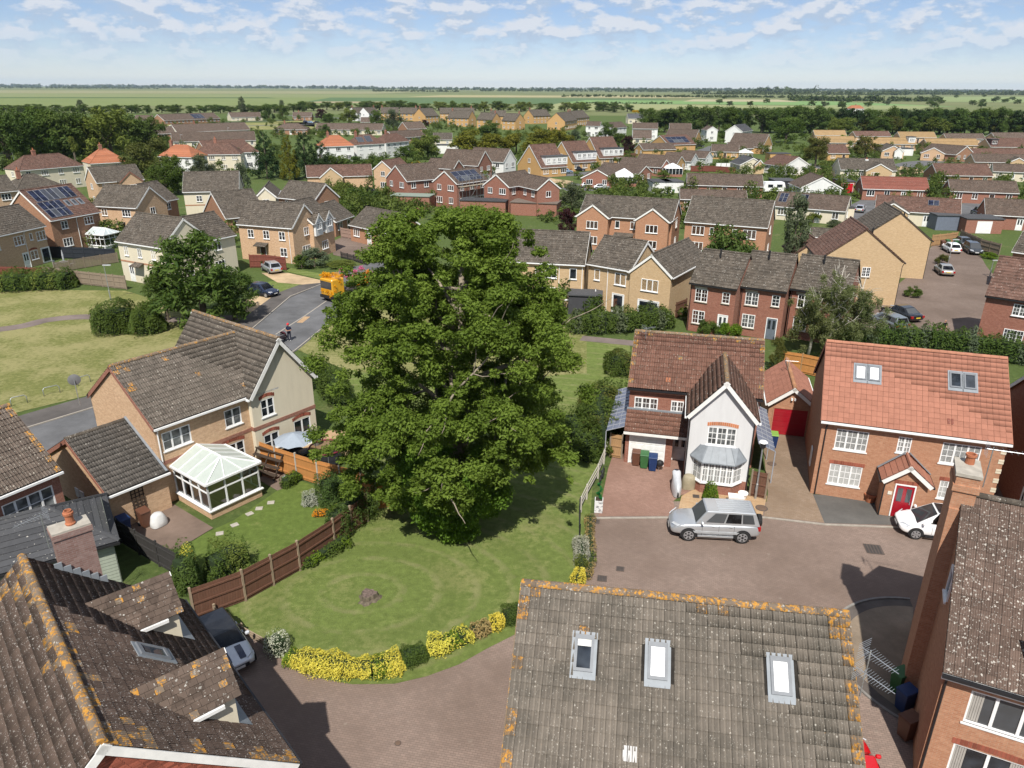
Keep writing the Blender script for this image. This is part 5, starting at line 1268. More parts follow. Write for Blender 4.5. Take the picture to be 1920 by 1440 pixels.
# conservatory
def conservatory(t, x0, x1, y0, y1, ze, zr, name='conservatory', dwarf=.55, mat=None, roofmat=None, brickm=None, rn=2):
 """glazed room: dwarf wall, framed windows, hipped polycarbonate roof; the house wall is at y1"""
 g = G(); g.box(x0, x1, y0, y1, 0, dwarf); c = g.build(name, brickm or B_BUFF, t)
 fr = G(); pn = G(); xc = (x0 + x1)/2; R = roofmat
 def side(ax, ay, bx, by, n):
  for i in range(n + 1):
   f_ = i / n; px, py = ax + (bx - ax) * f_, ay + (by - ay) * f_; fr.box(px - .045, px + .045, py - .045, py + .045, dwarf, ze)
  for z in (dwarf + .04, ze * .72, ze - .06):
   fr.bar((ax, ay, z), (bx, by, z), .07, .08)
  pn.poly([(ax, ay, dwarf), (bx, by, dwarf), (bx, by, ze), (ax, ay, ze)])
 ins = .05
 side(x0 + ins, y0 + ins, x1 - ins, y0 + ins, 3); side(x0 + ins, y1, x0 + ins, y0 + ins, 4); side(x1 - ins, y0 + ins, x1 - ins, y1, 4)
 fr.box(x0 - .1, x1 + .1, y0 - .1, y0 - .001, dwarf - .05, dwarf + .02); fr.box(x0 - .1, x0 - .001, y0, y1, dwarf - .05, dwarf + .02); fr.box(x1 + .001, x1 + .1, y0, y1, dwarf - .05, dwarf + .02)
 e = .12; hp = (x1 - x0)/2 * .62
 A_, B_, C_, D_ = (x0 - e, y0 - e, ze), (x1 + e, y0 - e, ze), (x1 + e, y1, ze), (x0 - e, y1, ze); R0, R1 = (xc, y0 + hp, zr), (xc, y1, zr)
 q = G(); q.poly([A_, B_, R0]); q.poly([B_, C_, R1, R0]); q.poly([D_, A_, R0, R1])
 fr.bar(R0, R1, .09, .1);
 for p in (A_, B_): fr.bar(p, R0, .07)
 for p, r in ((C_, R1), (D_, R1)): fr.bar(p, r, .06)
 for k in range(1, 4):
  f_ = k / 4; y = y0 + hp + (y1 - y0 - hp) * (f_ - .25) / .75 if f_ > .25 else y0 + hp
  for xs in (x0 - e, x1 + e): fr.bar((xs, y, ze + .02), (xc, y, zr + .02), .045)
 for k in range(1, 3):
  f_ = k / 3; fr.bar((x0 - e + (x1 - x0 + 2*e) * f_, y0 - e, ze + .02), (xc, y0 + hp, zr + .02), .04)
 for a, b in ((A_, B_), (B_, C_), (D_, A_)): fr.bar(a, b, .1, .12)
 fr.build('frame', WHITE, c)
 q.build('roof_panel', roofmat, c); pn.build('pane', mat, c)
 return c
CLEAR = N('conservatory_glass'); _g = CLEAR.n('ShaderNodeBsdfGlossy', {'Roughness': .02, 'Color': (.9, .95, 1)}); _t = CLEAR.n('ShaderNodeBsdfTransparent', {'Color': (.82, .88, .86)}); _l = CLEAR.n('ShaderNodeFresnel', {'IOR': 1.5}); _x = CLEAR.n('ShaderNodeMixShader', {0: CLEAR.math('ADD', _l.outputs[0], .12), 1: _t.outputs[0], 2: _g.outputs[0]}); CLEAR.t.links.new(_x.outputs[0], CLEAR.out.inputs[0]); CLEAR = CLEAR.m
PCARB = plain('pale_green_polycarbonate', (0.40, 0.44, 0.40), .35, .4, var=.05)
conservatory(Gh, .75, 4.1, -3.4, .2, 2.3, 3.05, mat=CLEAR, roofmat=PCARB)
g = G()
for k in range(4): g.box(-2.05 + k * .22, -2.01 + k * .22, -.36, -.32, .15, 2.25)
for k in range(10): g.box(-2.08, -1.32, -.365, -.325, .25 + k * .22, .29 + k * .22)
tag(g.build('trellis', plain('dark_timber', (.05, .035, .025), .9), None), 'dark timber trellis fixed to the brick garage behind the bins', 'trellis')
tr = bpy.data.objects['trellis']; c0, s0 = math.cos(math.radians(52.5)), math.sin(math.radians(52.5)); tr.location = (oG[0], oG[1], 0); tr.rotation_euler = (0, 0, math.radians(52.5))
# --- H: house at the left edge
r_ = P(117, 882, 5); l_ = P(0, 930, 5); uH = (r_ - l_) / math.hypot(*(r_ - l_)); oH = r_ - uH * 8
Hh = thing('house', 'brick house with lichened brown roof and white four-light window at the left edge', 'house', oH[0], oH[1], 0, math.atan2(uH[1], uH[0]))
bH = Block(Hh, .12, .25, 7.76, 7.0, 5.0, 7.75, 'x')
hH = {'f': [(6.15, 3.15, 2.4, 1.2), (1.5, 3.2, 1.6, 1.2)]}
bH.walls(B_RED, holes=hH); bH.roof(tile('spotted_brown_tile', (0.110, 0.086, 0.07), .22, .55, (.40, .37, .31), sc=10, lich=.15), 2, trim=None, gutter=WHITE, sides='f', ridge_mat=T_LICH2, verge=lich_verge(.5, .7))
bH.window('f', 6.15, 3.15, 2.4, 1.2, 4, 'cross', GLASSB, out=-.04); bH.window('f', 1.5, 3.2, 1.6, 1.2, 3, 'cross', GLASSB, out=-.04)
# --- I: low slate roofed garden room with sage cladding
r_ = P(224, 1014, 2.5); l_ = P(0, 1077, 2.5); uI = (r_ - l_) / math.hypot(*(r_ - l_)); oI = r_ - uI * 7.2
Ih = thing('garden_room', 'low garden room with dark slate hipped roof and sage green boarding', 'garden room', oI[0], oI[1], 0, math.atan2(uI[1], uI[0]))
bI = Block(Ih, .3, .3, 6.6, 4.6, 2.5, 3.9, 'x')
SAGE = plain('sage_green_board', (.30, .33, .27), .7, var=.1)
bI.walls(SAGE, eo=.3, zw=2.5); bI.roof(T_SLATE, 1, eo=.3, vo=.3, hip=True, trim=None, gutter=BLACK)
g = G(); g.box(-6.6/2, 6.6/2, -.02, .012, 0, .165); me = g.mesh('board', SAGE); g = G(); g.box(-4.6/2, 4.6/2, -.02, .012, 0, .165); me2 = g.mesh('board', SAGE)
for k in range(13):
 inst('board', me, Ih, bI.at('f', 3.3, .05 + k * .185, .015), (math.radians(-4), 0, 0)); inst('board', me2, Ih, bI.at('r', 2.3, .05 + k * .185, .015), (0, math.radians(-4), FACE['r']))
# --- J: the house beyond the orange one, at the right edge
oJ = oF + np.array([math.cos(math.radians(-18.06)), math.sin(math.radians(-18.06))]) * 11.0 - np.array([.31, .951]) * 2.2
Jh = thing('house', 'dark red brick house end seen past the orange house at the right edge', 'house', oJ[0], oJ[1], 0, math.radians(-20))
bJ = Block(Jh, .12, .25, 9, 10.5, 5.0, 8.6, 'x'); bJ.walls(B_RED); bJ.roof(T_BROWN, 1, trim=WHITEP, gutter=WHITE); auto_windows(bJ, 'f', 2, wide=True); bJ.door('l', 8.2, .05, .85, 2.05, D_WHITE, 'top')
# ---------------------------------------------------------------- the rest of the estate
H = far_house
def solar(t, bk, side, a, b, w_, h_, nc, nr, name='solar_panel'):
 """panels on a slope of a kind-x house front or kind-y right side, fractions of the slope"""
 half = (bk.d if bk.axis == 'x' else bk.w)/2 + .25; rise = bk.zr - bk.ze; Ls = math.hypot(half, rise); cu, su = half / Ls, rise / Ls
 if bk.axis == 'x': O, u, v, n = np.array([bk.ox, bk.oy - .25, bk.ze]), np.array([1, 0, 0.]), np.array([0, cu, su]), np.array([0, -su, cu]); W = bk.w
 else: O, u, v, n = np.array([bk.ox + bk.w + .25, bk.oy, bk.ze]), np.array([0, 1, 0.]), np.array([-cu, 0, su]), np.array([su, 0, cu]); W = bk.d
 pw, ph = w_ * W / nc, h_ * Ls / nr
 key = (round(pw, 3), round(ph, 3), side)
 for i in range(nc):
  for j in range(nr):
   g = G(); x0, y0 = a * W + i * pw, b * Ls + j * ph
   g.obox(O, u, v, n, x0 + .02, x0 + pw - .02, y0 + .02, y0 + ph - .02, .08, .12); p = g.build(name, plain('panel_frame', (.25, .26, .28), .4, .5), t)
   g = G(); q = lambda x, y: O + u * x + v * y + n * .123
   g.poly([q(x0 + .05, y0 + .05), q(x0 + pw - .05, y0 + .05), q(x0 + pw - .05, y0 + ph - .05), q(x0 + .05, y0 + ph - .05)]); g.build('cell', SOLAR, p)
SOLAR = glass('solar_cell', (.012, .015, .032), .08, .5)
def canopy(bk, face, u, w_=1.4, z=2.25):
 g = G(); x, y, zz = bk.at(face, u, z, 0); a = FACE[face]; ux = np.array([math.cos(a), math.sin(a), 0]); nn = np.array([math.sin(a), -math.cos(a), 0])
 g.obox((x, y, z + .35), ux, nn * .92 + np.array([0, 0, -.38]), np.cross(ux, nn * .92 + np.array([0, 0, -.38])), -w_/2, w_/2, 0, 1.0, -.04, .04); return g.build('door_canopy', T_GREY, bk.par)
# left group
t, b = H('brick house with brown roof at the left edge, white french doors to its garden', 'x', (-60, 455), (86, 423), 5, (35, 383), 38, wall='buff', roof='grey', gutter=WHITE, front=False, left=False)
b.window('f', b.w * .30, 3.2, 1.6, 1.2, 3, 'cross'); b.window('f', b.w * .62, 3.2, 1.6, 1.2, 3, 'cross'); b.window('f', b.w * .79, 3.5, .5, .9, 1); b.window('f', b.w * .93, 3.2, 1.6, 1.2, 3, 'cross', sill=True); b.window('f', b.w * .78, .9, 1.2, 1.2, 2, 'cross', lintel=BP_RED); b.door('f', b.w * .94, .05, 1.4, 2.05, D_WHITE, 'full', name='french_door'); b.door('f', b.w * .66, .05, .85, 2.0, D_WHITE, 'top'); b.downpipe('f', b.w * .7, WHITE)
t, b = H('brick house with two arrays of solar panels on its red-brown roof', 'x', (95, 414), (189, 397), 5, (40, 357), 40, wall='brown', roof='redbr', gutter=WHITE, style='cross')
solar(t, b, 'f', .08, .58, .80, .36, 7, 1); solar(t, b, 'f', .04, .06, .44, .50, 4, 2)
O_, u_, v_, n_ = np.array([b.ox, b.oy - .25, b.ze]), np.array([1, 0, 0.]), None, None
_h = b.d/2 + .25; _l = math.hypot(_h, b.zr - b.ze); v_ = np.array([0, _h / _l, (b.zr - b.ze) / _l]); n_ = np.array([0, -v_[2], v_[1]])
for k in range(3): skylight(t, O_, u_, v_, n_, b.w * (.55 + .13 * k), _l * .36, .6, .95)
b.downpipe('f', b.w * .5, WHITE)
conservatory(t, b.w * .62, b.w * .98, -3.4, .0, 2.2, 3.0, mat=CLEAR, roofmat=plain('milky_glass', (.45, .50, .50), .2, .5), brickm=R_WHITE)
t, b = H('brick house with brown roof left of the wide oak-free gardens, behind the white conservatory', 'x', (170, 385.5), (255, 390), 5, (177, 345), 38, wall='buff', roof='grey', gutter=WHITE, style='cross')
t['label'] = 'brown brick house with dark roof standing right behind the white conservatory'; canopy(b, 'f', b.w * .6)
t, b = H('brown brick wing with dark roof turned away from the white conservatory', 'x', (297, 380), (335, 372), 5, (270, 343), 38, wall='brown', roof='grey', gutter=WHITE, style='cross')
t, b = H('brick house with cross gable and dark roof behind the solar panel house', 'x', (181, 343), (271, 336), 5, (158, 314), 38, wall='buff', roof='grey', gutter=WHITE, style='cross')
w2 = Block(t, b.w * .45, -1.2, 4.2, 5.5, 4.9, 6.9, 'y'); w2.walls(B_BUFF, faces='flr'); w2.roof(T_GREY, 1, trim=B_RED, gutter=None); w2.window('f', 2.1, 3.2, 1.7, 1.1, 3, 'cross')
t, b = H('cream rendered house with plain grey roof beside the willow', 'x', (341.7, 360), (448, 357.5), 5, (336, 322.7), 38, wall='cream', roof='grey', gutter=WHITE, front=False)
for k in range(3): b.window('f', b.w * (.27 + .27 * k), 3.2, 1.0, 1.05, 2, 'cross')
g = G(); g.box(.12, b.w, b.oy - .03, b.oy - .002, 2.45, 2.65); g.build('brick_band', B_ORANGE, t)
t, b = H('cream rendered house with grey roof and white gable behind the spreading tree', 'x', (215, 451.7), (303, 465), 5, (243, 396.7), 40, wall='cream', roof='grey', gutter=WHITE, front=False, style='cross')
for k in range(3): b.window('f', b.w * (.17 + .30 * k), 3.3, .75, 1.15, 2, 'cross')
b.door('f', b.w * .22, .05, .8, 2.1, D_WHITE, 'top'); canopy(b, 'f', b.w * .42, 1.7); g = G(); g.box(.12, b.w, b.oy - .03, b.oy - .002, 2.45, 2.65); g.build('brick_band', B_ORANGE, t)
t, b = H('house with grey roof and orange-edged verge just behind the cream gabled house', 'x', (372, 455), (443, 440), 5, (333, 408), 38, wall='cream', roof='grey', gutter=WHITE)
t, b = H('buff brick house with grey roof and small canopy over its door, by the road', 'x', (443, 420), (547, 428), 5, (460, 375), 40, wall='buff', roof='grey', gutter=WHITE, front=False, style='cross')
for k in range(3): b.window('f', b.w * (.22 + .29 * k), 3.2, 1.0, 1.15, 2, 'cross')
b.door('f', b.w * .42, .05, .85, 2.05, D_BROWN); canopy(b, 'f', b.w * .42, 2.0); b.window('f', b.w * .8, .9, 1.1, 1.2, 2, 'cross'); bay_ok = True; b.downpipe('f', b.w * .93, WHITE); b.window('r', b.d * .45, .8, 1.8, 1.3, 3, 'cross')
t, b = H('brick house with two small white gabled dormers right of the canopy house', 'x', (588, 420), (628, 408), 5, (563, 374), 38, wall='buff', roof='grey', gutter=WHITE, style='cross')
for k in range(2):
 w2 = Block(t, b.w * (.06 + .5 * k), -.05, 1.9, 2.6, 5.0, 6.3, 'y', base=3.2); w2.walls(R_WHITE, faces='flr'); w2.roof(T_GREY, 1, trim=WHITEP, gutter=None); w2.window('f', .95, 4.1, 1.1, 1.1, 2, 'cross')
t, b = H('cream gabled end of the grey roofed house behind the canopy house', 'y', (477, 370), (519, 369), 5, None, 42, wall='cream', roof='grey', length=9)
t, b = H('grey roofed brick house joined to the cream gable', 'x', (519, 370), (588, 377), 5, (525, 337), 38, wall='brown', roof='grey')
t, b = H('small garage with grey roof behind the cream gabled house', 'y', (380, 396), (423, 410), 2.6, None, 36, wall='brown', roof='grey', length=7, name='garage', cat='garage', st=1, front=False, left=False)
t, b = H('small grey roofed brick outbuilding beside the estate road', 'x', (630, 416), (664, 404), 2.5, (610, 380), 36, wall='brown', roof='grey', st=1)
t, b = H('dark hipped bungalow between the solar panel house and the pale semi', 'x', (28, 362), (130, 352), 2.6, (70, 325), 34, wall='buff', roof='grey', hip=True, st=1, chim=.3)
t, b = H('brick house partly out of the frame above the left edge house', 'x', (-60, 366), (34, 357), 5, (-10, 330), 38, wall='buff', roof='grey', gutter=WHITE, style='cross')
# older semis with hipped roofs
t, b = H('pale semi-detached pair with brown and orange hipped roof and brick chimney, far left', 'x', (36, 320), (157, 310), 5, (85, 289), 40, wall='cream', roof='redbr', hip=True, chim=.38, group='pale semis with hipped roofs')
t, b = H('semi-detached pair with bright orange hipped roof below the tall plane tree', 'x', (168, 307), (240, 303), 5, (190, 279), 40, wall='cream', roof='clay', hip=True, chim=.45, group='pale semis with hipped roofs')
t, b = H('pale semi-detached pair with dark red hipped roof and central chimney', 'x', (362, 290), (451, 289), 5, (397, 267), 40, wall='cream', roof='redbr', hip=True, chim=.45, group='pale semis with hipped roofs')
t, b = H('orange roofed semi half hidden by the olive tree', 'x', (296, 293), (360, 295), 5, (312, 271), 40, wall='white', roof='clay', hip=True, chim=.2, group='pale semis with hipped roofs')
t, b = H('white walled hipped house touching the dark conifers', 'x', (446, 286), (486, 285), 5, (468, 267), 40, wall='white', roof='redbr', hip=True, group='pale semis with hipped roofs')
t, b = H('white semi with orange hipped end and chimney right of the conifers', 'x', (604, 275), (664, 273), 5, (620, 254), 40, wall='white', roof='clay', hip=True, chim=.3, group='pale semis with hipped roofs')
t, b = H('white semi with dark solar panels on its hipped roof', 'x', (668, 272), (722, 269), 5, (688, 252), 40, wall='white', roof='redbr', hip=True, chim=.2, group='pale semis with hipped roofs'); solar(t, b, 'f', .12, .25, .22, .5, 1, 1); solar(t, b, 'f', .42, .25, .22, .6, 1, 1)
t, b = H('white semi at the right end of the pale row, with brick chimney', 'x', (724, 268), (768, 264), 5, (738, 250), 40, wall='white', roof='redbr', hip=True, chim=.3, group='pale semis with hipped roofs')
# long low rows at the back left
LR = [((322, 266), (480, 263), (400, 247), 'brown', 'in front of the dark conifers'), ((265, 252), (330, 250), (300, 237), 'brown', 'with a white conservatory at its end'), ((332, 248), (470, 243), (400, 231), 'brown', 'behind the row with lamp posts'),
  ((512, 243), (576, 243), (545, 231), 'brown', 'standing alone on the yellow grass'), ((590, 243), (716, 244), (650, 231), 'brown', 'behind the white semis'), ((308, 226), (413, 222), (340, 213), 'brown', 'with white gable and solar panels on top'),
  ((433, 220), (492, 219), (450, 210.5), 'brown', 'left of the two round trees'), ((548, 219), (584, 219), (560, 210), 'brown', 'by the parked cars, near the purple tree'), ((250, 226), (283, 226), (262, 216), 'brown', 'at the left end of the furthest row'),
  ((742, 259), (800, 255), (765, 244), 'brown', 'right of the white semis'), ((812, 262), (848, 262), (818, 249), 'grey', 'at the left end of the big conifer hedge'), ((764, 242), (800, 241), (775, 228), 'brown', 'below the orange terraces'), ((676, 229), (712, 229), (690, 220), 'brown', 'in front of the white gables'), ((385, 283), (470, 279), (420, 262), 'redbr', 'behind the pale semis')]
for i, (a, c, r, rf, lb) in enumerate(LR):
 t, b = H('long low brown bungalow row ' + lb, 'x', a, c, 2.5, r, 30, wall='brown' if i % 2 else 'cream', roof=rf, level=0 if r[1] < 240 else 1, hip=(i == 3), group='low bungalow rows at the back left', chim=(.3 if i in (2, 3, 7) else None), left=False, right=False)
 if i == 5: solar(t, b, 'f', .54, .15, .2, .7, 3, 1)
# orange terraces at the edge of the fields
TR = [((670, 213), (690, 212), (676, 201), 'white', 'with white gable, leftmost'), ((692, 213), (713, 212), (698, 201), 'white', 'with white gable, second from left'), ((714, 212), (748, 212), (722, 201), 'gold', 'right of the white gables'), ((750, 213), (783, 213), (754, 201.5), 'gold', 'with pale grey roof'),
  ((798, 218), (823, 217), (790, 203), 'gold', 'with white rendered porch'), ((825, 213), (890, 213), (830, 202), 'gold', 'long and behind the others'), ((838, 221), (878, 222), (845, 207), 'gold', 'with broad gable to the right'), ((893, 224), (923, 225), (905, 211), 'gold', 'above the big conifer hedge'),
  ((920, 218), (950, 218), (926, 207), 'gold', 'peeping over its neighbours'), ((940, 226), (966, 227), (950, 212), 'gold', 'with brownish gable'), ((1000, 218), (1033, 217), (994, 205.5), 'gold', 'standing alone with its gable left'), ((1060, 228), (1083, 225), (1048, 211), 'gold', 'near the right end with white porches'), ((1080, 222), (1106, 220), (1078, 207.5), 'gold', 'at the right end')]
for i, (a, c, r, wl, lb) in enumerate(TR):
 t, b = H('orange brick terrace house ' + lb + ', at the field edge' if wl == 'gold' else 'pale terrace house ' + lb + ', at the field edge', 'x', a, c, 5, r, 40, wall=wl, roof='grey', level=0, group='terraces at the field edge', chim=.92 if i % 2 else .08, right=True, left=True, trim=False)
# middle
t, b = H('red brick gabled house with plain brown roof, leftmost of the four red gables', 'y', (722, 333), (763, 340), 5, None, 34, wall='red', roof='brown', length=9.5, group='red brick gable houses')
t, b = H('red brick gabled house with black solar panels and scaffolding on its right side', 'y', (810, 340), (857, 345), 5, None, 34, wall='red', roof='brown', length=9.5, group='red brick gable houses'); solar(t, b, 'r', .1, .12, .78, .72, 4, 2)
g = G()
for k in range(5):
 for dx in (.5, 1.4): g.tube([(b.ox + b.w + dx, .3 + 2.2 * k, 0), (b.ox + b.w + dx, .3 + 2.2 * k, 6.6)], .035, 5)
for z in (2.2, 4.4, 6.2):
 for dx in (.5, 1.4): g.tube([(b.ox + b.w + dx, 0, z), (b.ox + b.w + dx, 9.4, z)], .03, 5)
g.bar((b.ox + b.w + 1.45, .4, 0), (b.ox + b.w + 1.45, 5, 4.4), .05)
x_, y_ = t.location[0], t.location[1]; sc_ = g.build('scaffolding', STEEL); sc_.location = t.location; sc_.rotation_euler = t.rotation_euler; tag(sc_, 'steel tube scaffolding standing against the red brick solar house', 'scaffolding')
g = G(); g.box(b.ox + b.w + .45, b.ox + b.w + 1.45, 0, 9.4, 4.42, 4.48); g.build('walkway', plain('scaffold_plank', (.30, .25, .18), .9), sc_)
t, b = H('red brick gabled house with tidy brown roof, right of the scaffolding', 'y', (905, 346), (955, 351), 5, None, 34, wall='red', roof='brown', length=9.5, group='red brick gable houses')
t, b = H('red brick gabled house half hidden by a light tree, nearest of the red gables', 'y', (1006, 356), (1052, 353), 5, None, 36, wall='red', roof='brown', length=9.5, group='red brick gable houses')
t, b = H('beige brick house with white gable boards behind the first red gable', 'y', (698, 317), (736, 319), 5, None, 36, wall='buff', roof='redbr', length=8)
t, b = H('wide buff brick building with brown roof and blank side wall', 'x', (575, 332), (699, 329), 3.4, (590, 310), 36, wall='buff', roof='redbr', front=False, left=False, right=False, st=1)
w2 = Block(t, b.w * .2, -.9, b.w * .34, 4, 3.3, 5.6, 'y'); w2.walls(B_YELLOW, faces='flr'); w2.roof(T_REDBR, 1, trim=WHITEP, gutter=None)
t, b = H('red brick house with brown roof and white boarded gable, behind the solar house', 'x', (797, 314), (850, 317), 5, (802, 296.5), 36, wall='red', roof='brown', group='brown roofed houses in the middle row')
t, b = H('red brick house with gable to the right in the middle row', 'y', (896, 311), (924, 306), 5, None, 40, wall='red', roof='brown', length=11, group='brown roofed houses in the middle row')
t, b = H('red brick house with tall white boarded gable in the middle row', 'y', (944, 304), (969, 300), 5, None, 40, wall='white', roof='brown', length=11, group='brown roofed houses in the middle row')
for i, (a, c, lb) in enumerate((((969, 308), (1015, 315), 'nearest'), ((1030, 299), (1074, 305), 'middle'), ((1084, 291), (1124, 297), 'furthest'))):
 t, b = H('golden brick chalet house with steep gable and white flat dormer, %s of three' % lb, 'y', a, c, 2.6, None, 43, wall='gold', roof='redbr', length=8.6, group='golden chalet houses', st=1, front=False, right=False, name='chalet_house')
 b.window('f', b.w * .5, 3.6, 1.2, 1.1, 2); b.door('f', b.w * .5, .05, .9, 2.0, D_WHITE, 'top')
 g = G(); zz = 3.2; g.box(b.ox + b.w * .62, b.ox + b.w - .2, 1.8, 9.2, zz, 5.4); dm = g.build('dormer', R_WHITE, t); g = G(); g.box(b.ox + b.w * .5, b.ox + b.w, 1.6, 9.4, 5.4, 5.55); g.build('flat_roof', T_SLATE, dm)
 d2 = Block(t, b.ox + b.w * .5, 1.8, b.w * .5 - .2, 7.4, 5, None)
 for k in range(4): d2.window('r', .9 + 1.85 * k, 3.9, 1.1, 1.0, 2)
 for k in range(3): b.window('r', 1.6 + 3 * k, .9, 1.8, 1.2, 3)
t, b = H('grey tiled bungalow with small white porch gable beside the estate road', 'x', (653, 421), (727, 437), 2.6, (690, 388), 34, wall='orange', roof='grey', gutter=WHITE)
# orange brick terrace with two gables and the yellow terrace
t, b = H('orange brick terrace with twin front gables and dark roof, beyond the big tree', 'x', (1085, 402), (1262, 414), 5, (1140, 367), 36, wall='orange', roof='grey', gutter=WHITE, front=False, left=False)
for u in (.42, .62): b.window('f', b.w * u, 3.3, .7 if u < .5 else 1.7, 1.1, 1 if u < .5 else 3)
for k, u in enumerate((.0, .64)):
 w2 = Block(t, b.w * u + .1, -1.1, b.w * .34, 5.5, 4.95, 4.95 + b.w * .17 * .78, 'y'); w2.walls(B_ORANGE, faces='flr'); w2.roof(T_GREY, 1, trim=WHITEP, gutter=WHITE); w2.window('f', w2.w/2, 3.2, 1.8, 1.15, 3); w2.window('f', w2.w/2, .9, 1.8, 1.15, 3)
canopy(b, 'f', b.w * .5, 3.0, 2.3)
t, b = H('left half of the yellow brick terrace, partly hidden by the big tree', 'x', (940, 489), (1097, 497), 5, (1040, 433), 38, wall='yellow', roof='grey', gutter=WHITE, front=False, left=False, right=False)
for u, w_ in ((.45, .8), (.60, 1.3), (.87, .8)): b.window('f', b.w * u, 3.3, w_, 1.2, 2 if w_ > 1 else 1)
b.window('f', b.w * .86, .9, 1.5, 1.2, 3); b.door('f', b.w * .58, .05, 1.4, 2.1, D_WHITE, 'full', name='french_door'); b.downpipe('f', b.w * .7, WHITE); b.downpipe('f', b.w * .98, WHITE); b.arch
t, b = H('middle part of the yellow brick terrace with plain grey roof', 'x', (1100, 494), (1182, 508), 5, (1132, 441), 38, wall='yellow', roof='grey', gutter=WHITE, front=False, left=False, right=False)
b.window('f', b.w * .22, 3.3, .7, 1.2, 1); b.window('f', b.w * .78, 3.2, 1.4, 1.3, 2); b.window('f', b.w * .2, .9, 1.4, 1.2, 2); b.door('f', b.w * .75, .05, 1.4, 2.1, D_WHITE, 'full', name='french_door'); b.downpipe('f', b.w * .48, WHITE)
t, b = H('gabled right end of the yellow brick terrace with lichened ridge', 'y', (1177, 509), (1262, 521), 5, None, 40, wall='yellow', roof='grey', gutter=WHITE, length=10.5, front=False, right=False, left=False)
b.window('f', b.w * .5, 3.2, 1.9, 1.25, 3); b.door('f', b.w * .5, .05, 2.3, 2.1, D_WHITE, 'full', name='patio_door')
g = G(); g.poly([(b.ox + b.w + .05, .8, 2.3), (b.ox + b.w + .05, 1.7, 2.3), (b.ox + b.w + .05, 1.7, 3.3), (b.ox + b.w + .05, .8, 3.3)])
# red brick terrace, three stepped houses
for i, (a, c, r, lb) in enumerate((((1292, 530), (1382, 543), (1322, 467), 'left'), ((1388, 537), (1476, 548), (1410, 470), 'middle'), ((1481, 541), (1592, 556), (1503, 477), 'right'))):
 t, b = H('red brick terrace house with dark grey roof, %s of the three stepped ones' % lb, 'x', a, c, 5, r, 40, wall='red', roof=('grey'), gutter=BLACK, trim=False, front=False, group='red brick terrace', right=(i == 2), left=(i == 0), roof2=None)
 b.window('f', b.w * .26, 3.2, 1.25, 1.3, 2, 'geo', sill='stone'); b.window('f', b.w * .80, 3.4, .75, 1.1, 1, 'geo', sill='stone'); b.window('f', b.w * .24, .9, 1.25, 1.35, 2, 'geo', sill='stone'); b.door('f', b.w * .78, .05, .9, 2.1, D_GREY if i else D_WHITE, 'top'); b.downpipe('f', .1); g = G(); g.box(b.w * .12, b.w * .4, b.oy - .03, b.oy - .001, 4.52, 4.7); g.build('stone_lintel', STONE, t)
 g = G(); g.tube([(b.w * .45, b.d * .42, b.zr - .5), (b.w * .45, b.d * .42, b.zr + .35)], .09, 8); g.build('flue', BLACK, t)
# yellow gable houses on the court
t, b = H('yellow brick house with brown roof and tall plain gable by the paving court', 'y', (1535, 486), (1698, 493), 5, None, 38, wall='yellow', roof='redbr', length=8, front=False, right=False, trim=False)
b.window('f', b.w * .58, 3.2, .9, 1.1, 2, 'geo', sill='stone'); b.window('f', b.w * .4, .9, .9, 1.1, 2, 'geo', sill='stone')
for z in (3.2, .9): b.window('r', b.d * .3, z, 1.2, 1.2, 2, 'geo'); b.window('r', b.d * .75, z, 1.2, 1.2, 2, 'geo')
b.downpipe('r', .1); g = G(); g.tube([(b.w * .72, b.d * .5, b.zr - 1.4), (b.w * .72, b.d * .5, b.zr - .5)], .09, 8); g.build('flue', BLACK, t)
t, b = H('second yellow brick gable house with olive brown roof, further up the court', 'y', (1612, 446), (1750, 452), 5, None, 38, wall='yellow', roof='grey', length=9, front=False, trim=False, style='geo'); b.downpipe('r', .1); g = G(); g.tube([(b.w * .72, b.d * .5, b.zr - 1.4), (b.w * .72, b.d * .5, b.zr - .5)], .09, 8); g.build('flue', BLACK, t)
t, b = H('small buff garage with grey roof behind the tall plain gable', 'x', (1518, 443), (1594, 448), 2.5, (1526, 427), 36, wall='yellow', roof='grey', name='garage', cat='garage', front=False, left=False, right=False)
t, b = H('low brown roofed garage in front of the tall plain gable', 'y', (1488, 478), (1566, 480), 3.0, None, 38, wall='yellow', roof='redbr', length=6, name='garage', cat='garage', front=False, left=False, right=False, trim=False)
t, b = H('orange brown brick semi with weathered grey roof behind the dark green tree', 'x', (1283, 415), (1440, 427), 5, (1310, 368), 38, wall='orange', roof='grey', gutter=WHITE, front=False)
for u in (.17, .80):
 for z in (3.2, .9): b.window('f', b.w * u, z, 1.8, 1.25, 3)
b.window('f', b.w * .34, 3.4, .6, 1, 1); b.window('f', b.w * .62, 3.4, .6, 1, 1)
t, b = H('red brick house with brown roof at the right edge of the paving court', 'x', (1847, 554), (1990, 575), 5, (1872, 480), 40, wall='red', roof='redbr', trim=False, style='geo', gutter=BLACK)
t, b = H('brick house with grey roof in the shade at the right edge, top of the court', 'x', (1897, 471), (1990, 484), 5, (1893, 417), 40, wall='brown', roof='grey', gutter=WHITE)
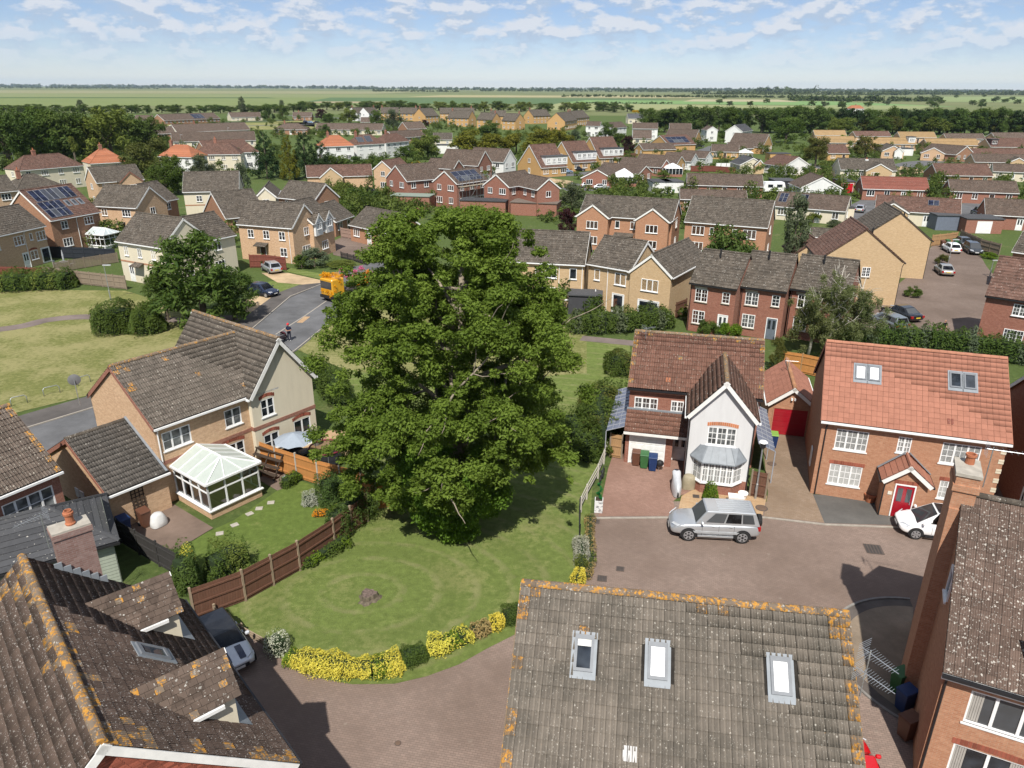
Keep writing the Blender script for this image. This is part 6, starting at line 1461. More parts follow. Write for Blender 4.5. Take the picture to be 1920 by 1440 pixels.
# bungalows on the right
BG = [
 ('x', (1288, 346.5), (1432, 350), (1292, 325), 'red', 'brown', 'long red brick bungalow row with white windows and dark roof, centre'),
 ('x', (1618, 353.5), (1744, 357), (1615, 330.5), 'red', 'red', 'red roofed brick bungalow pair, right of the bright red garage door'),
 ('x', (1782, 358), (1912, 362.5), (1776, 336.5), 'red', 'brown', 'brick and white bungalow pair with dark roof, far right'),
 ('x', (1758, 328.5), (1863, 330), (1747, 306.5), 'brown', 'redbr', 'brown roofed bungalow pair with brown gable end'),
 ('x', (1862, 321), (1940, 324), (1855, 306.5), 'cream', 'brown', 'bungalow at the right edge behind the brown gable end'),
 ('x', (1640, 393), (1802, 403), (1655, 366), 'cream', 'redbr', 'dark red roofed bungalow with two white roof panels'),
 ('x', (1848, 402), (1940, 407), (1857, 372), 'red', 'brown', 'bungalow with dark roof and white porch, right edge'),
 ('x', (1576, 318), (1682, 320), (1581, 296.5), 'cream', 'grey', 'grey roofed bungalow with a front gable and white chimney'),
 ('x', (1450, 386), (1586, 396.5), (1528, 364), 'cream', 'brown', 'cream bungalow with black solar panels on its dark roof'),
 ('x', (1275, 373), (1402, 376), (1285, 355), 'brown', 'brown', 'low bungalow roof just behind the weathered semi'),
 ('x', (1334, 284), (1386, 285), (1340, 270.5), 'gold', 'brown', 'golden brick bungalow with white conservatory beside it'),
 ('x', (1368, 278), (1414, 278), (1368, 267), 'gold', 'brown', 'bungalow directly behind the golden one'),
 ('y', (1430, 276), (1449, 271), None, 'gold', 'brown', 'golden gabled bungalow left of the dome shaped tree'),
 ('y', (1387, 309), (1436, 309), None, 'cream', 'slate', 'cream gabled bungalow with slate roof and patio windows'),
 ('y', (1470, 312), (1521, 310), None, 'white', 'redbr', 'bungalow with big white glazed gable'),
 ('y', (1500, 352), (1581, 353), None, 'white', 'brown', 'bungalow with white boarded gable beside the red garage door'),
 ('y', (1218, 268), (1254, 272), None, 'gold', 'redbr', 'golden gabled bungalow with solar panels on its right slope'),
 ('y', (1189, 278), (1206, 281), None, 'gold', 'brown', 'golden gabled bungalow by the purple tree'),
 ('y', (1302, 264), (1316, 260), None, 'gold', 'brown', 'golden gabled bungalow with a long brown roof and white side'),
 ('y', (1089, 333), (1150, 335), None, 'red', 'brown', 'red brick bungalow gable beside the parked silver cars'),
 ('y', (1198, 326), (1224, 322), None, 'red', 'brown', 'dark bungalow with little red gable left of the solar pair'),
 ('y', (1240, 314), (1258, 310), None, 'red', 'brown', 'dark roofed bungalow covered in solar panels'),
 ('y', (1269, 308), (1286, 304), None, 'gold', 'brown', 'dark roofed bungalow behind the solar panel one'),
 ('y', (1296, 303), (1311, 299), None, 'white', 'brown', 'bungalow with pale gable behind the red fence'),
 ('y', (1323, 297), (1338, 294), None, 'white', 'brown', 'bungalow with blue white gable above the washing lines'),
 ('x', (1186, 259.5), (1222, 260), (1190, 243.5), 'cream', 'brown', 'low brown roofed bungalow below the white fronted houses'),
 ('x', (1553, 287.5), (1594, 287.5), (1558, 271.5), 'gold', 'redbr', 'small red roofed bungalow right of the birches'),
 ('y', (1652, 283.5), (1697, 284.5), None, 'buff', 'grey', 'buff gabled bungalow with white garage beside it'),
 ('y', (1726, 286.5), (1773, 288.5), None, 'buff', 'brown', 'buff gabled bungalow facing the turning head'),
 ('y', (1793, 290), (1828, 288), None, 'brown', 'brown', 'dark brick gabled bungalow by the two dark cars'),
 ('x', (1820, 288.5), (1930, 289), (1822, 278.5), 'buff', 'redbr', 'red brown bungalow row at the right edge'),
 ('x', (1828, 303.5), (1930, 305), (1831, 288.5), 'buff', 'brown', 'dark bungalow row with a cream gable, right edge'),
 ('x', (1528, 253.5), (1588, 254), (1530, 244), 'buff', 'straw', 'straw coloured row roof with one dark panel, furthest row'),
 ('x', (1605, 255.5), (1672, 255.5), (1608, 245.8), 'buff', 'redbr', 'half red half dark row roof, furthest row'),
 ('x', (1688, 257.5), (1757, 258), (1691, 247), 'buff', 'straw', 'plain straw coloured row roof, furthest row'),
 ('x', (1775, 260), (1849, 260.5), (1779, 250), 'buff', 'brown', 'dark row roof with chimney, furthest row'),
 ('x', (1868, 260), (1940, 260), (1871, 248.5), 'buff', 'brown', 'dark row roof at the right edge, furthest row'),
 ('x', (1535, 267.5), (1606, 268), (1536, 255.5), 'buff', 'straw', 'dark and straw row roof behind the birches'),
 ('x', (1620, 269.5), (1720, 270.5), (1621, 257.5), 'buff', 'straw', 'straw row roof ending at a white dormer'),
 ('x', (1740, 272), (1838, 272.5), (1741, 259.8), 'buff', 'straw', 'straw row roof between two dormers'),
 ('x', (1858, 275.5), (1940, 276), (1859, 259), 'buff', 'redbr', 'red brown row roof right of the dark dormer')]
for i, (kd, a, c, r, wl, rf, lb) in enumerate(BG):
 near_ = a[1] > 300
 t, b = H(lb, kd, a, c, 2.5, r, 30 if kd == 'x' else 27, wall=wl, roof=rf, length=(9 if wl in ('white', 'cream') else 13), level=1 if a[1] > 262 else 0, st=1, left=near_, right=near_, gutter=WHITE, group='bungalows on the right side of the estate')
 if 'solar' in lb and kd == 'y': solar(t, b, 'r', .1, .2, .75, .6, 4, 2)
 if 'black solar' in lb: solar(t, b, 'f', .03, .3, .12, .6, 2, 2); solar(t, b, 'f', .32, .3, .12, .6, 2, 2)
 if 'two white roof' in lb:
  solar(t, b, 'f', .62, .48, .13, .34, 2, 1); w2 = Block(t, b.w * .02, -1.6, 5.2, 6, 2.5, 4.1, 'y'); w2.walls(B_YELLOW, faces='flr'); w2.roof(T_BROWN, 1, gutter=None); w2.window('f', 2.6, .9, 1.9, 1.2, 3)
 if 'front gable' in lb:
  w2 = Block(t, b.w * .44, -1.6, b.w * .46, 5, 2.5, 4.4, 'y'); w2.walls(B_YELLOW, faces='flr'); w2.roof(T_GREY, 1, gutter=None); w2.window('f', w2.w * .35, .9, 1.9, 1.2, 3); chimney(t, b.w * .52, b.d * .45, 3.8, 5.0, mat=R_WHITE)
 if 'white garage' in lb or 'cream gable' in lb:
  w2 = Block(t, b.w * .6, -.8, b.w * .36, 4, 2.5, 4.0, 'y'); w2.walls(B_YELLOW if 'cream' in lb else R_WHITE, faces='flr'); w2.roof(T_GREY, 1, gutter=None)
 if 'golden brick bungalow with white' in lb: conservatory(t, b.w + .3, b.w + 5, .5, 6, 2.2, 3.2, mat=CLEAR, roofmat=plain('milky_glass', (.45, .5, .5), .2), brickm=R_WHITE)
 if 'dormer' in lb and kd == 'x' and 'between' not in lb:
  left_ = 'right of' in lb; x0 = .3 if left_ else b.w - 3.0
  g = G(); g.box(x0, x0 + 2.6, .9, 4.2, 2.9, 5.2); d_ = g.build('dormer', R_WHITE if not left_ else plain('dark_cladding', (.09, .05, .05), .8), t); g = G(); g.box(x0 - .15, x0 + 2.75, .7, 4.3, 5.2, 5.35); g.build('flat_roof', T_SLATE, d_); d2 = Block(t, x0, .9, 2.6, 3, 5); d2.window('f', 1.3, 3.6, 1.9, 1.1, 3)
TS = [((1186, 241), (1234, 241.5), (1190, 230), 'white', 'brown', 'white fronted two storey house with pale brown roof, left of two'), ((1255, 242.5), (1297, 243), (1260, 231), 'white', 'brown', 'white fronted two storey house with pale brown roof, right of two'), ((1098, 236), (1125, 236.5), (1102, 227.5), 'white', 'brown', 'two storey house half hidden by the dark tree, left of it'), ((1146, 240), (1176, 238), (1150, 229), 'white', 'brown', 'two storey house just right of the dark tree'),
  ((1393, 247), (1412, 244), (1384, 233.5), 'white', 'slate', 'white and brick house with slate roof left of the dome shaped tree')]
for a, c, r, wl, rf, lb in TS: H(lb, 'x', a, c, 5, r, 34, wall=wl, roof=rf, level=1, group='two storey houses before the tree belt')
H('white two storey house with its gable to us, beside a round green tree', 'y', (1325, 244), (1347, 244), 5, None, 30, wall='white', roof='brown', length=8)
H('cream house with slate roof at the edge of the far fields', 'x', (1178, 222), (1207, 222), 3.5, (1188, 213), 40, wall='cream', roof='slate', level=0, st=1)
H('white farmhouse with red hipped roof out among the far trees', 'x', (1594, 203.5), (1621, 203.5), 5, (1602, 197.5), 40, wall='white', roof='clay', level=0, hip=True, name='farmhouse', chim=.5)
# flat roofed garages, sheds and porches
def flat(label, px, py, w_, d_, h_, wall, rot=0, name='garage', cat='garage', door=None, top=None):
 x, y = P(px, py); t = thing(name, label, cat, x, y, 0, math.radians(rot)); g = G(); g.box(-w_/2, w_/2, 0, d_, 0, h_); g.build('wall', WALLS.get(wall, None) or wall, t)
 g = G(); g.box(-w_/2 - .15, w_/2 + .15, -.15, d_ + .15, h_, h_ + .14); g.build('flat_roof', top or T_SLATE, t)
 b = Block(t, -w_/2, 0, w_, d_, h_)
 if door is not None: b.door('f', w_/2, .03, min(2.3, w_ * .8), h_ - .4, door, name='garage_door')
 return t, b
PAINT_RED = paint('bright_red_door', (.48, .008, .02), 0, .35)
flat('brick garage with a bright red door beside the white gabled bungalow', 1588, 362, 3.2, 6, 2.6, 'red', -2, door=PAINT_RED)
flat('small garage with red door by the dark brick bungalow', 1790, 292, 3.0, 5, 2.5, 'buff', -2, door=PAINT_RED)
flat('white painted garage left of the long red bungalow', 1241, 362, 4.6, 6, 2.5, 'white', 4, door=D_WHITE); flat('white garage directly beside the first white one', 1264, 362, 4.2, 6, 2.5, 'white', 4, door=D_WHITE)
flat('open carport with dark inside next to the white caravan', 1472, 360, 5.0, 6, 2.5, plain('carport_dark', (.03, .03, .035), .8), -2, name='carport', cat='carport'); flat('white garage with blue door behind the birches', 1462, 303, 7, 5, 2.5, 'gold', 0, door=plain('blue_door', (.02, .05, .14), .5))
flat('white garage beside the buff gabled bungalow', 1700, 292, 4.4, 5, 2.5, 'white', 0, door=D_WHITE); flat('grey flat roofed garden building behind the yellow gables', 1560, 415, 7.5, 3.6, 2.5, 'cream', -4, name='outbuilding', cat='outbuilding')
flat('brick outbuilding with white door at the top of the court', 1842, 438, 6, 5, 2.4, 'red', -6, door=D_WHITE, name='outbuilding', cat='outbuilding'); flat('small blue grey gabled summerhouse by the top of the court', 1776, 432, 4.2, 4, 2.5, plain('blue_grey_board', (.13, .15, .19), .7), -5, name='summerhouse', cat='summerhouse')
flat('flat roofed brick extension behind the second red gable', 905, 402, 9, 4, 2.5, 'red', -10, name='extension', cat='extension', top=T_SLATE); flat('flat roofed brick extension below the first red gable', 770, 392, 8, 4, 2.5, 'red', -10, name='extension', cat='extension', top=plain('green_felt', (.20, .24, .2), .9)); flat('long low brick extension between red gables', 1000, 405, 9, 5, 2.4, 'red', -14, name='extension', cat='extension', top=plain('brown_felt', (.15, .12, .10), .9))
flat('white flat roofed shed at the left end of the conifer hedge', 839, 288, 8, 5, 3, 'white', 0, name='shed', cat='shed'); flat('dark garden shed behind the yellow terrace hedge', 1095, 590, 3.5, 2.4, 2.1, plain('dark_shed', (.05, .05, .055), .8), -8, name='shed', cat='shed')
t = thing('caravan', 'white touring caravan parked beside the open carport', 'caravan', *P(1451, 363), 0, 0); g = G(); g.add([(-2.4, 0, .5), (2.4, 0, .5), (2.6, 0, 1.4), (2.2, 0, 2.6), (-2.2, 0, 2.6), (-2.6, 0, 1.4), (-2.4, 2.2, .5), (2.4, 2.2, .5), (2.6, 2.2, 1.4), (2.2, 2.2, 2.6), (-2.2, 2.2, 2.6), (-2.6, 2.2, 1.4)], [(0, 1, 2, 3, 4, 5), (11, 10, 9, 8, 7, 6)] + [(i + 6, (i + 1) % 6 + 6, (i + 1) % 6, i) for i in range(6)]); g.build('body', WHITE, t); g = G(); g.box(-1.6, -.4, -.02, -.005, 1.4, 2.1); g.box(.5, 1.8, -.02, -.005, 1.4, 2.1); g.build('window', GLASS, t); g = G(); g.tube([(0, -.02, .33), (0, .2, .33)], .33, 12); g.tube([(0, 2.0, .33), (0, 2.2, .33)], .33, 12); g.build('wheel', BLACK, t)
# white peaked conservatories on the bungalows
def gazebo(label, px, py, w_, h_):
 x, y = P(px, py); t = thing('conservatory', label, 'conservatory', x, y); g = G(); q = w_/2
 g.poly([(-q, 0, 2.3), (q, 0, 2.3), (0, q, h_)]); g.poly([(q, 0, 2.3), (q, w_, 2.3), (0, q, h_)]); g.poly([(q, w_, 2.3), (-q, w_, 2.3), (0, q, h_)]); g.poly([(-q, w_, 2.3), (-q, 0, 2.3), (0, q, h_)]); g.build('roof', WHITE, t)
 g = G(); g.box(-q + .1, q - .1, .1, w_ - .1, 0, .7); g.build('wall', B_RED, t); g = G(); g.box(-q + .12, q - .12, .12, w_ - .12, .7, 2.3); g.build('pane', GLASS, t); g = G()
 for k in range(6): g.box(-q + .08 + k * (w_ - .2) / 5, -q + .16 + k * (w_ - .2) / 5, .05, .11, .7, 2.3)
 g.build('frame', WHITE, t)
gazebo('white peaked conservatory behind the silver parked cars', 1172, 350, 6, 4.2); gazebo('white roofed conservatory right of the solar panel bungalow', 1263, 332, 5, 3.6); gazebo('small white conservatory by the brown gable bungalow', 1787, 345, 4, 3.4); gazebo('white conservatory at the end of a brown row, far left', 317, 250, 5, 3.8)
# ---------------------------------------------------------------- trees of the estate and beyond
TL_ = [
 # label, foot px, foot py, top py, crown width px, kind, leaves
 ('big dark tree at the far left edge behind the pale semi', 20, 318, 197, 120, 'round', L_DARK), ('big dark tree second from the left edge, behind the lamp post', 82, 312, 200, 100, 'round', L_MID), ('tall dense dark tree left of the pale plane tree', 125, 308, 190, 120, 'dense', L_DARK),
 ('tall pale plane tree with light bark above the orange hipped roof', 213, 305, 196, 110, 'round', L_LIGHT), ('dark tree between the tall trees and the left field', 60, 300, 205, 90, 'round', L_DARK), ('pale green tree right of the plane tree', 255, 288, 225, 70, 'round', L_LIGHT),
 ('rounded olive brown tree in front of the orange semi', 280, 342, 256, 96, 'dense', L_OLIVE), ('bright mid green tree right of the olive one', 335, 362, 290, 66, 'round', L_MID), ('green tree left of the cream house', 312, 368, 300, 70, 'round', L_MID),
 ('grey green willow behind the cream house', 380, 345, 288, 62, 'round', L_GREY), ('narrow grey green willow right of the cream house', 462, 392, 303, 46, 'column', L_GREY), ('pollarded tree with bare trunk behind the orange roof', 145, 316, 258, 24, 'pollard', L_LIGHT), ('second pollarded tree, left of the orange roof', 55, 300, 258, 34, 'pollard', L_LIGHT), ('small tree by the pale semi chimney', 100, 300, 262, 36, 'round', L_MID),
 ('dark green conifer, left of the yellowish one', 502, 335, 245, 66, 'conifer', L_CONIF), ('yellowish conifer between two dark conifers', 545, 338, 252, 48, 'conifer', L_YEW), ('tall dark green conifer right of the yellowish one', 575, 335, 244, 66, 'conifer', L_CONIF), ('dark conifer at the right end of the conifer group', 604, 334, 262, 60, 'conifer', L_CONIF),
 ('bushy green tree below the white semis, left', 625, 330, 282, 70, 'bush', L_MID), ('bushy green tree below the white semis, middle', 665, 322, 284, 60, 'bush', L_DARK), ('bushy green tree below the white semis, right', 706, 318, 280, 60, 'bush', L_MID),
 ('large light green tree right of the white semis', 803, 298, 250, 66, 'round', L_LIGHT), ('green tree left of the light one', 762, 306, 272, 56, 'round', L_MID), ('bush like tree in front of the canopy row gardens', 640, 372, 332, 56, 'bush', L_LIGHT), ('dark bush beside the wide buff building', 672, 392, 345, 70, 'bush', L_MID), ('bush in the gardens behind the grey bungalow', 705, 385, 350, 60, 'bush', L_DARK),
 ('round tree standing on the yellow grass far left', 404, 246, 226, 24, 'dense', L_DARK), ('first of two round trees beside the far white gabled row', 505, 226, 193, 32, 'dense', L_DARK), ('second of two round trees beside the far white gabled row', 530, 226, 196, 28, 'dense', L_DARK), ('tall silvery poplar standing before the fields', 455, 212, 181, 20, 'column', L_GREY), ('pale poplar between two round trees', 530, 214, 187, 16, 'column', L_GREY), ('dark pointed tree before the fields', 567, 212, 188, 22, 'round', L_DARK), ('slim conifer sticking above the left wood', 152, 206, 187, 22, 'column', L_GREY),
 ('purple leaved tree behind the far cars', 603, 224, 203, 26, 'round', L_PURPLE), ('round green tree right of the purple one', 618, 232, 212, 36, 'round', L_MID), ('round bright green tree left of the terraces', 655, 231, 202, 40, 'round', L_LIGHT), ('large grey green tree in front of the terraces', 738, 246, 204, 44, 'round', L_GREY), ('mid green tree beside the large grey green one', 706, 240, 206, 36, 'round', L_MID), ('small purple tree below the white porch terrace', 798, 241, 223, 18, 'round', L_PURPLE), ('little green tree beside the terraces', 772, 226, 216, 18, 'round', L_LIGHT), ('dark round bush on the low row roof line', 609, 253, 233, 26, 'dense', L_DARK),
 ('big yellow green conifer, left end of the great clipped row', 880, 291, 229, 76, 'bush', L_YEW), ('big yellow green conifer, second in the great clipped row', 925, 290, 236, 70, 'bush', L_YEW), ('big yellow green conifer, third in the great clipped row', 968, 289, 234, 66, 'bush', L_YEW), ('big yellow green conifer, fourth in the great clipped row', 1010, 287, 228, 76, 'bush', L_YEW), ('big yellow green conifer, right end of the great clipped row', 1045, 285, 228, 70, 'bush', L_YEW), ('low conifer in front of the great clipped row', 1000, 292, 246, 84, 'bush', L_YEW), ('grey green tree right of the great clipped row', 1075, 284, 240, 34, 'round', L_GREY), ('green tree behind the great clipped row', 915, 262, 224, 60, 'round', L_MID),
 ('dark tree beside the white two storey house, centre right', 1136, 262, 227, 46, 'round', L_DARK), ('green tree below the dark one, centre right', 1160, 278, 246, 50, 'round', L_MID), ('dark purple tree behind the brown fence', 1176, 290, 252, 30, 'round', L_PURPLE), ('small purple shrub tree by the white boarded gable', 938, 334, 311, 20, 'round', L_PURPLE), ('deep purple tree beside the twin gabled terrace', 1063, 436, 390, 44, 'dense', L_PURPLE), ('light airy green tree by the nearest red gable', 1072, 398, 342, 60, 'round', L_GREY), ('low green tree in front of the twin gables', 1110, 440, 424, 32, 'bush', L_LIGHT),
 ('round bright green tree beside the white gabled two storey house', 1362, 265, 232, 40, 'dense', L_MID), ('great dome shaped tree before the tree belt', 1473, 268, 214, 76, 'dense', L_MID), ('small bush at the foot of the dome tree', 1440, 270, 256, 24, 'bush', L_LIGHT),
 ('left birch with airy crown among the bungalows', 1528, 312, 252, 54, 'round', L_OLIVE), ('right birch with airy crown among the bungalows', 1622, 296, 250, 52, 'round', L_OLIVE), ('round garden tree near the grey roofed front gable', 1598, 334, 308, 30, 'round', L_LIGHT), ('dark round garden bush right of the front gable', 1690, 330, 316, 22, 'dense', L_DARK), ('garden tree by the white glazed gable', 1512, 326, 309, 34, 'round', L_LIGHT), ('dark garden bush right of the white glazed gable', 1545, 330, 310, 28, 'dense', L_DARK), ('bright tree left of the straw rows', 1582, 270, 252, 30, 'round', L_BRIGHT), ('light green tree by the cream gabled bungalow', 1448, 326, 310, 22, 'bush', L_LIGHT), ('grey bush before the golden bungalow', 1428, 283, 272, 18, 'bush', L_GREY), ('light green garden bush near the white conservatory', 1243, 333, 314, 26, 'bush', L_LIGHT),
 ('dense dark green tree in front of the weathered semi', 1362, 524, 398, 118, 'bush', L_DARK), ('tall pale topped tree beside the dark green one', 1480, 515, 362, 82, 'column', L_GREY), ('bright green shrub tree under the tall pale topped tree', 1505, 500, 428, 36, 'bush', L_BRIGHT), ('leafy bush in the cream bungalow garden', 1525, 418, 392, 34, 'bush', L_LIGHT), ('grey leaved bush by the flat garden building', 1563, 425, 406, 30, 'bush', L_GREY),
 ('leafy shrub tree below the left red terrace house', 1328, 630, 586, 46, 'bush', L_MID), ('bright shrub tree right of the leafy one, before the red terrace', 1365, 632, 590, 48, 'bush', L_BRIGHT), ('reddish green tree between the white gable house and the garage', 1455, 698, 632, 38, 'round', L_OLIVE), ('bright garden tree beside the small garage roof', 1443, 716, 686, 22, 'bush', L_BRIGHT),
 ('purple flowered shrub by the canopy house', 590, 500, 456, 60, 'bush', L_GREY), ('lilac bush beside the road near the silver car', 566, 502, 470, 44, 'bush', L_MID), ('bush behind the weathered grey fence', 640, 500, 484, 60, 'bush', L_LIGHT), ('autumn coloured shrub on the paving court', 1765, 495, 470, 26, 'bush', L_OLIVE), ('leafy shrub bed beside the tall yellow gable', 1712, 556, 532, 36, 'bush', L_MID), ('low bright shrub by the grey court fence', 1855, 484, 470, 32, 'bush', L_BRIGHT), ('ivy covered fence bush near the silver hatchback', 492, 500, 472, 24, 'bush', L_MID), ('golden bush behind the big conifers row', 780, 308, 300, 18, 'bush', L_GOLD), ('golden tree at the right tree belt', 1561, 246, 224, 20, 'bush', L_GOLD), ('golden tops beside the cream far house', 1192, 213, 203, 16, 'bush', L_GOLD)]
for q in TL_:
 nm = 'conifer' if q[5] == 'conifer' or q[6] is L_YEW else ('shrub' if q[5] == 'bush' else ('birch_tree' if 'birch' in q[0] else 'tree'))
 ptree(nm, q[0], q[1], q[2], q[3], q[4], q[5], q[6], cat='shrub' if q[5] == 'bush' and q[6] is not L_YEW else 'tree')
# belts of trees along the fields, one by one
def belt(txt, x0, x1, foot, top, wpx, n, mats, grp, jit=4, kinds=('round', 'dense')):
 xs = sorted(x0 + (x1 - x0) * (i + .5) / n + random.uniform(-.4, .4) * (x1 - x0) / n for i in range(n))
 for i, x in enumerate(xs):
  mt = random.choice(mats); f0 = foot(x) if callable(foot) else foot; t0 = top(x) if callable(top) else top
  ptree('tree', txt % ORD[i], x, f0 + random.uniform(-1.5, 1.5), t0 + random.uniform(-jit, jit * .6), wpx * random.uniform(.8, 1.3), random.choice(kinds), mt, group=grp)
belt('tree in the dark belt behind the right-hand bungalows, %s from the left', 1215, 1925, lambda x: 247 + (x - 1215) * .008, lambda x: 198 + (x - 1215) * .006, 54, 36, [L_DARK, L_DARK, L_MID, L_CONIF], 'dark tree belt on the right')
belt('tree in the lighter front edge of the right-hand belt, %s from the left', 1540, 1925, 253, 218, 48, 12, [L_MID, L_LIGHT, L_OLIVE, L_MID], 'front edge of the tree belt')
belt('tree in the row behind the terraces, %s from the left', 560, 1190, lambda x: 206 + (x - 560) * .006, lambda x: 189 + (x - 560) * .006, 34, 30, [L_MID, L_DARK, L_MID, L_LIGHT], 'tree row behind the terraces', 3)
belt('tree in the low row before the left field, %s from the left', -20, 560, 212, 196, 30, 30, [L_MID, L_DARK, L_MID], 'tree row before the left field', 3)
belt('tree in the left-hand wood, %s from the left', -30, 290, 290, 214, 66, 14, [L_DARK, L_MID, L_DARK], 'left-hand wood', 6)
belt('tree out on the far right fields, %s from the left', 1360, 1930, lambda x: random.uniform(183, 203), lambda x: 0, 15, 1, [L_DARK], 'x') if False else None
xs = [(random.uniform(1340, 1930), random.uniform(181, 204)) for _ in range(36)]; xs.sort()
for i, (x, y) in enumerate(xs): ptree('tree', 'tree scattered over the far right fields, %s from the left' % ORD[i], x, y, y - (4 + (y - 176) * .28), 8 + (y - 178) * .5, 'round', random.choice([L_MID, L_DARK, L_GREY]), group='scattered field trees')
# woods on the horizon: lumpy masses nobody could count
def wood(xa, xb, y, hpx, seed, mat):
 rng = np.random.default_rng(seed); n = int((xb - xa) / 1.7); V = []; F = []; A_ = []
 cl = []
 for k in range(n):
  px = rng.uniform(xa, xb); py = y + (px - 960) * .0047 + rng.uniform(-.5, .5); x, yy = P(px, py); s_ = 1 / pxm(x, yy); h_ = hpx * s_ * rng.uniform(.6, 1.5)
  cl.append((x, yy, h_ * .35, h_ * .75))
 return tag(inst('distant_wood', crown('distant_wood', cl, n * 16, cl[0][3] * .62, mat, seed, .5, .75, flat=.9)), kind='stuff')
L_FAR = leaf('far_wood_leaf', (.03, .05, .015), (.07, .095, .03), .1)
for i, (a, b, y, h_) in enumerate(((-40, 700, 167.5, 4.5), (-40, 420, 166.4, 4), (640, 1960, 168.6, 4), (1150, 1960, 170.5, 5), (900, 1300, 171, 3.2), (1050, 1500, 180.5, 3.5), (1300, 1700, 175, 6), (1640, 1960, 173.5, 6), (1480, 1760, 186, 8), (1080, 1260, 193, 3), (700, 860, 172.5, 3.5), (1420, 1530, 171.5, 9), (1000, 1960, 167.2, 3.5), (-40, 300, 169.6, 3.4))): wood(a, b, y, h_, 40 + i, L_FAR)
# greenery between the houses: shrubs and low planting nobody could count
def garden_fill():
 rng = np.random.default_rng(3); foot = []
 for o in list(C.objects):
  if o.parent is None and o.type == 'EMPTY' and o.get('category') in ('house', 'garage', 'outbuilding', 'extension', 'shed', 'garden room', 'carport', 'conservatory', 'caravan', 'summerhouse'):
   for ch in o.children:
    if ch.name.split('.')[0] == 'wall' and ch.type == 'MESH':
     co = np.empty(len(ch.data.vertices) * 3, np.float32); ch.data.vertices.foreach_get('co', co); co = co.reshape(-1, 3); a = -o.rotation_euler[2]
     foot.append((o.location[0], o.location[1], math.cos(a), math.sin(a), co[:, 0].min() - .8, co[:, 0].max() + .8, co[:, 1].min() - .8, co[:, 1].max() + .8))
 cl = []
 for (poly, n) in (([(0, 330), (480, 330), (620, 250), (20, 270)], 240), ([(470, 420), (760, 420), (1000, 330), (640, 300)], 190), ([(760, 300), (1320, 300), (1320, 240), (760, 240)], 170), ([(1000, 430), (1600, 430), (1560, 300), (1100, 300)], 230), ([(1560, 420), (1960, 420), (1960, 265), (1300, 262)], 380), ([(0, 470), (440, 470), (440, 400), (0, 400)], 110), ([(300, 262), (900, 255), (860, 222), (300, 222)], 240), ([(1050, 600), (1300, 600), (1300, 560), (1050, 570)], 40)):
  for _ in range(int(n * 1.5)):
   a, b, u = rng.random(), rng.random(), 0
   p = np.array(poly, float); q = (p[0] * (1 - a) + p[1] * a) * (1 - b) + (p[3] * (1 - a) + p[2] * a) * b; x, y = P(*q)
   ok = True
   for f_ in foot:
    dx, dy = x - f_[0], y - f_[1]; lx, ly = dx * f_[2] - dy * f_[3], dx * f_[3] + dy * f_[2]
    if f_[4] < lx < f_[5] and f_[6] < ly < f_[7]: ok = False; break
   for pl, wd in ROADS:
    for i in range(len(pl) - 1):
     A0, A1 = P(*pl[i]), P(*pl[i + 1]); d = A1 - A0; t = np.clip(((np.array([x, y]) - A0) @ d) / (d @ d), 0, 1)
     if np.linalg.norm(np.array([x, y]) - A0 - d * t) < wd * .7: ok = False
   if ok:
    r_ = rng.choice([.6, .9, 1.3, 1.8, 2.5])
    for k in range(3): cl.append((x + rng.normal(0, r_ * .7), y + rng.normal(0, r_ * .7), r_ * rng.uniform(.3, 1.3), r_ * rng.uniform(.5, .9)))
 tag(inst('garden_planting', crown('garden_planting', cl, 270000, .34, leaf('garden_leaf', (.035, .065, .014), (.12, .16, .036)), 9, .5, .8)), kind='stuff')
garden_fill()
# airy birches in front of the red terrace
def birch(label, px, py, pyt, wpx, seed):
 x, y = P(px, py); z = PZ(px, pyt, y); rng = np.random.default_rng(seed); t = thing('birch_tree', label, 'tree', x, y); g = G(); tips = []
 spine = [(0, 0, 0), (.15, .1, z * .3), (.0, .1, z * .6), (.35, .1, z)]; g.tube(spine, [.16, .13, .09, .025], 8)
 for k in range(13):
  zi = z * (.25 + .68 * k / 13); az = k * 2.4 + rng.normal(0, .3); limb(g, np.array([.1, .1, zi]), np.array([math.cos(az), math.sin(az), .9]), (z - zi) * .28 + 1.1, .05, 1, rng, tips, .3, .0)
 g.build('trunk', plain('birch_bark', (.40, .37, .32), .8, var=.35, sc=6), t, smooth=True)
 w_ = wpx / pxm(x, y, z/2)
 cl = [(tp[0] * .9, tp[1] * .9, tp[2] - .3 - rng.random() * 1.6, rng.uniform(.35, .7)) for tp in tips if tp[2] < z * .95] + [(rng.normal(0, w_ * .21), rng.normal(0, w_ * .21), rng.uniform(z * .15, z * .8), rng.uniform(.4, .8)) for _ in range(22)]
 inst('crown', crown('crown', cl, 13000, .10, leaf('birch_leaf', (.085, .110, .04), (.19, .22, .10), .4), seed, .5, 1.1, flat=.2), t)
birch('tall birch with pale bare upper branches in front of the red terrace', 1548, 668, 497, 130, 21); birch('leaning birch with thin crown beside the tall gable', 1592, 660, 520, 110, 22); birch('smaller birch left of the tall bare one', 1515, 668, 545, 90, 23)
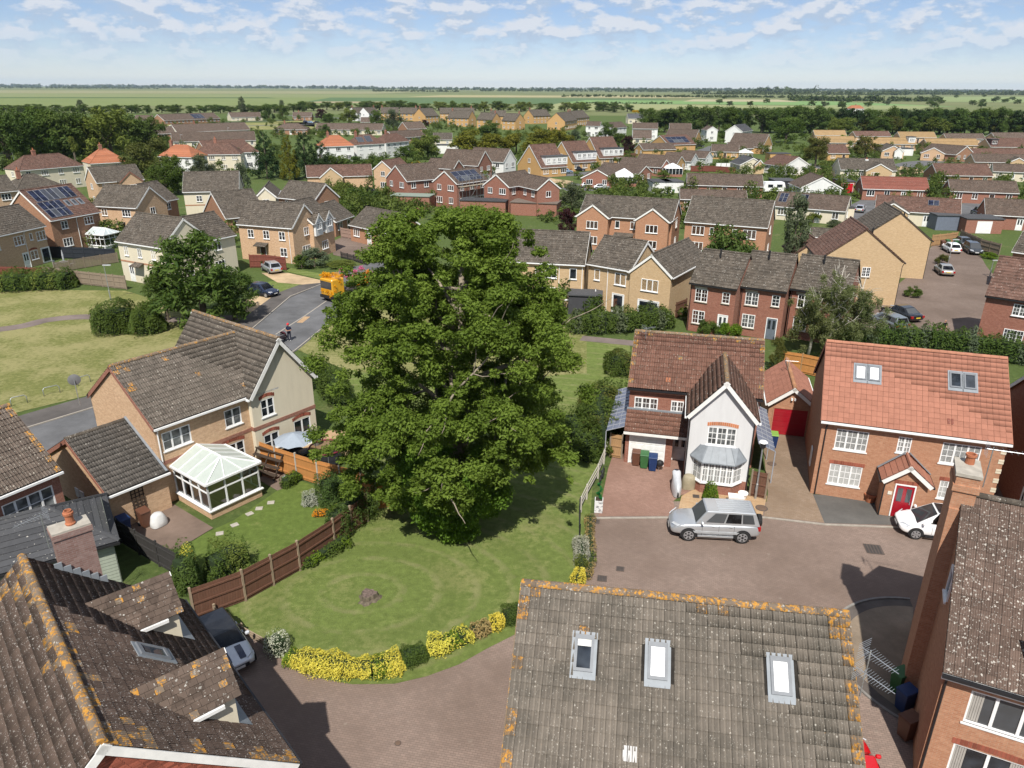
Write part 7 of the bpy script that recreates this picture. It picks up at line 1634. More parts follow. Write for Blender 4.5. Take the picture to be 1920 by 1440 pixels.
# ---------------------------------------------------------------- vehicles
TYRE = plain('tyre', (.018, .018, .018), .85); RIM = plain('alloy_rim', (.42, .43, .45), .3, .5, .6); LAMP = plain('headlamp_glass', (.45, .47, .5), .1, .6); TAIL = plain('tail_lamp', (.30, .01, .01), .2, .5); TRIM = plain('dark_trim', (.02, .02, .022), .5); PLATEW = plain('white_plate', (.6, .6, .58), .5); PLATEY = plain('yellow_plate', (.6, .45, .05), .5)
CARG = glass('car_glass', (.010, .011, .013), .04, .32)
STY = {  # length width height; windscreen base, roof start, roof end, tail base (fractions); bonnet, belt; wheel radius
 'suv': (4.8, 1.86, 1.82, .27, .39, .93, .985, 1.08, 1.12, .385, .20, .80), 'hatch': (4.1, 1.72, 1.46, .25, .42, .84, .965, .86, .92, .31, .19, .80), 'saloon': (4.8, 1.84, 1.42, .29, .43, .70, .88, .84, .93, .33, .19, .79),
 'mpv': (4.6, 1.83, 1.62, .17, .40, .88, .975, .92, .98, .335, .18, .80), 'mini': (3.7, 1.68, 1.41, .27, .40, .86, .96, .84, .93, .30, .17, .82), 'estate': (4.6, 1.78, 1.48, .26, .41, .92, .98, .86, .93, .32, .19, .79), 'coupe': (4.2, 1.76, 1.36, .30, .45, .74, .92, .82, .90, .31, .19, .80), 'van': (5.0, 1.95, 2.15, .12, .24, .96, .99, 1.05, 1.15, .34, .17, .79)}
CARS = {}
def car(name, label, x, y, head, style, col, group=None, cat='car', detail=True, stripes=None, roofglass=False, top=None):
 L_, W_, H_, wb, rs, re, tb, bon, belt, wr, ax0, ax1 = STY[style]; t = thing(name, label, cat, x, y, .0, math.radians(head), group); hw = W_/2; zl = .24 if style != 'suv' else .34
 X = lambda f_: L_/2 - f_ * L_      # +x is the front
 st = [(0, .62, .50, .62), (.015, .80, .38, .68), (.06, .93, zl, bon - .13), (.14, 1.0, zl, bon - .04), (wb * .8, 1.0, zl, bon), (wb + .06, 1.0, zl, belt), (.55, 1.0, zl, belt + .01), (.80, 1.0, zl, belt + .02), (tb - .06, .99, zl, belt + .01), (.965, .94, zl + .02, belt - .05), (.99, .84, .36, belt - .14), (1.0, .70, .48, belt - .25)]
 if style in ('saloon', 'coupe'): st[8] = (.90, .99, zl, belt - .0); st[9] = (.965, .94, zl + .02, belt - .05)
 V = []; n = 13
 for f_, k, z0, z1 in st:
  w_ = hw * k; hh = z1 - z0
  for (a, b) in ((-.86, 0), (-.98, .16), (-1, .38), (-1, .60), (-.975, .82), (-.90, .96), (0, 1.03), (.90, .96), (.975, .82), (1, .60), (1, .38), (.98, .16), (.86, 0)): V.append((X(f_), a * w_, z0 + b * hh))
 F = [(i * n + j, i * n + j + 1, (i + 1) * n + j + 1, (i + 1) * n + j) for i in range(len(st) - 1) for j in range(n - 1)] + [tuple(range(n - 1, -1, -1)), tuple((len(st) - 1) * n + j for j in range(n))] + [((i + 1) * n, (i + 1) * n + n - 1, i * n + n - 1, i * n) for i in range(len(st) - 1)]
 g = G(); g.add(V, F); body = g.build('body', col, t, smooth=True); md = body.modifiers.new('s', 'SUBSURF'); md.levels = md.render_levels = 2 if detail else 1
 # cabin
 wbz = hw * .92; wt = hw * (.74 if style != 'suv' else .80); b0, b1 = belt - .07, H_ - .02
 A_ = [(X(wb), -wbz * .98, bon - .03), (X(wb), wbz * .98, bon - .03), (X(rs), wt * .97, b1), (X(rs), -wt * .97, b1)]; B_ = [(X(tb), -wbz * .98, b0), (X(tb), wbz * .98, b0), (X(re), wt * .95, b1 - .03), (X(re), -wt * .95, b1 - .03)]
 mid_b = [(X((wb + rs) / 2 + .05), s * wbz * .99, b0) for s in (-1, 1)]; mid_t = [(X((rs + re) / 2), s * wt * .985, H_ + .0) for s in (-1, 1)]
 g = G(); g.add([A_[0], A_[1], A_[2], A_[3], B_[0], B_[1], B_[2], B_[3], mid_b[0], mid_b[1], mid_t[0], mid_t[1]], [(0, 3, 2, 1), (4, 5, 6, 7), (1, 2, 11, 9), (9, 11, 6, 5), (0, 8, 10, 3), (8, 4, 7, 10), (3, 10, 11, 2), (10, 7, 6, 11)]); cab = g.build('cabin', top or col, t); bv = cab.modifiers.new('b', 'BEVEL'); bv.width = .05; bv.segments = 3
 def panel(q, u0, u1, v0, v1, off, nm, mat, par):
  q = [np.array(p, float) for p in q]; f_ = lambda u, v: (q[0] * (1 - u) + q[1] * u) * (1 - v) + (q[3] * (1 - u) + q[2] * u) * v; nn = np.cross(q[1] - q[0], q[3] - q[0]); nn /= np.linalg.norm(nn); c = sum(q) / 4
  if nn @ (c - np.array([X(.55), 0, 1.0])) < 0: nn = -nn
  gg = G(); gg.poly([tuple(f_(u, v) + nn * off) for u, v in ((u0, v0), (u1, v0), (u1, v1), (u0, v1))]); return gg.build(nm, mat, par)
 panel(A_, .06, .94, .05, .93, .014, 'windscreen', CARG, cab); panel(B_, .08, .92, .14, .90, .014, 'rear_window', CARG, cab)
 if roofglass: panel([A_[3], A_[2], B_[2], B_[3]], .09, .91, .0, .88, .035, 'glass_roof', CARG, cab)
 for s in (-1, 1):
  i = 0 if s < 0 else 1; j = 3 if s < 0 else 2
  q1 = [A_[i], mid_b[i], mid_t[i], A_[j]]; q2 = [mid_b[i], B_[i], B_[j], mid_t[i]]
  gg = G(); a, b, c, d = (np.array(p, float) for p in (A_[i], B_[i], B_[j], A_[j])); f_ = lambda u, v: (a * (1 - u) + b * u) * (1 - v) + (d * (1 - u) + c * u) * v
  off = np.array([0, s * .035, .01])
  k = 3 if style in ('suv', 'mpv', 'estate', 'hatch') else 2
  ed = [.13, .45, .73, .95] if k == 3 else [.15, .52, .90]
  for m_ in range(k):
   u0, u1 = ed[m_], ed[m_ + 1] - .025; gg = G(); gg.poly([tuple(f_(*p) + off + np.array([0, s * .012 * math.sin(math.pi * p[0]), 0])) for p in ((u0, .20), (u1, .20), (min(u1, .94), .88), (max(u0 + (.06 if m_ == 0 else 0), .04), .88))]); gg.build('side_window', CARG, cab)
 if not detail: pass
 for fx, nm in ((ax0, 'f'), (ax1, 'r')):
  for s in (-1, 1):
   k = ('w', wr)
   if k not in CARS:
    g = G(); g.tube([(0, -.10, 0), (0, -.085, 0), (0, .085, 0), (0, .10, 0)], [wr * .93, wr, wr, wr * .93], 18); tm = g.mesh('tyre', TYRE); g = G()
    g.tube([(0, -.106, 0), (0, .106, 0)], wr * .30, 10)
    for q in range(6):
     a = q * math.pi / 3; g.obox((0, 0, 0), (math.cos(a), 0, math.sin(a)), (0, 1, 0), (-math.sin(a), 0, math.cos(a)), 0, wr * .66, -.107, .107, -.045, .045)
    g2 = [(wr * .72, -.104), (wr * .62, -.109), (wr * .62, -.09)]
    for sg in (-1, 1):
     n_ = 18; vs = [(r_ * math.cos(2*math.pi*i/n_), sg * abs(yy), r_ * math.sin(2*math.pi*i/n_)) for r_, yy in ((wr * .70, .1015), (wr * .60, .108)) for i in range(n_)]; g.add(vs, [(i, (i + 1) % n_, n_ + (i + 1) % n_, n_ + i) for i in range(n_)])
    CARS[k] = (tm, g.mesh('rim', RIM))
   w_ = inst('wheel', CARS[k][0], t, (X(fx), s * (hw - .07), wr)); inst('rim', CARS[k][1], w_)
   g = G(); n_ = 18; vs = [(X(fx), s * (hw + .004), wr)] + [(X(fx) + (wr + .07) * math.cos(math.pi * i / n_ * 1.16 - .25), s * (hw + .004), wr + (wr + .07) * math.sin(math.pi * i / n_ * 1.16 - .25)) for i in range(n_ + 1)]; g.add(vs, [(0, i + 1, i + 2) for i in range(n_)]); g.build('wheel_arch', TRIM, t)
 for s in (-1, 1):
  g = G(); g.add([(X(.012), s * hw * .50, bon - .24), (X(.07), s * hw * .93, bon - .22), (X(.10), s * hw * .95, bon - .10), (X(.035), s * hw * .55, bon - .12)], [(0, 1, 2, 3)]); me = g.build('headlight', LAMP, t); me.modifiers.new('o', 'SOLIDIFY').thickness = .04
  g = G(); g.box(X(.985) - .06, X(.985) + .12, min(s * hw * .62, s * hw * .90), max(s * hw * .62, s * hw * .90), belt - .36, belt - .12); g.build('tail_light', TAIL, t)
  g = G(); g.box(X(wb + .07) - .07, X(wb + .07) + .07, min(s * hw * .97, s * (hw + .17)), max(s * hw * .97, s * (hw + .17)), belt, belt + .15); o = g.build('door_mirror', col, t); o.modifiers.new('b', 'BEVEL').width = .04
  if detail:
   for fx in (.47, .66):
    g = G(); g.box(X(fx) - .1, X(fx) + .08, min(s * (hw - .0), s * (hw + .025)), max(s * hw, s * (hw + .025)), belt - .16, belt - .12); g.build('door_handle', col, t)
   g = G()
   for fx in (.345, .53, .70): g.box(X(fx) - .006, X(fx) + .006, min(s * (hw - .02), s * (hw + .003)), max(s * (hw - .02), s * (hw + .003)), .42, belt - .08)
   g.build('door_gap', TRIM, t); g = G(); g.box(X(ax1) + wr + .1, X(ax0) - wr - .1, min(s * (hw - .05), s * (hw + .02)), max(s * (hw - .05), s * (hw + .02)), zl - .02, zl + .07); g.build('side_sill', TRIM if style != 'suv' else col, t)
 g = G(); g.box(X(.0) - .05, X(0) + .02, -.45, .45, .40, .56); g.build('grille', TRIM, t); g = G(); g.box(X(0) + .01, X(0) + .035, -.26, .26, .42, .53); g.build('number_plate', PLATEW, t); g = G(); g.box(X(1) - .035, X(1) - .0, -.26, .26, .56, .67); g.build('number_plate', PLATEY, t)
 if style == 'suv':
  g = G(); g.tube([(X(1) - .16, 0, .98), (X(1) + .05, 0, .98)], .34, 16); sp = g.build('spare_wheel', TYRE, t)
  for s in (-.55, -.33, -.11, .11, .33, .55): g = G(); g.box(X(.90), X(.52), s - .02, s + .02, H_ - .012, H_ + .022); g.build('roof_rib', col, t)
  g = G()
  for s in (-1, 1): g.box(X(.82), X(.22), min(s * hw, s * (hw + .03)), max(s * hw, s * (hw + .03)), .56, .68)
  g.build('side_moulding', plain('silver_moulding', (.33, .34, .35), .4), t)
 if stripes:
  g = G()
  for s in (-.42, -.14, .14, .42) if False else (-.30, .30):
   g.add([(X(.05), s - .13, bon - .115), (X(.05), s + .13, bon - .115), (X(.14), s + .13, bon - .012), (X(.14), s - .13, bon - .012), (X(wb * .92), s + .13, bon + .035), (X(wb * .92), s - .13, bon + .035)], [(0, 1, 2, 3), (3, 2, 4, 5)])
  g.build('bonnet_stripe', stripes, t)
 return t
SILVER = paint('silver_paint', (.50, .52, .54), .55, .28); WHITEC = paint('white_paint', (.78, .78, .78), 0, .2); BLACKC = paint('black_paint', (.012, .013, .016), .2, .15); NAVY = paint('navy_paint', (.012, .02, .05), .3, .2); GREYC = paint('grey_paint', (.10, .11, .12), .4, .25); BLUEC = paint('light_blue_paint', (.25, .36, .50), .4, .25); REDC = paint('red_paint', (.50, .008, .012), 0, .2); DKGREY = paint('dark_grey_paint', (.05, .055, .06), .4, .25)
def by_wheels(pf, pr, style, near):
 """place from the two near-side wheel contact points"""
 a, b = P(*pf), P(*pr); d = (a - b) / np.linalg.norm(a - b); L_, W_, *_r = STY[style]; ax0, ax1 = STY[style][10:12]; n = np.array([-d[1], d[0]]); off = -(W_/2 - .07) if near == 'L' else (W_/2 - .07)
 mid = (a + b)/2 + n * off - d * (L_/2 - (ax0 + ax1)/2 * L_); return mid[0], mid[1], math.degrees(math.atan2(d[1], d[0]))
x, y, h_ = by_wheels((1290, 1013), (1389, 1018), 'suv', 'L'); car('off_roader', 'silver off-road car with spare wheel parked in front of the white gabled house', x, y, h_, 'suv', SILVER)
x, y, h_ = by_wheels((1714, 1010), (1822, 1024), 'mpv', 'L'); car('people_carrier', 'white people carrier with glass roof parked by the red front door', x, y, h_, 'mpv', WHITEC, roofglass=True)
fx = P(450, 1262, .2); d = np.array([math.cos(math.radians(-50)), math.sin(math.radians(-50))]); c = fx - d * 1.85; car('small_car', 'small pale car with two dark bonnet stripes beside the dark brown roof', c[0], c[1], -50, 'mini', paint('pale_silver_paint', (.58, .60, .62), .2, .25), stripes=NAVY, top=BLACKC)
x, y, h_ = by_wheels((489, 505.5), (508.5, 516), 'hatch', 'L'); car('hatchback', 'silver hatchback with its tail to us on the gravel drive', x, y, h_, 'hatch', SILVER)
c = P(494, 553); car('hatchback', 'dark blue car half under the spreading tree', c[0], c[1], -28, 'hatch', NAVY)
x, y, h_ = by_wheels((1660, 590), (1691, 602), 'saloon', 'L'); car('saloon_car', 'black saloon car on the paving court near the tall gable', x, y, h_, 'saloon', BLACKC)
car('estate_car', 'grey car half hidden by hedge next to the black saloon', x - 3.0, y - 3.1, h_, 'estate', paint('grey_green_paint', (.20, .23, .25), .4, .3))
c = P(1769, 513); car('small_coupe', 'silver coupe with its tail to us on the paving court', c[0], c[1], 75, 'coupe', paint('warm_silver_paint', (.42, .41, .38), .5, .3))
c = P(1782, 472); car('hatchback', 'white car at the top of the paving court beside the bins', c[0], c[1], 80, 'hatch', WHITEC)
c = P(1822, 474); car('hatchback', 'dark grey car facing us at the top of the paving court', c[0], c[1], -105, 'mpv', DKGREY); c = P(1806, 462); car('hatchback', 'dark car behind the dark grey one at the court fence', c[0], c[1], -100, 'hatch', GREYC)
c = P(1614, 1462, .7); car('red_car', 'bright red car just showing at the edge of the foreground roof', c[0] - .15, c[1] + .1, 82, 'hatch', REDC)
for (px, py, hd, st_, cl_, lb, nm) in ((1061, 325, 10, 'hatch', BLUEC, 'light blue hatchback outside the nearest chalet house', 'hatchback'), (1083, 321, 8, 'estate', BLACKC, 'black car right of the light blue hatchback', 'estate_car'), (1124, 311, 5, 'van', WHITEC, 'white van outside the furthest chalet house', 'van'), (1143, 307, 5, 'hatch', paint('blue_paint', (.02, .12, .25), .3, .25), 'blue car beside the white van', 'hatchback'), (1157, 304, 0, 'hatch', DKGREY, 'dark car at the end of the chalet drive', 'hatchback'),
 (1104, 352, 5, 'hatch', SILVER, 'silver car by the red brick bungalow gable, left one', 'hatchback'), (1127, 355, 3, 'coupe', SILVER, 'silver car by the red brick bungalow gable, right one', 'coupe_car'), (1311, 276, 2, 'hatch', BLACKC, 'black car on the green verge by the golden bungalows', 'hatchback'), (1612, 397, 60, 'hatch', SILVER, 'silver car on the road by the cream bungalow', 'hatchback'), (1835, 405, 80, 'suv', NAVY, 'dark blue off-road car parked on the road far right', 'off_roader'), (1774, 302, 10, 'hatch', BLACKC, 'black car left of two by the dark brick bungalow', 'hatchback'), (1787, 300, 40, 'hatch', DKGREY, 'dark car right of two by the dark brick bungalow', 'hatchback'), (574, 230, 0, 'hatch', NAVY, 'leftmost dark car parked at the far rows', 'hatchback'), (583, 231, 0, 'hatch', BLUEC, 'middle blue car parked at the far rows', 'hatchback'), (595, 231, 0, 'hatch', BLACKC, 'rightmost dark car parked at the far rows', 'hatchback'), (1462, 309, 20, 'hatch', BLUEC, 'pale blue car by the blue garage door', 'hatchback'), (1238, 288, 0, 'van', REDC, 'red van behind the yellow hedge, centre right', 'van'), (692, 362, 15, 'hatch', BLACKC, 'black car by the wide buff building', 'hatchback'), (488, 222, 0, 'hatch', WHITEC, 'white car by the far white gabled row', 'hatchback')):
 c = P(px, py); car(nm, lb, c[0], c[1], hd, st_, cl_, detail=False, cat='van' if st_ == 'van' else 'car')
# decorated carnival lorry behind the tree
c = P(652, 556); t = thing('decorated_lorry', 'orange-yellow lorry covered in flowers and pink balloons, half behind the big tree', 'lorry', c[0], c[1], 0, math.radians(-128)); ORL = paint('orange_lorry_paint', (.55, .28, .015), 0, .4)
g = G(); g.box(1.2, 3.0, -1.1, 1.1, .7, 2.7); o = g.build('cab', ORL, t); o.modifiers.new('b', 'BEVEL').width = .12; g = G(); g.box(3.001, 3.02, -.95, .95, 1.55, 2.4); g.build('windscreen', CARG, t); g = G(); g.box(-3.6, 1.0, -1.15, 1.15, .9, 1.2); g.box(-3.6, -3.5, -1.15, 1.15, 1.2, 1.9); g.build('flatbed', plain('dark_bed', (.06, .05, .05), .7), t); g = G(); g.box(2.9, 3.1, -1.1, 1.1, .45, .75); g.build('bumper', TRIM, t)
for x_ in (2.2, -2.6):
 for s in (-1, 1): g = G(); g.tube([(x_, s * .85, .48), (x_, s * 1.12, .48)], .48, 14); g.build('wheel', TYRE, t)
for nm, cl_, mt, sd in (('yellow_flowers', [(2.2 + random.uniform(-.9, .9), random.uniform(-1, 1), 2.75 + random.uniform(0, .4), .4) for _ in range(9)] + [(3.0, random.uniform(-1, 1), random.uniform(.7, 1.4), .25) for _ in range(10)] + [(random.uniform(1.3, 3), random.choice((-1.1, 1.1)), random.uniform(.8, 2.7), .28) for _ in range(14)], leaf('orange_petal', (.62, .30, .01), (.75, .42, .02)), 1), ('pink_balloons', [(random.uniform(-3.3, .8), random.uniform(-1, 1), random.uniform(1.6, 3.0), .45) for _ in range(10)], L_PINK, 2), ('orange_flowers', [(random.uniform(-3.3, .8), random.uniform(-1, 1), random.uniform(1.4, 2.8), .45) for _ in range(10)], L_ORANGE, 3)): inst(nm, crown(nm, cl_, 4200, .07, mt, sd), t)
# ---------------------------------------------------------------- people
def person(label, px, py, head, shirt, trousers, hair, h=1.76, pose='stand', cap=False, z=0):
 x, y = P(px, py); t = thing('person', label, 'person', x, y, z, math.radians(head)); k = h / 1.76
 if pose == 'look': arm = [(.21, .0, 1.40), (.27, .02, 1.13), (.10, .30, 1.12), (.02, .34, 1.16)]
 else: arm = [(.21, .0, 1.40), (.27, -.05, 1.12), (.30, .06, .88), (.30, .10, .80)]
 V = [(0, 0, .93), (0, -.01, 1.12), (0, -.02, 1.36), (0, .0, 1.50), (0, .03, 1.58)]; E_ = [(0, 1), (1, 2), (2, 3), (3, 4)]; Rr = [.15, .135, .155, .065, .06]
 fx = {'walk': (.20, -.22), 'stand': (.03, -.02), 'look': (.04, -.02)}[pose]
 for s, f_ in ((1, fx[0]), (-1, fx[1])):
  b = len(V); V += [(s * .10, 0, .88), (s * .11, f_ * .5 + .02, .49), (s * .12, f_, .10), (s * .13, f_ + .13, .04)]; E_ += [(0, b), (b, b + 1), (b + 1, b + 2), (b + 2, b + 3)]; Rr += [.10, .068, .05, .042]
  b = len(V); V += [(s * p[0], p[1], p[2]) for p in arm]; E_ += [(2, b), (b, b + 1), (b + 1, b + 2), (b + 2, b + 3)]; Rr += [.065, .048, .036, .034]
 V += [(0, .04, 1.66), (0, .04, 1.74)]; E_ += [(4, len(V) - 2), (len(V) - 2, len(V) - 1)]; Rr += [.095, .06]
 me = bpy.data.meshes.new('body'); me.from_pydata([tuple(c * k for c in v) for v in V], E_, []); o = inst('body', me, t)
 sk = o.modifiers.new('s', 'SKIN');
 for i, r_ in enumerate(Rr): me.skin_vertices[0].data[i].radius = (r_ * k, r_ * k)
 me.skin_vertices[0].data[0].use_root = True; o.modifiers.new('u', 'SUBSURF').levels = 2; o.modifiers['u'].render_levels = 2; sk.use_smooth_shade = True
 a = N('clothing_and_skin'); p = a.n('ShaderNodeSeparateXYZ', {0: a.obj()}); zz = p.outputs[2]; ax = a.math('ABSOLUTE', p.outputs[0])
 c_ = a.mix(a.math('GREATER_THAN', zz, .95 * k), trousers, shirt); c_ = a.mix(a.math('GREATER_THAN', zz, 1.49 * k), c_, (.45, .25, .17)); low = a.math('MULTIPLY', a.math('LESS_THAN', zz, 1.17 * k), a.math('GREATER_THAN', a.math('ADD', a.math('MULTIPLY', ax, 1.0), a.math('MULTIPLY', p.outputs[1], .55)), .205 * k)); low = a.math('MULTIPLY', low, a.math('GREATER_THAN', zz, .74 * k)); c_ = a.mix(low, c_, (.45, .25, .17)); c_ = a.mix(a.math('LESS_THAN', zz, .09 * k), c_, (.55, .55, .53)); me.materials.append(a.bsdf(c_, .8, .2))
 g = G(); hd = (0, .045 * k, 1.70 * k)
 for i in range(1): g.lathe([(.112 * k, 1.66 * k), (.118 * k, 1.73 * k), (.10 * k, 1.79 * k), (.05 * k, 1.825 * k)] if cap or hair else [(.09 * k, 1.76 * k), (.06 * k, 1.79 * k)], 12, 0, .04 * k)
 if cap: g.add([(-.09 * k, .12 * k, 1.70 * k), (.09 * k, .12 * k, 1.70 * k), (.06 * k, .25 * k, 1.68 * k), (-.06 * k, .25 * k, 1.68 * k)], [(0, 1, 2, 3)])
 if cap or hair: g.build('cap' if cap else 'hair', plain('cap_red', (.55, .03, .04), .7) if cap else plain('hair', hair, .8), t, smooth=True)
 g = G(); q = 0.045 * k
 g.add([(0, .155 * k, 1.68 * k), (-.015 * k, .13 * k, 1.65 * k), (.015 * k, .13 * k, 1.65 * k), (0, .13 * k, 1.70 * k)], [(0, 1, 2), (0, 2, 3), (0, 3, 1)]); g.build('nose', plain('skin', (.45, .25, .17), .6), t)
 for s in (-1, 1): g = G(); g.box(s * .035 * k - .01, s * .035 * k + .01, .118 * k, .134 * k, 1.695 * k, 1.71 * k); g.build('eye', TRIM, t)
 if pose == 'look': g = G(); g.box(-.04, .04, .35, .36, 1.14, 1.28); g.build('phone', TRIM, t)
 # hands: palm, four fingers and a thumb
 for s in (-1, 1):
  hx, hy, hz = s * arm[3][0] * k, arm[3][1] * k, arm[3][2] * k; g = G(); dn = -1 if pose != 'look' else .25
  g.box(hx - .02, hx + .02, hy - .035, hy + .035, hz - .05, hz + .03)
  for q in range(4): g.tube([(hx, hy - .03 + .02 * q, hz - .045), (hx - s * .008, hy - .032 + .021 * q, hz - .085), (hx - s * .022, hy - .03 + .02 * q, hz - .115 + .008 * abs(q - 1.5))], [.0095, .009, .0075], 6)
  g.tube([(hx, hy + .032, hz - .005), (hx - s * .012, hy + .055, hz - .04), (hx - s * .02, hy + .055, hz - .065)], [.011, .0105, .009], 6); g.build('hand', plain('skin', (.45, .25, .17), .6), t)
 return t
person('person in dark clothes and red cap standing on the road looking down', 543.5, 639, 170, (.015, .02, .045), (.02, .022, .04), None, pose='look', cap=True)
person('bald person in black shirt and trousers standing on the paving court', 1766, 631, 200, (.012, .012, .016), (.012, .013, .018), None, pose='walk')
c = P(533, 640); t = thing('pushchair', 'dark maroon hooded pushchair beside the person in the red cap', 'pushchair', c[0], c[1], 0, math.radians(-30)); g = G(); vs = []
for i in range(7):
 for j in range(9): a, b = math.pi * i / 6 * .62, math.pi * j / 8; vs.append((.34 * math.cos(b), -.1 + .42 * math.cos(a) * math.sin(b) * .8, .62 + .42 * math.sin(a) * (.4 + .6 * math.sin(b))))
g.add(vs, [(i * 9 + j, i * 9 + j + 1, (i + 1) * 9 + j + 1, (i + 1) * 9 + j) for i in range(6) for j in range(8)]); g.build('hood', plain('maroon_fabric', (.06, .012, .02), .8), t, smooth=True); g = G(); g.box(-.24, .24, -.35, .35, .32, .55); g.build('seat', plain('black_fabric', (.02, .015, .02), .9), t); g = G(); g.tube([(-.24, .35, .2), (-.24, -.5, 1.0), (.24, -.5, 1.0), (.24, .35, .2)], .014, 6); g.build('handle_frame', STEEL, t)
for sx in (-.25, .25):
 for sy in (-.32, .32): g = G(); g.tube([(sx - .02, sy, .12), (sx + .02, sy, .12)], .12, 12); g.build('wheel', TYRE, t)
# ---------------------------------------------------------------- fences
def fence(name, label, pts, h_, mat, post=None, style='board', sp=1.83, pw=.10, bw=.14, single=True, lean=0, rails=True, side=1, cat='fence'):
 pts = [np.array(p, float) for p in pts]; x0, y0 = pts[0]; t = thing(name, label, cat, x0, y0); post = post or mat; nb = 0; gs = G(); meB = {}
 for i in range(len(pts) - 1):
  a, b = pts[i] - pts[0], pts[i + 1] - pts[0]; d = b - a; l = np.linalg.norm(d); d /= l; rz = math.atan2(d[1], d[0]); k = max(1, round(l / sp)); n = np.array([-d[1], d[0]]) * side
  for j in range(k + 1):
   if j == k and i < len(pts) - 2: continue
   p = a + d * l * j / k
   if ('post', h_) not in meB: g = G(); g.box(-pw/2, pw/2, -pw/2, pw/2, 0, h_ + .08); meB[('post', h_)] = g.mesh('post', post)
   inst('post', meB[('post', h_)], t, (p[0], p[1], 0), (0, 0, rz))
  for j in range(k):
   p, q = a + d * (l * j / k + pw/2), a + d * (l * (j + 1) / k - pw/2); w_ = np.linalg.norm(q - p)
   if rails:
    for z in ((.25, h_ * .52, h_ - .22) if style == 'board' else (h_ * .35, h_ * .62, h_ - .06) if style == 'rail' else (.25, h_ - .25)):
     key = ('rail', round(w_, 1));
     if key not in meB: g = G(); g.box(0, w_, -.02, .02, -.045, .045); meB[key] = g.mesh('rail', post if style != 'board' else mat)
     inst('rail', meB[key], t, (*(p - n * .035), z), (0, 0, rz))
   if style in ('board', 'picket', 'horizontal'):
    if style == 'horizontal':
     m_ = int(h_ / .17)
     for u in range(m_):
      key = ('slat', round(w_, 1))
      if key not in meB: g = G(); g.box(0, w_, -.012, .012, 0, .14); meB[key] = g.mesh('slat', mat)
      inst('slat', meB[key], t, (*p, .06 + .17 * u), (0, 0, rz))
    else:
     m_ = max(1, round(w_ / bw));
     for u in range(m_):
      pp = p + d * (w_ * (u + .5) / m_); ww = w_ / m_ * (.97 if style == 'board' else .6)
      if single and nb < 300:
       key = ('b', round(ww, 2))
       if key not in meB: g = G(); g.box(-ww/2, ww/2, -.008, .012, .06, h_ - random.uniform(0, .01)); meB[key] = g.mesh('board', mat)
       inst('board', meB[key], t, (*pp, random.uniform(-.006, .006)), (0, 0, rz + random.gauss(0, .02))); nb += 1
      else: gs.obox((*pp, 0), (*d, 0), (*n, 0), (0, 0, 1), -ww/2, ww/2, -.008, .012, .06, h_ + random.uniform(-.01, .005))
 if gs.v: tag(gs.build('boards', mat, t), kind='stuff')
 return t
def timber(name, c, k=.3):
 if name in MATS: return MATS[name]
 a = N(name); p = a.obj(); s = a.n('ShaderNodeMapping', {'Vector': p, 'Scale': (6, 6, .7)}).outputs[0]; f = a.noise(s, 5, 5, .65); r = a.n('ShaderNodeObjectInfo').outputs['Random']
 cc = a.mix(a.rng(f, .3, .7), tuple(x * (1 - k) for x in c), tuple(x * (1 + k) for x in c)); cc = a.mix(a.rng(r, 0, 1, 0, .35), cc, tuple(x * .65 for x in c)); MATS[name] = a.bsdf(cc, .88, .15, bump=f, bs=.3, bd=.006); return MATS[name]
W_BR = timber('red_brown_fence', (.135, .068, .045)); W_OR = timber('orange_fence', (.44, .20, .065)); W_GR = timber('weathered_timber', (.24, .19, .14)); W_DK = timber('dark_timber_fence', (.045, .042, .04)); W_TAN = timber('tan_timber', (.36, .22, .11)); W_POST = timber('pale_post', (.30, .23, .16)); W_RED = timber('red_fence', (.18, .062, .045)); W_PALE = timber('bleached_rail', (.33, .29, .23))
fence('fence', 'red-brown panelled fence with pale rails along the mown lawn', PP((366, 1163), (461, 1127), (563, 1070), (628, 1026), (690, 978)), 1.75, W_BR, W_POST, side=1, bw=.125)
fence('fence', 'orange feather-edge fence with concrete posts beside the grey parasol', PP((474, 866), (520, 884), (558, 897), (598, 910), (640, 921), (680, 932), (708, 956), (745, 948)), 1.75, W_OR, CONC, bw=.13)
fence('fence', 'dark stained fence beside the patio and sage garden room', PP((160, 978), (262, 1040), (340, 1085)), 1.5, W_DK, W_DK, bw=.2)
fence('fence', 'orange panel fence behind the small garage', PP((1462, 694), (1500, 700), (1545, 710)), 1.8, W_OR, W_TAN, bw=.14, side=1)
fence('rail_fence', 'low pale post and rail fence between the lawn and the brick driveway', PP((1142, 845), (1121, 897), (1100, 936), (1089, 960)), .95, W_PALE, plain('white_post', (.44, .41, .35), .8), style='rail', sp=2.3)
fence('fence', 'weathered grey board fence at the edge of the open green', PP((85, 524), (150, 533), (238, 543)), 1.7, W_GR, W_GR, bw=.2); fence('fence', 'reddish brown fence behind the long hedge at the far left', PP((-60, 519), (0, 521), (83, 524)), 1.5, W_RED, W_RED, bw=.2)
fence('fence', 'black fence in front of the white conservatory and solar house', PP((95, 484), (160, 486), (218, 489)), 1.7, plain('black_fence', (.022, .026, .034), .7), None, bw=.25); fence('fence', 'grey slatted fence around the garden left of the cream gabled house', PP((104, 512), (160, 502), (222, 492)), 1.4, W_GR, W_GR, style='horizontal', rails=False)
fence('gate', 'dark red boarded gates beside the silver hatchback', PP((470, 502), (500, 502), (537, 507)), 1.8, W_RED, W_RED, bw=.2, cat='gate'); fence('picket_fence', 'low dark picket fence by the brown estate road', PP((640, 484), (664, 490), (688, 498)), .9, W_DK, W_DK, style='picket', bw=.16)
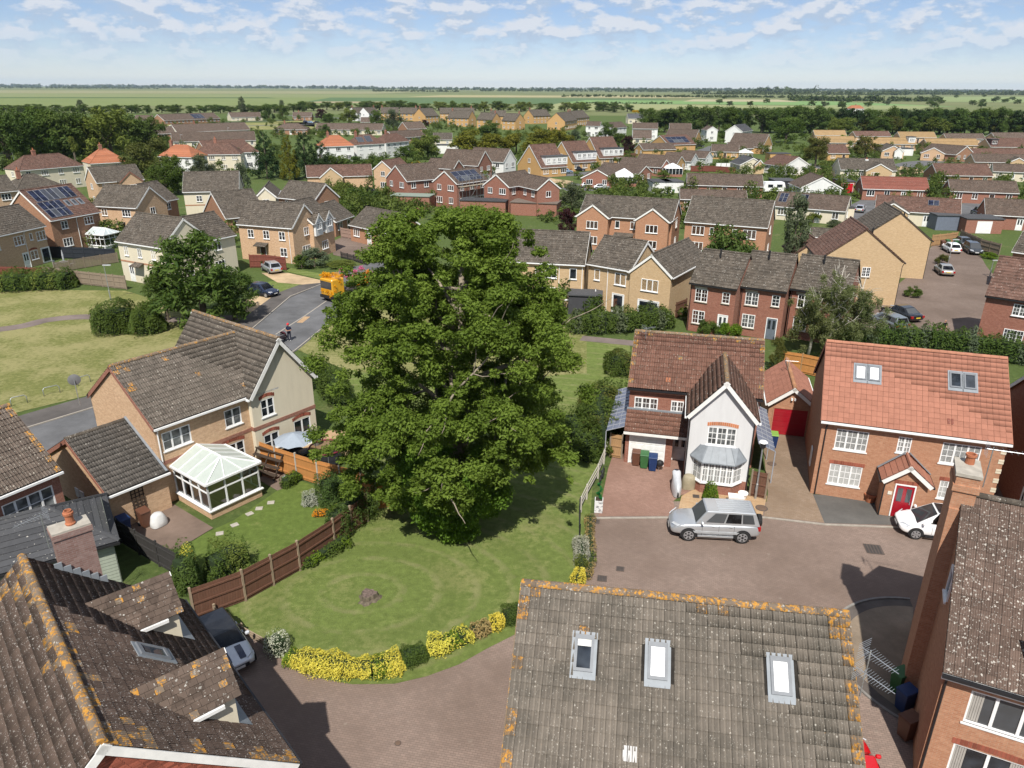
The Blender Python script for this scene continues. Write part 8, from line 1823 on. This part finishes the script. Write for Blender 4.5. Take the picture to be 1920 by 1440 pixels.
fence('fence', 'red-brown garden fence in front of the washing lines', PP((1295, 322), (1335, 322), (1378, 325)), 1.7, W_RED, W_RED, bw=.3, sp=2.4); fence('fence', 'brown fence under the dark purple tree', PP((1155, 295), (1192, 296)), 1.6, W_BR, W_BR, bw=.3); fence('fence', 'tan fence beside the bins at the top of the court', PP((1745, 462), (1772, 459), (1792, 456)), 1.8, W_TAN, W_TAN, bw=.2); fence('fence', 'grey fence behind the dark cars on the court', PP((1798, 452), (1836, 470), (1872, 480)), 1.8, W_GR, W_GR, bw=.2)
fence('fence', 'tan fence between the garage roofs and the cream bungalow garden', PP((1596, 434), (1680, 428)), 1.7, W_TAN, W_TAN, bw=.25, sp=2.4); fence('fence', 'dark brown fence between the two yellow terrace gardens', PP((1150, 590), (1178, 575)), 1.7, W_BR, W_BR, bw=.2); fence('fence', 'red-brown fence right of the yellow terrace end', PP((1245, 606), (1285, 590)), 1.8, W_BR, W_BR, bw=.2); fence('fence', 'wavy topped grey fence seen through the big tree', PP((755, 590), (820, 592)), 1.5, timber('pinkish_timber', (.26, .17, .14)), W_GR, bw=.25); fence('fence', 'pale garden wall fence of the grey tiled bungalow', PP((640, 445), (728, 462)), 1.6, plain('pink_brick_wall', (.30, .20, .16), .9), None, bw=.6)
fence('rail_fence', 'low timber rail with metal post caps beside the small striped car', PP((404, 1153), (455, 1190), (502, 1216)), .55, W_POST, W_POST, style='rail', sp=3.0)
for lb, q in (('tan boarded side gate left of the white garage door', ((1143, 857), (1165, 861))), ('brown side gate right of the bay window', ((1405, 930), (1434, 936)))): fence('gate', lb, PP(*q), 1.75, W_TAN if 'tan' in lb else W_BR, W_GR, bw=.15, cat='gate', sp=1.3)
t = fence('metal_post_fence', 'thin dark metal post fence at the lawn edge above the pale hedge', PP((1087, 962), (1087, 1014)), 1.0, BLACK, BLACK, style='rail', pw=.05, sp=1.6)
# ---------------------------------------------------------------- street furniture
def lamp_post(label, px, py, pyt, arm=.8, col=None):
 x, y = P(px, py); z = PZ(px, pyt, y); t = thing('street_lamp', label, 'street lamp', x, y); g = G(); g.tube([(0, 0, 0), (0, 0, 1.2), (0, 0, 1.21), (0, 0, z)], [.075, .075, .05, .04], 8); g.build('post', col or STEEL, t); g = G(); g.box(-.12, arm, -.09, .09, z, z + .1); g.build('lamp_head', plain('lamp_grey', (.4, .41, .42), .4), t); return t
lamp_post('grey street lamp on the open green beside the grey fence', 208, 563, 498); lamp_post('street lamp in front of the dark wood at the far left', 27, 304, 276); lamp_post('street lamp behind the willow, left', 343, 286, 253); lamp_post('street lamp among the low brown rows', 430, 266, 240); lamp_post('slim street lamp beside the silver coupe on the court', 1777, 497, 450); lamp_post('street lamp at the right kerb of the paving court', 1855, 520, 489); lamp_post('tall pole in front of the white boarded bungalow gable', 1513, 354, 308, .2, W_DK); lamp_post('street lamp in front of the red roofed bungalow pair', 1662, 366, 330); lamp_post('street lamp by the terraces at the field edge', 760, 244, 226); lamp_post('street lamp on the far right rows', 1290, 292, 268)
x, y = P(1416, 935); zt = PZ(1428, 836, y + .3); t = thing('street_lamp', 'grey lamp post with black lantern in front of the bay window house', 'street lamp', x, y); g = G(); g.tube([(0, 0, 0), (0, 0, zt * .3), (0, 0, zt * .3 + .02), (0, 0, zt)], [.07, .07, .05, .045], 10); g.build('post', STEEL, t); g = G(); g.lathe([(.1, zt), (.17, zt + .08), (.17, zt + .35), (.12, zt + .38)], 12); g.build('lantern', BLACK, t); g = G(); g.lathe([(.05, zt + .38), (.26, zt + .39), (.2, zt + .46), (.06, zt + .5)], 12); g.build('lamp_hood', WHITE, t)
for i, (a, b) in enumerate(((22, 52), (83, 113), (147, 170))):
 y0 = 762 - (a - 22) * .31; p, q = P(a, y0), P(b, y0 - 7); t = thing('hoop_barrier', 'galvanised hoop barrier on the grass by the road, %s of three' % ('left', 'middle', 'right')[i], 'barrier', p[0], p[1], 0, 0, 'hoop barriers'); d = q - p; g = G(); g.tube([(0, 0, 0), (0, 0, .55), (d[0] * .12, d[1] * .12, .68), (d[0] * .88, d[1] * .88, .68), (d[0], d[1], .55), (d[0], d[1], 0)], .035, 8); g.build('hoop', STEEL, t, smooth=True)
for (px, py, s, lb) in ((1638, 1030, .9, 'square dark manhole cover in the paving near the white people carrier'), (1163, 1067, .42, 'small dark drain grating in the paving, left of the off-roader'), (1129, 1085, .5, 'drain grating by the kerb behind the foreground ridge'), (1305, 931, .4, 'small dark grating in the sandstone strip by the bay window'), (1117, 978, .45, 'drain grating at the driveway corner by the dry weeds')):
 x, y = P(px, py); t = thing('drain_cover', lb, 'drain cover', x, y, .012, math.radians(-10)); g = G(); g.box(-s/2, s/2, -s/2, s/2, 0, .012); g.build('frame', plain('rusty_iron', (.09, .07, .06), .8), t); g = G()
 for k in range(5): g.box(-s/2 + .05 + k * (s - .1) / 5, -s/2 + .05 + (k + .6) * (s - .1) / 5, -s/2 + .05, s/2 - .05, .0125, .018)
 g.build('grating', plain('dark_iron', (.05, .045, .042), .7), t)
for (px, py, r_, lb) in ((1428, 953, .36, 'round manhole cover behind the off-roader'), (746, 1394, .13, 'tiny round cover in the foreground paving'), (1447, 870, .3, 'round drain cover on the tan driveway')):
 x, y = P(px, py); t = thing('manhole_cover', lb, 'drain cover', x, y, .012); g = G(); g.lathe([(r_, 0), (r_, .012), (r_ * .86, .013)], 20); g.build('rim', plain('rusty_iron', (.09, .07, .06), .8), t); g = G(); g.lathe([(r_ * .8, .012), (r_ * .78, .017)], 20); g.build('lid', plain('brown_iron', (.13, .085, .06), .8), t)
x, y = P(692, 1122); t = thing('tree_stump', 'cut tree stump in the middle of the mown rings', 'stump', x, y); g = G(); rng = np.random.default_rng(4); n_ = 18; vs = []
for z, k in ((0, 1.35), (.12, 1.0), (.30, .9), (.33, .82)):
 for i in range(n_): a = 2*math.pi*i/n_; rr = .40 * k * (1 + .16 * math.sin(3*a + 1) + .1 * math.sin(7*a) * (1.5 if z == 0 else 1)); vs.append((rr*math.cos(a), rr*math.sin(a), z + rng.normal(0, .01)))
g.add(vs, [(r * n_ + i, r * n_ + (i + 1) % n_, (r + 1) * n_ + (i + 1) % n_, (r + 1) * n_ + i) for r in range(3) for i in range(n_)]); g.build('bark', BARK, t); g = G(); g.add(vs[3*n_:], [tuple(range(n_))]); g.build('cut_face', plain('stump_top', (.13, .095, .08), .9, var=.5, sc=9), t)
# ---------------------------------------------------------------- bins and garden things
def bin_(label, px, py, body, lid, rz=0, group=None):
 x, y = P(px, py); t = thing('wheelie_bin', label, 'wheelie bin', x, y, .012, math.radians(rz), group); g = G(); g.add([(-.21, -.26, .05), (.21, -.26, .05), (.21, .22, .05), (-.21, .22, .05), (-.27, -.34, .98), (.27, -.34, .98), (.27, .32, .98), (-.27, .32, .98)], [(0, 3, 2, 1), (0, 1, 5, 4), (1, 2, 6, 5), (2, 3, 7, 6), (3, 0, 4, 7), (4, 5, 6, 7)]); g.build('body', body, t)
 g = G(); g.add([(-.29, -.37, .985), (.29, -.37, .985), (.29, .34, 1.0), (-.29, .34, 1.0), (-.27, -.34, 1.04), (.27, -.34, 1.04), (.27, .3, 1.09), (-.27, .3, 1.09)], [(0, 3, 2, 1), (0, 1, 5, 4), (1, 2, 6, 5), (2, 3, 7, 6), (3, 0, 4, 7), (4, 5, 6, 7)]); g.build('lid', lid, t); g = G(); g.tube([(-.25, .40, .95), (.25, .40, .95)], .02, 6); g.build('handle', body, t)
 for s in (-1, 1): g = G(); g.tube([(s * .22, .28, .1), (s * .28, .28, .1)], .1, 12); g.build('wheel', TYRE, t)
BB = plain('bin_blue', (.012, .035, .115), .45, .4); BG_ = plain('bin_green', (.035, .12, .04), .45, .4); BN = plain('bin_brown', (.115, .05, .03), .5, .4); LG = plain('lime_lid', (.18, .32, .06), .5)
for q in (('blue wheelie bin by the brick garage on the patio', 236, 1000, BB, BB, 50), ('brown wheelie bin next to the white covered barbecue', 274, 986, BN, BN, 50), ('brown wheelie bin, left of three at the white garage door', 1192, 871, BN, BN, -12), ('green wheelie bin, middle of three at the white garage door', 1207, 876, BG_, BG_, -12), ('blue wheelie bin, right of three at the white garage door', 1223, 881, BB, BB, -12), ('blue wheelie bin with lime lid by the red garage door', 1448, 838, BB, LG, -14), ('green wheelie bin in the passage beside the tall brick chimney wall', 1684, 1296, BG_, BG_, -70), ('blue wheelie bin in the passage beside the tall chimney wall', 1694, 1330, BB, BB, -70), ('brown wheelie bin at the corner of the tall orange brick house', 1699, 1382, BN, BN, -70), ('brown wheelie bin beside the tan court fence', 1766, 464, BN, BN, 0), ('green wheelie bin beside the tan court fence, left of the lamp', 1775, 462, BG_, BG_, 0), ('green wheelie bin beside the tan court fence, right of the lamp', 1790, 461, BG_, BG_, 0), ('brown wheelie bin behind the silver hatchback', 503, 502, BN, BN, 0), ('blue wheelie bin behind the silver hatchback', 512, 502.5, BB, BB, 0), ('green wheelie bin behind the silver hatchback', 523, 503, BG_, BG_, 0), ('blue wheelie bin by the second white garage', 1252, 364, BB, BB, 0), ('green wheelie bin by the second white garage', 1262, 364, BG_, BG_, 0)): bin_(*q, group='wheelie bins')
def lumpy(name, label, cat, px, py, pts, mat, rz=0, z=0, mats2=None):
 """a cover thrown over something: rings of a soft shape"""
 x, y = P(px, py); t = thing(name, label, cat, x, y, z, math.radians(rz)); rng = np.random.default_rng(5); n_ = 14; vs = []
 for (zz, rx, ry, cy) in pts:
  for i in range(n_): a = 2*math.pi*i/n_; k = 1 + .08 * math.sin(5*a + zz * 9) + rng.normal(0, .05); vs.append((rx*k*math.cos(a), cy + ry*k*math.sin(a), zz))
 g = G(); g.add(vs, [(r * n_ + i, r * n_ + (i + 1) % n_, (r + 1) * n_ + (i + 1) % n_, (r + 1) * n_ + i) for r in range(len(pts) - 1) for i in range(n_)] + [tuple((len(pts) - 1) * n_ + i for i in range(n_))])
 k = max(1, len(g.f) // 2); g.m = [0 if (mats2 is None or (i % n_) < 7) else 1 for i in range(len(g.f))]; g.mi = 1 if mats2 else 0; o = g.build('cover', [mat] + ([mats2] if mats2 else []), t, smooth=True); s_ = o.modifiers.new('s', 'SUBSURF'); s_.levels = s_.render_levels = 1; return t
SILV = plain('silver_cover', (.50, .51, .53), .35, .5, .2); DKC = plain('dark_cover', (.03, .032, .045), .6)
t = lumpy('covered_motorbike', 'motorbike under a silver and dark cover on the brick driveway', 'motorbike', 1267, 921, [(.06, .30, .95, 0), (.35, .33, 1.0, 0), (.75, .30, .92, .0), (1.0, .24, .55, .25), (1.2, .30, .22, .42), (1.28, .1, .1, .42)], DKC, -5, mats2=SILV)
for yy in (-.68, .70): g = G(); g.tube([(-.05, yy, .3), (.05, yy, .3)], .3, 14); g.build('wheel', TYRE, t)
lumpy('covered_motorbike', 'motorbike under a bright blue cover beside the tall yellow gable', 'motorbike', 1629, 566, [(.06, .35, .95, 0), (.5, .38, 1.0, 0), (.9, .3, .8, .05), (1.15, .3, .3, .4), (1.25, .1, .1, .4)], plain('bright_blue_cover', (.01, .12, .55), .5), 60)
lumpy('covered_barbecue', 'barbecue under a white sheet on the patio', 'barbecue', 299, 985, [(.05, .50, .36, 0), (.28, .52, .38, 0), (.55, .40, .30, .05), (.70, .36, .26, .08), (.78, .16, .2, .1)], plain('white_sheet', (.52, .52, .51), .7), 50)
lumpy('garden_chest', 'beige ribbed plastic chest beside the bay window', 'chest', 1290, 915, [(.02, .42, .34, 0), (.4, .44, .36, 0), (.85, .42, .34, 0), (.95, .2, .2, 0)], plain('beige_plastic', (.30, .26, .18), .6), -12)
# planter with spiral topiary
x, y = P(1122, 958); t = thing('planter', 'tall white marbled planter with a green spiral topiary', 'planter', x, y, .01, math.radians(-8)); a = N('marble'); mm = a.noise(a.obj(), 5, 6, .7); a.bsdf(a.mix(a.rng(mm, .52, .6), (.66, .66, .65), (.2, .2, .21)), .4, .4); g = G(); g.box(-.24, .24, -.24, .24, 0, .78); g.build('pot', a.m, t); g = G(); g.box(-.2, .2, -.2, .2, .781, .79); g.build('soil', plain('potting_soil', (.05, .035, .025), .95), t)
inst('topiary', crown('topiary', [(.10 * math.cos(k * .9), .10 * math.sin(k * .9), .88 + .085 * k, .13 - .006 * k) for k in range(14)], 1800, .035, leaf('topiary_green', (.01, .10, .025), (.02, .2, .05), .1), 3), t)
x, y = P(1128, 903); t = thing('bicycle', 'dark bicycle leaning on the low rail beside the driveway', 'bicycle', x, y, .01, math.radians(72))
for xx in (-.5, .5):
 g = G(); vs = [(xx + r_ * math.cos(2*math.pi*i/20), yy, .34 + r_ * math.sin(2*math.pi*i/20)) for r_, yy in ((.34, -.02), (.34, .02), (.30, .02), (.30, -.02)) for i in range(20)]; g.add(vs, [(r * 20 + i, r * 20 + (i + 1) % 20, ((r + 1) % 4) * 20 + (i + 1) % 20, ((r + 1) % 4) * 20 + i) for r in range(4) for i in range(20)])
 for k in range(8): a_ = math.pi * k / 4; g.tube([(xx, 0, .34), (xx + .31 * math.cos(a_), 0, .34 + .31 * math.sin(a_))], .004, 4)
 g.build('wheel', TYRE, t)
g = G()
for p, q in (((-.5, 0, .34), (-.12, 0, .30)), ((-.12, 0, .30), (-.25, 0, .82)), ((-.25, 0, .74), (.33, 0, .80)), ((-.12, 0, .30), (.35, 0, .72)), ((.5, 0, .34), (.33, 0, .92)), ((-.5, 0, .34), (-.23, 0, .72))): g.tube([p, q], .018, 6)
g.build('frame', plain('bike_frame', (.03, .035, .05), .4), t); g = G(); g.box(-.36, -.14, -.06, .06, .82, .87); g.build('saddle', TRIM, t); g = G(); g.tube([(.30, -.28, .96), (.33, 0, .93), (.30, .28, .96)], .014, 6); g.build('handlebar', TRIM, t)
def pot(label, px, py, s=1., mat=TERRA, plantmat=None, hgt=.5):
 x, y = P(px, py); t = thing('plant_pot', label, 'plant pot', x, y, .01); g = G(); g.lathe([(.20*s, 0), (.28*s, .36*s), (.33*s, .37*s), (.33*s, .45*s), (.27*s, .45*s), (.25*s, .38*s)], 16); g.build('pot', mat, t)
 if plantmat: inst('plant', crown('plant', [(random.uniform(-.1, .1)*s, random.uniform(-.1, .1)*s, .45*s + hgt*k/4, .2*s) for k in range(5)], 900, .05, plantmat, 3), t)
pot('large terracotta bowl by the porch of the orange house', 1630, 940, 1.25); pot('terracotta pot with tall plant left of the red front door', 1665, 945, 1.0, TERRA, L_OLIVE, 1.2); pot('pot with yellow flowers at the porch corner', 1676, 952, .7, TERRA, L_GOLD, .2); pot('small pot with plant right of the red front door', 1716, 948, .7, TERRA, L_MID, .7); pot('grey tub with purple flowers on the terrace', 594, 834, 1.1, plain('grey_tub', (.3, .3, .29), .8), L_MID, .35); pot('white pot beside the low white box near the bay window', 1392, 935, .9, WHITE)
x, y = P(1378, 946); t = thing('storage_box', 'low white storage box behind the off-roader', 'box', x, y, .01, math.radians(-12)); g = G(); g.box(-.42, .42, -.25, .25, 0, .55); g.build('box', WHITE, t); g = G(); g.box(-.44, .44, -.27, .27, .551, .60); g.build('lid', WHITE, t)
x, y = P(1236, 882); t = thing('kettle_barbecue', 'small black kettle barbecue beside the blue bin', 'barbecue', x, y, .01); g = G(); g.lathe([(.08, .3), (.24, .42), (.26, .5), (.24, .62), (.1, .72), (.03, .75)], 14); g.build('bowl', BLACK, t)
for k in range(3): g = G(); a_ = 2.1 * k; g.tube([(.2 * math.cos(a_), .2 * math.sin(a_), 0), (.1 * math.cos(a_), .1 * math.sin(a_), .38)], .012, 5); g.build('leg', STEEL, t)
# terrace: parasol, dining set, barbecue, trampoline, timber staging
x, y = P(557, 874); t = thing('parasol', 'pale blue grey parasol open over the terrace', 'parasol', x, y, .02); g = G(); g.tube([(0, 0, 0), (0, 0, 2.35)], .025, 8); g.build('pole', TRIM, t)
for k in range(8):
 g = G(); a0, a1 = 2*math.pi*k/8, 2*math.pi*(k+1)/8; am = (a0 + a1)/2; g.add([(0, 0, 2.40), (1.3*math.cos(a0), 1.3*math.sin(a0), 1.88), (1.2*math.cos(am), 1.2*math.sin(am), 1.92), (1.3*math.cos(a1), 1.3*math.sin(a1), 1.88), (.65*math.cos(am), .65*math.sin(am), 2.12)], [(0, 1, 4), (1, 2, 4), (2, 3, 4), (3, 0, 4)]); g.build('canopy_panel', plain('blue_grey_cloth', (.27, .31, .36), .8, var=.06), t)
 g = G(); g.tube([(0, 0, 2.37), (1.28*math.cos(a0), 1.28*math.sin(a0), 1.86)], .01, 5); g.build('rib', TRIM, t)
g = G(); g.lathe([(.25, 0), (.25, .06), (.05, .08)], 14); g.build('base', TRIM, t)
x, y = P(548, 862); t = thing('garden_sofa', 'dark rattan garden sofa under the parasol', 'sofa', x, y, .02, math.radians(52)); RAT = plain('dark_rattan', (.04, .04, .045), .9); g = G(); g.box(-.8, .8, -.4, .4, .05, .40); g.build('seat', RAT, t); g = G(); g.box(-.8, .8, .3, .42, .40, .8); g.build('backrest', RAT, t)
for s in (-1, 1): g = G(); g.box(min(s*.7, s*.8), max(s*.7, s*.8), -.4, .3, .401, .6); g.build('armrest', RAT, t)
x, y = P(573, 872); t = thing('gas_barbecue', 'black gas barbecue with its lid on the terrace', 'barbecue', x, y, .02, math.radians(50)); g = G(); g.box(-.55, .55, -.28, .28, .1, .82); g.build('cabinet', BLACK, t); g = G(); g.box(-.36, .36, -.24, .24, .82, 1.12); o = g.build('hood', plain('bbq_steel', (.2, .2, .2), .35, .5, .5), t); o.modifiers.new('b', 'BEVEL').width = .1; g = G(); g.tube([(-.3, -.3, .95), (.3, -.3, .95)], .015, 6); g.build('handle', STEEL, t)
x, y = P(615, 868); t = thing('trampoline', 'round trampoline with dark net and red rim under the tree edge', 'trampoline', x, y, .02); n_ = 28
g = G(); g.tube([(1.1*math.cos(2*math.pi*i/n_), 1.1*math.sin(2*math.pi*i/n_), 1.15) for i in range(n_ + 1)], .06, 6, cap=False); g.build('rim_pad', plain('dark_red_pad', (.16, .02, .03), .6), t); a = N('net'); _d = a.n('ShaderNodeBsdfDiffuse', {'Color': (.02, .02, .02)}); _t = a.n('ShaderNodeBsdfTransparent'); _x = a.n('ShaderNodeMixShader', {0: .5, 1: _t.outputs[0], 2: _d.outputs[0]}); a.t.links.new(_x.outputs[0], a.out.inputs[0]); g = G(); vs = [(1.1*math.cos(2*math.pi*i/n_), 1.1*math.sin(2*math.pi*i/n_), z) for z in (.2, 1.1) for i in range(n_)]; g.add(vs, [(i, (i+1) % n_, n_ + (i+1) % n_, n_ + i) for i in range(n_)]); g.build('net', a.m, t); g = G(); g.lathe([(1.05, .30), (1.05, .32)], n_); g.build('mat', BLACK, t)
for k in range(5): g = G(); a_ = 2*math.pi*k/5; g.tube([(1.1*math.cos(a_), 1.1*math.sin(a_), 0), (1.1*math.cos(a_), 1.1*math.sin(a_), 1.15)], .02, 6); g.build('leg', STEEL, t)
x, y = P(500, 888); t = thing('plant_staging', 'dark timber stepped plant staging against the orange fence', 'plant stand', x, y, .015, math.radians(-28)); DT = plain('dark_timber', (.05, .035, .025), .9)
for k in range(4): g = G(); g.box(-1.2, 1.2, -.45 + .28*k, -.17 + .28*k, .25 + .38*k, .29 + .38*k); g.build('shelf', DT, t)
for xx in (-1.1, 0, 1.1): g = G(); g.bar((xx, -.5, 0), (xx, .65, 1.6), .07); g.bar((xx, .65, 0), (xx, .65, 1.6), .06); g.build('frame', DT, t)
x, y = P(537, 905); t = thing('water_tub', 'pale blue tub on a stand by the orange fence', 'tub', x, y, .015); g = G(); g.lathe([(.16, .0), (.2, .35), (.24, .36), (.2, .38)], 12); g.build('tub', plain('pale_blue', (.4, .52, .56), .5), t)
for i, (px, py) in enumerate(((508, 943), (486, 954), (468, 964), (440, 985), (412, 1001))):
 x, y = P(px, py); t = thing('stepping_stone', 'pale stepping stone in the back lawn, %s from the conservatory corner' % ORD[4 - i], 'stepping stone', x, y, .012, random.random(), 'stepping stones'); g = G(); g.box(-.2, .2, -.17, .17, 0, .035); g.build('slab', CONC, t)
# white washing, garden furniture left
x, y = P(122, 500); t = thing('garden_table', 'grey round garden table with closed parasol behind the fence', 'table', x, y); g = G(); g.lathe([(.6, .70), (.6, .74)], 16); g.build('top', plain('grey_resin', (.3, .31, .32), .6), t); g = G(); g.tube([(0, 0, 0), (0, 0, .7)], .05, 8); g.build('leg', STEEL, t); g = G(); g.lathe([(.03, .75), (.10, 1.0), (.12, 1.6), (.03, 2.3)], 10); g.build('closed_parasol', plain('grey_cloth', (.35, .36, .38), .8), t)
for k, (lb, dx, dy) in enumerate((('left', -1.1, -.2), ('right', 1.1, .1))):
 q = thing('garden_chair', 'grey garden chair, %s of the round table' % lb, 'chair', x + dx, y + dy, 0, 1.57 * (1 if dx < 0 else -1), 'grey garden chairs'); g = G(); g.box(-.25, .25, -.25, .25, .40, .45); g.build('seat', MATS['grey_resin'], q); g = G(); g.box(-.25, .25, .2, .25, .45, .9); g.build('backrest', MATS['grey_resin'], q)
 for sx in (-.22, .22):
  for sy in (-.22, .22): g = G(); g.box(sx - .02, sx + .02, sy - .02, sy + .02, 0, .4); g.build('leg', MATS['grey_resin'], q)
t = thing('closed_parasol', 'closed white parasol on the yellow terrace patio', 'parasol', *P(1115, 583)); g = G(); g.lathe([(.03, .3), (.16, .8), (.18, 1.6), (.03, 2.5)], 10); g.build('canopy', R_WHITE, t); g = G(); g.tube([(0, 0, 0), (0, 0, 2.6)], .025, 6); g.build('pole', STEEL, t)
for k in range(4):
 x, y = P(1346 + k * 10, 318); t = thing('washing', 'white and pink washing hanging on a line, %s piece from the left' % ORD[k], 'washing', x, y, 0, 0, 'washing on the line'); g = G(); g.box(-.75, .75, -.01, .01, .7, 1.9); g.build('sheet', plain('washing_pink' if k > 2 else 'washing_white', (.6, .42, .5) if k > 2 else (.7, .7, .7), .9), t); g = G(); g.tube([(-.8, 0, 1.9), (.8, 0, 1.9)], .01, 4); g.build('line', STEEL, t)
# union flag on the yellow terrace end
q = P(1262, 521, 5); t = thing('flag', 'small union flag bunting hanging at the corner of the yellow terrace', 'flag', *P(1258, 575), 1.9, math.radians(60));
g = G(); g.box(-.35, .35, -.01, .01, 0, .9); g.build('cloth', plain('flag_blue', (.02, .04, .22), .8), t); g = G(); g.box(-.36, .36, -.016, .016, .36, .54); g.box(-.08, .08, -.015, .015, -.001, .901); g.build('white_cross', plain('flag_white', (.7, .7, .7), .8), t); g = G(); g.box(-.37, .37, -.02, .02, .41, .49); g.box(-.04, .04, -.019, .019, -.002, .902); g.build('red_cross', plain('flag_red', (.5, .02, .03), .8), t)
# ---------------------------------------------------------------- aerials, dishes
def aerial(label, loc, rz, boom=1.5, n=9, mast=1.2, tilt=0):
 t = thing('tv_aerial', label, 'tv aerial', *loc, math.radians(rz)); g = G(); g.tube([(0, 0, -mast), (0, 0, .1)], .02, 6); g.build('mast', STEEL, t); g = G(); g.tube([(-.25, 0, 0), (boom, 0, 0)], .012, 5); g.build('boom', STEEL, t)
 for k in range(n): g = G(); x = -.05 + boom * k / (n - .2); g.tube([(x, -.28 + .012*k, 0), (x, .28 - .012*k, 0)], .0045, 4); g.build('element', STEEL, t)
 for s in (-1, 1):
  g = G()
  for k in range(4): g.tube([(-.2, -.25, s*(.05 + .07*k)), (-.2, .25, s*(.05 + .07*k))], .006, 4)
  g.build('reflector', STEEL, t)
p1, p2 = P(1632, 1225, 8.9), P(1622, 1262, 8.6)
aerial('upper tv aerial beside the right verge of the foreground roof', (p1[0], p1[1], 8.9), -62, .85, 12, .8); aerial('lower tv aerial beside the right verge of the foreground roof', (p2[0], p2[1], 8.6), -58, .85, 12, .8)
p1 = P(76, 966, 6.6); aerial('tv aerial standing over the slate roofed garden room by the chimney', (p1[0], p1[1], 6.6), -120, 1.1, 9, 1.6)
p1 = P(1892, 850, 10.6); aerial('tv aerial on the tall chimney of the orange brick house', (p1[0] - .4, p1[1] + .3, 10.6), -20, 1.6, 8, 1.6); p1 = P(1480, 672, 4.6); aerial('small tv aerial on the ridge of the orange garage', (p1[0], p1[1], 4.4), -10, .7, 6, .7); p1 = P(1212, 616, 8.2); aerial('tv aerial on the ridge of the rusty brown roof', (p1[0], p1[1], 8.2), 30, .8, 6, .7)
p1 = P(139, 712, 6.4); t = thing('satellite_dish', 'grey satellite dish on the gable of the long house', 'satellite dish', p1[0], p1[1], 6.4, math.radians(-150)); g = G(); n_ = 16; vs = [(0, .08, 0)] + [(r_ * math.cos(2*math.pi*i/n_), .08 - r_*r_*.5, r_ * math.sin(2*math.pi*i/n_)) for r_ in (.2, .36) for i in range(n_)]; g.add(vs, [(0, 1 + i, 1 + (i+1) % n_) for i in range(n_)] + [(1 + i, 1 + n_ + i, 1 + n_ + (i+1) % n_, 1 + (i+1) % n_) for i in range(n_)]); o = g.build('dish', plain('dish_grey', (.16, .16, .16), .6), t, smooth=True); g = G(); g.tube([(0, .1, 0), (0, .15, -.3), (0, .25, -1.6)], .025, 6); g.build('mast', STEEL, t); g = G(); g.tube([(0, .08, -.3), (0, -.4, -.05)], .012, 5); g.build('arm', STEEL, t)
# wind turbines far off
for i, (px, h_) in enumerate(((114, 9), (240, 6), (246, 7), (288, 7), (292, 6), (312, 8), (330, 6))):
 x, y = P(px, 167.2 + (px - 960) * .0047); s_ = 1 / pxm(x, y, 0); hh = h_ * s_; t = thing('wind_turbine', 'white wind turbine on the left horizon, %s from the left' % ORD[i], 'wind turbine', x, y, 0, 0, 'wind turbines on the horizon'); g = G(); g.tube([(0, 0, 0), (0, 0, hh)], [hh * .028, hh * .016], 6); g.build('tower', WHITE, t); g = G(); g.box(-hh*.02, hh*.02, -hh*.05, hh*.05, hh - hh*.02, hh + hh*.02); g.build('nacelle', WHITE, t)
 for k in range(3): a_ = 2.094 * k + i; g = G(); g.bar((0, -hh*.06, hh), (hh*.5*math.cos(a_), -hh*.06, hh + hh*.5*math.sin(a_)), hh*.028, hh*.01); g.build('blade', WHITE, t)
# ---------------------------------------------------------------- the air
g = G(); g.box(-27000, 27000, -450, 27000, -1.4, 190)
hz_m = bpy.data.materials.new('haze'); hz_m.use_nodes = True; hz_m.node_tree.nodes.clear()
_o = hz_m.node_tree.nodes.new('ShaderNodeOutputMaterial'); _v = hz_m.node_tree.nodes.new('ShaderNodeVolumePrincipled'); _v.inputs['Density'].default_value = 3.2e-5; _v.inputs['Color'].default_value = (.66, .84, 1, 1); _v.inputs['Anisotropy'].default_value = 0.0
hz_m.node_tree.links.new(_v.outputs[0], _o.inputs['Volume'])
tag(g.build('haze', hz_m), kind='stuff')
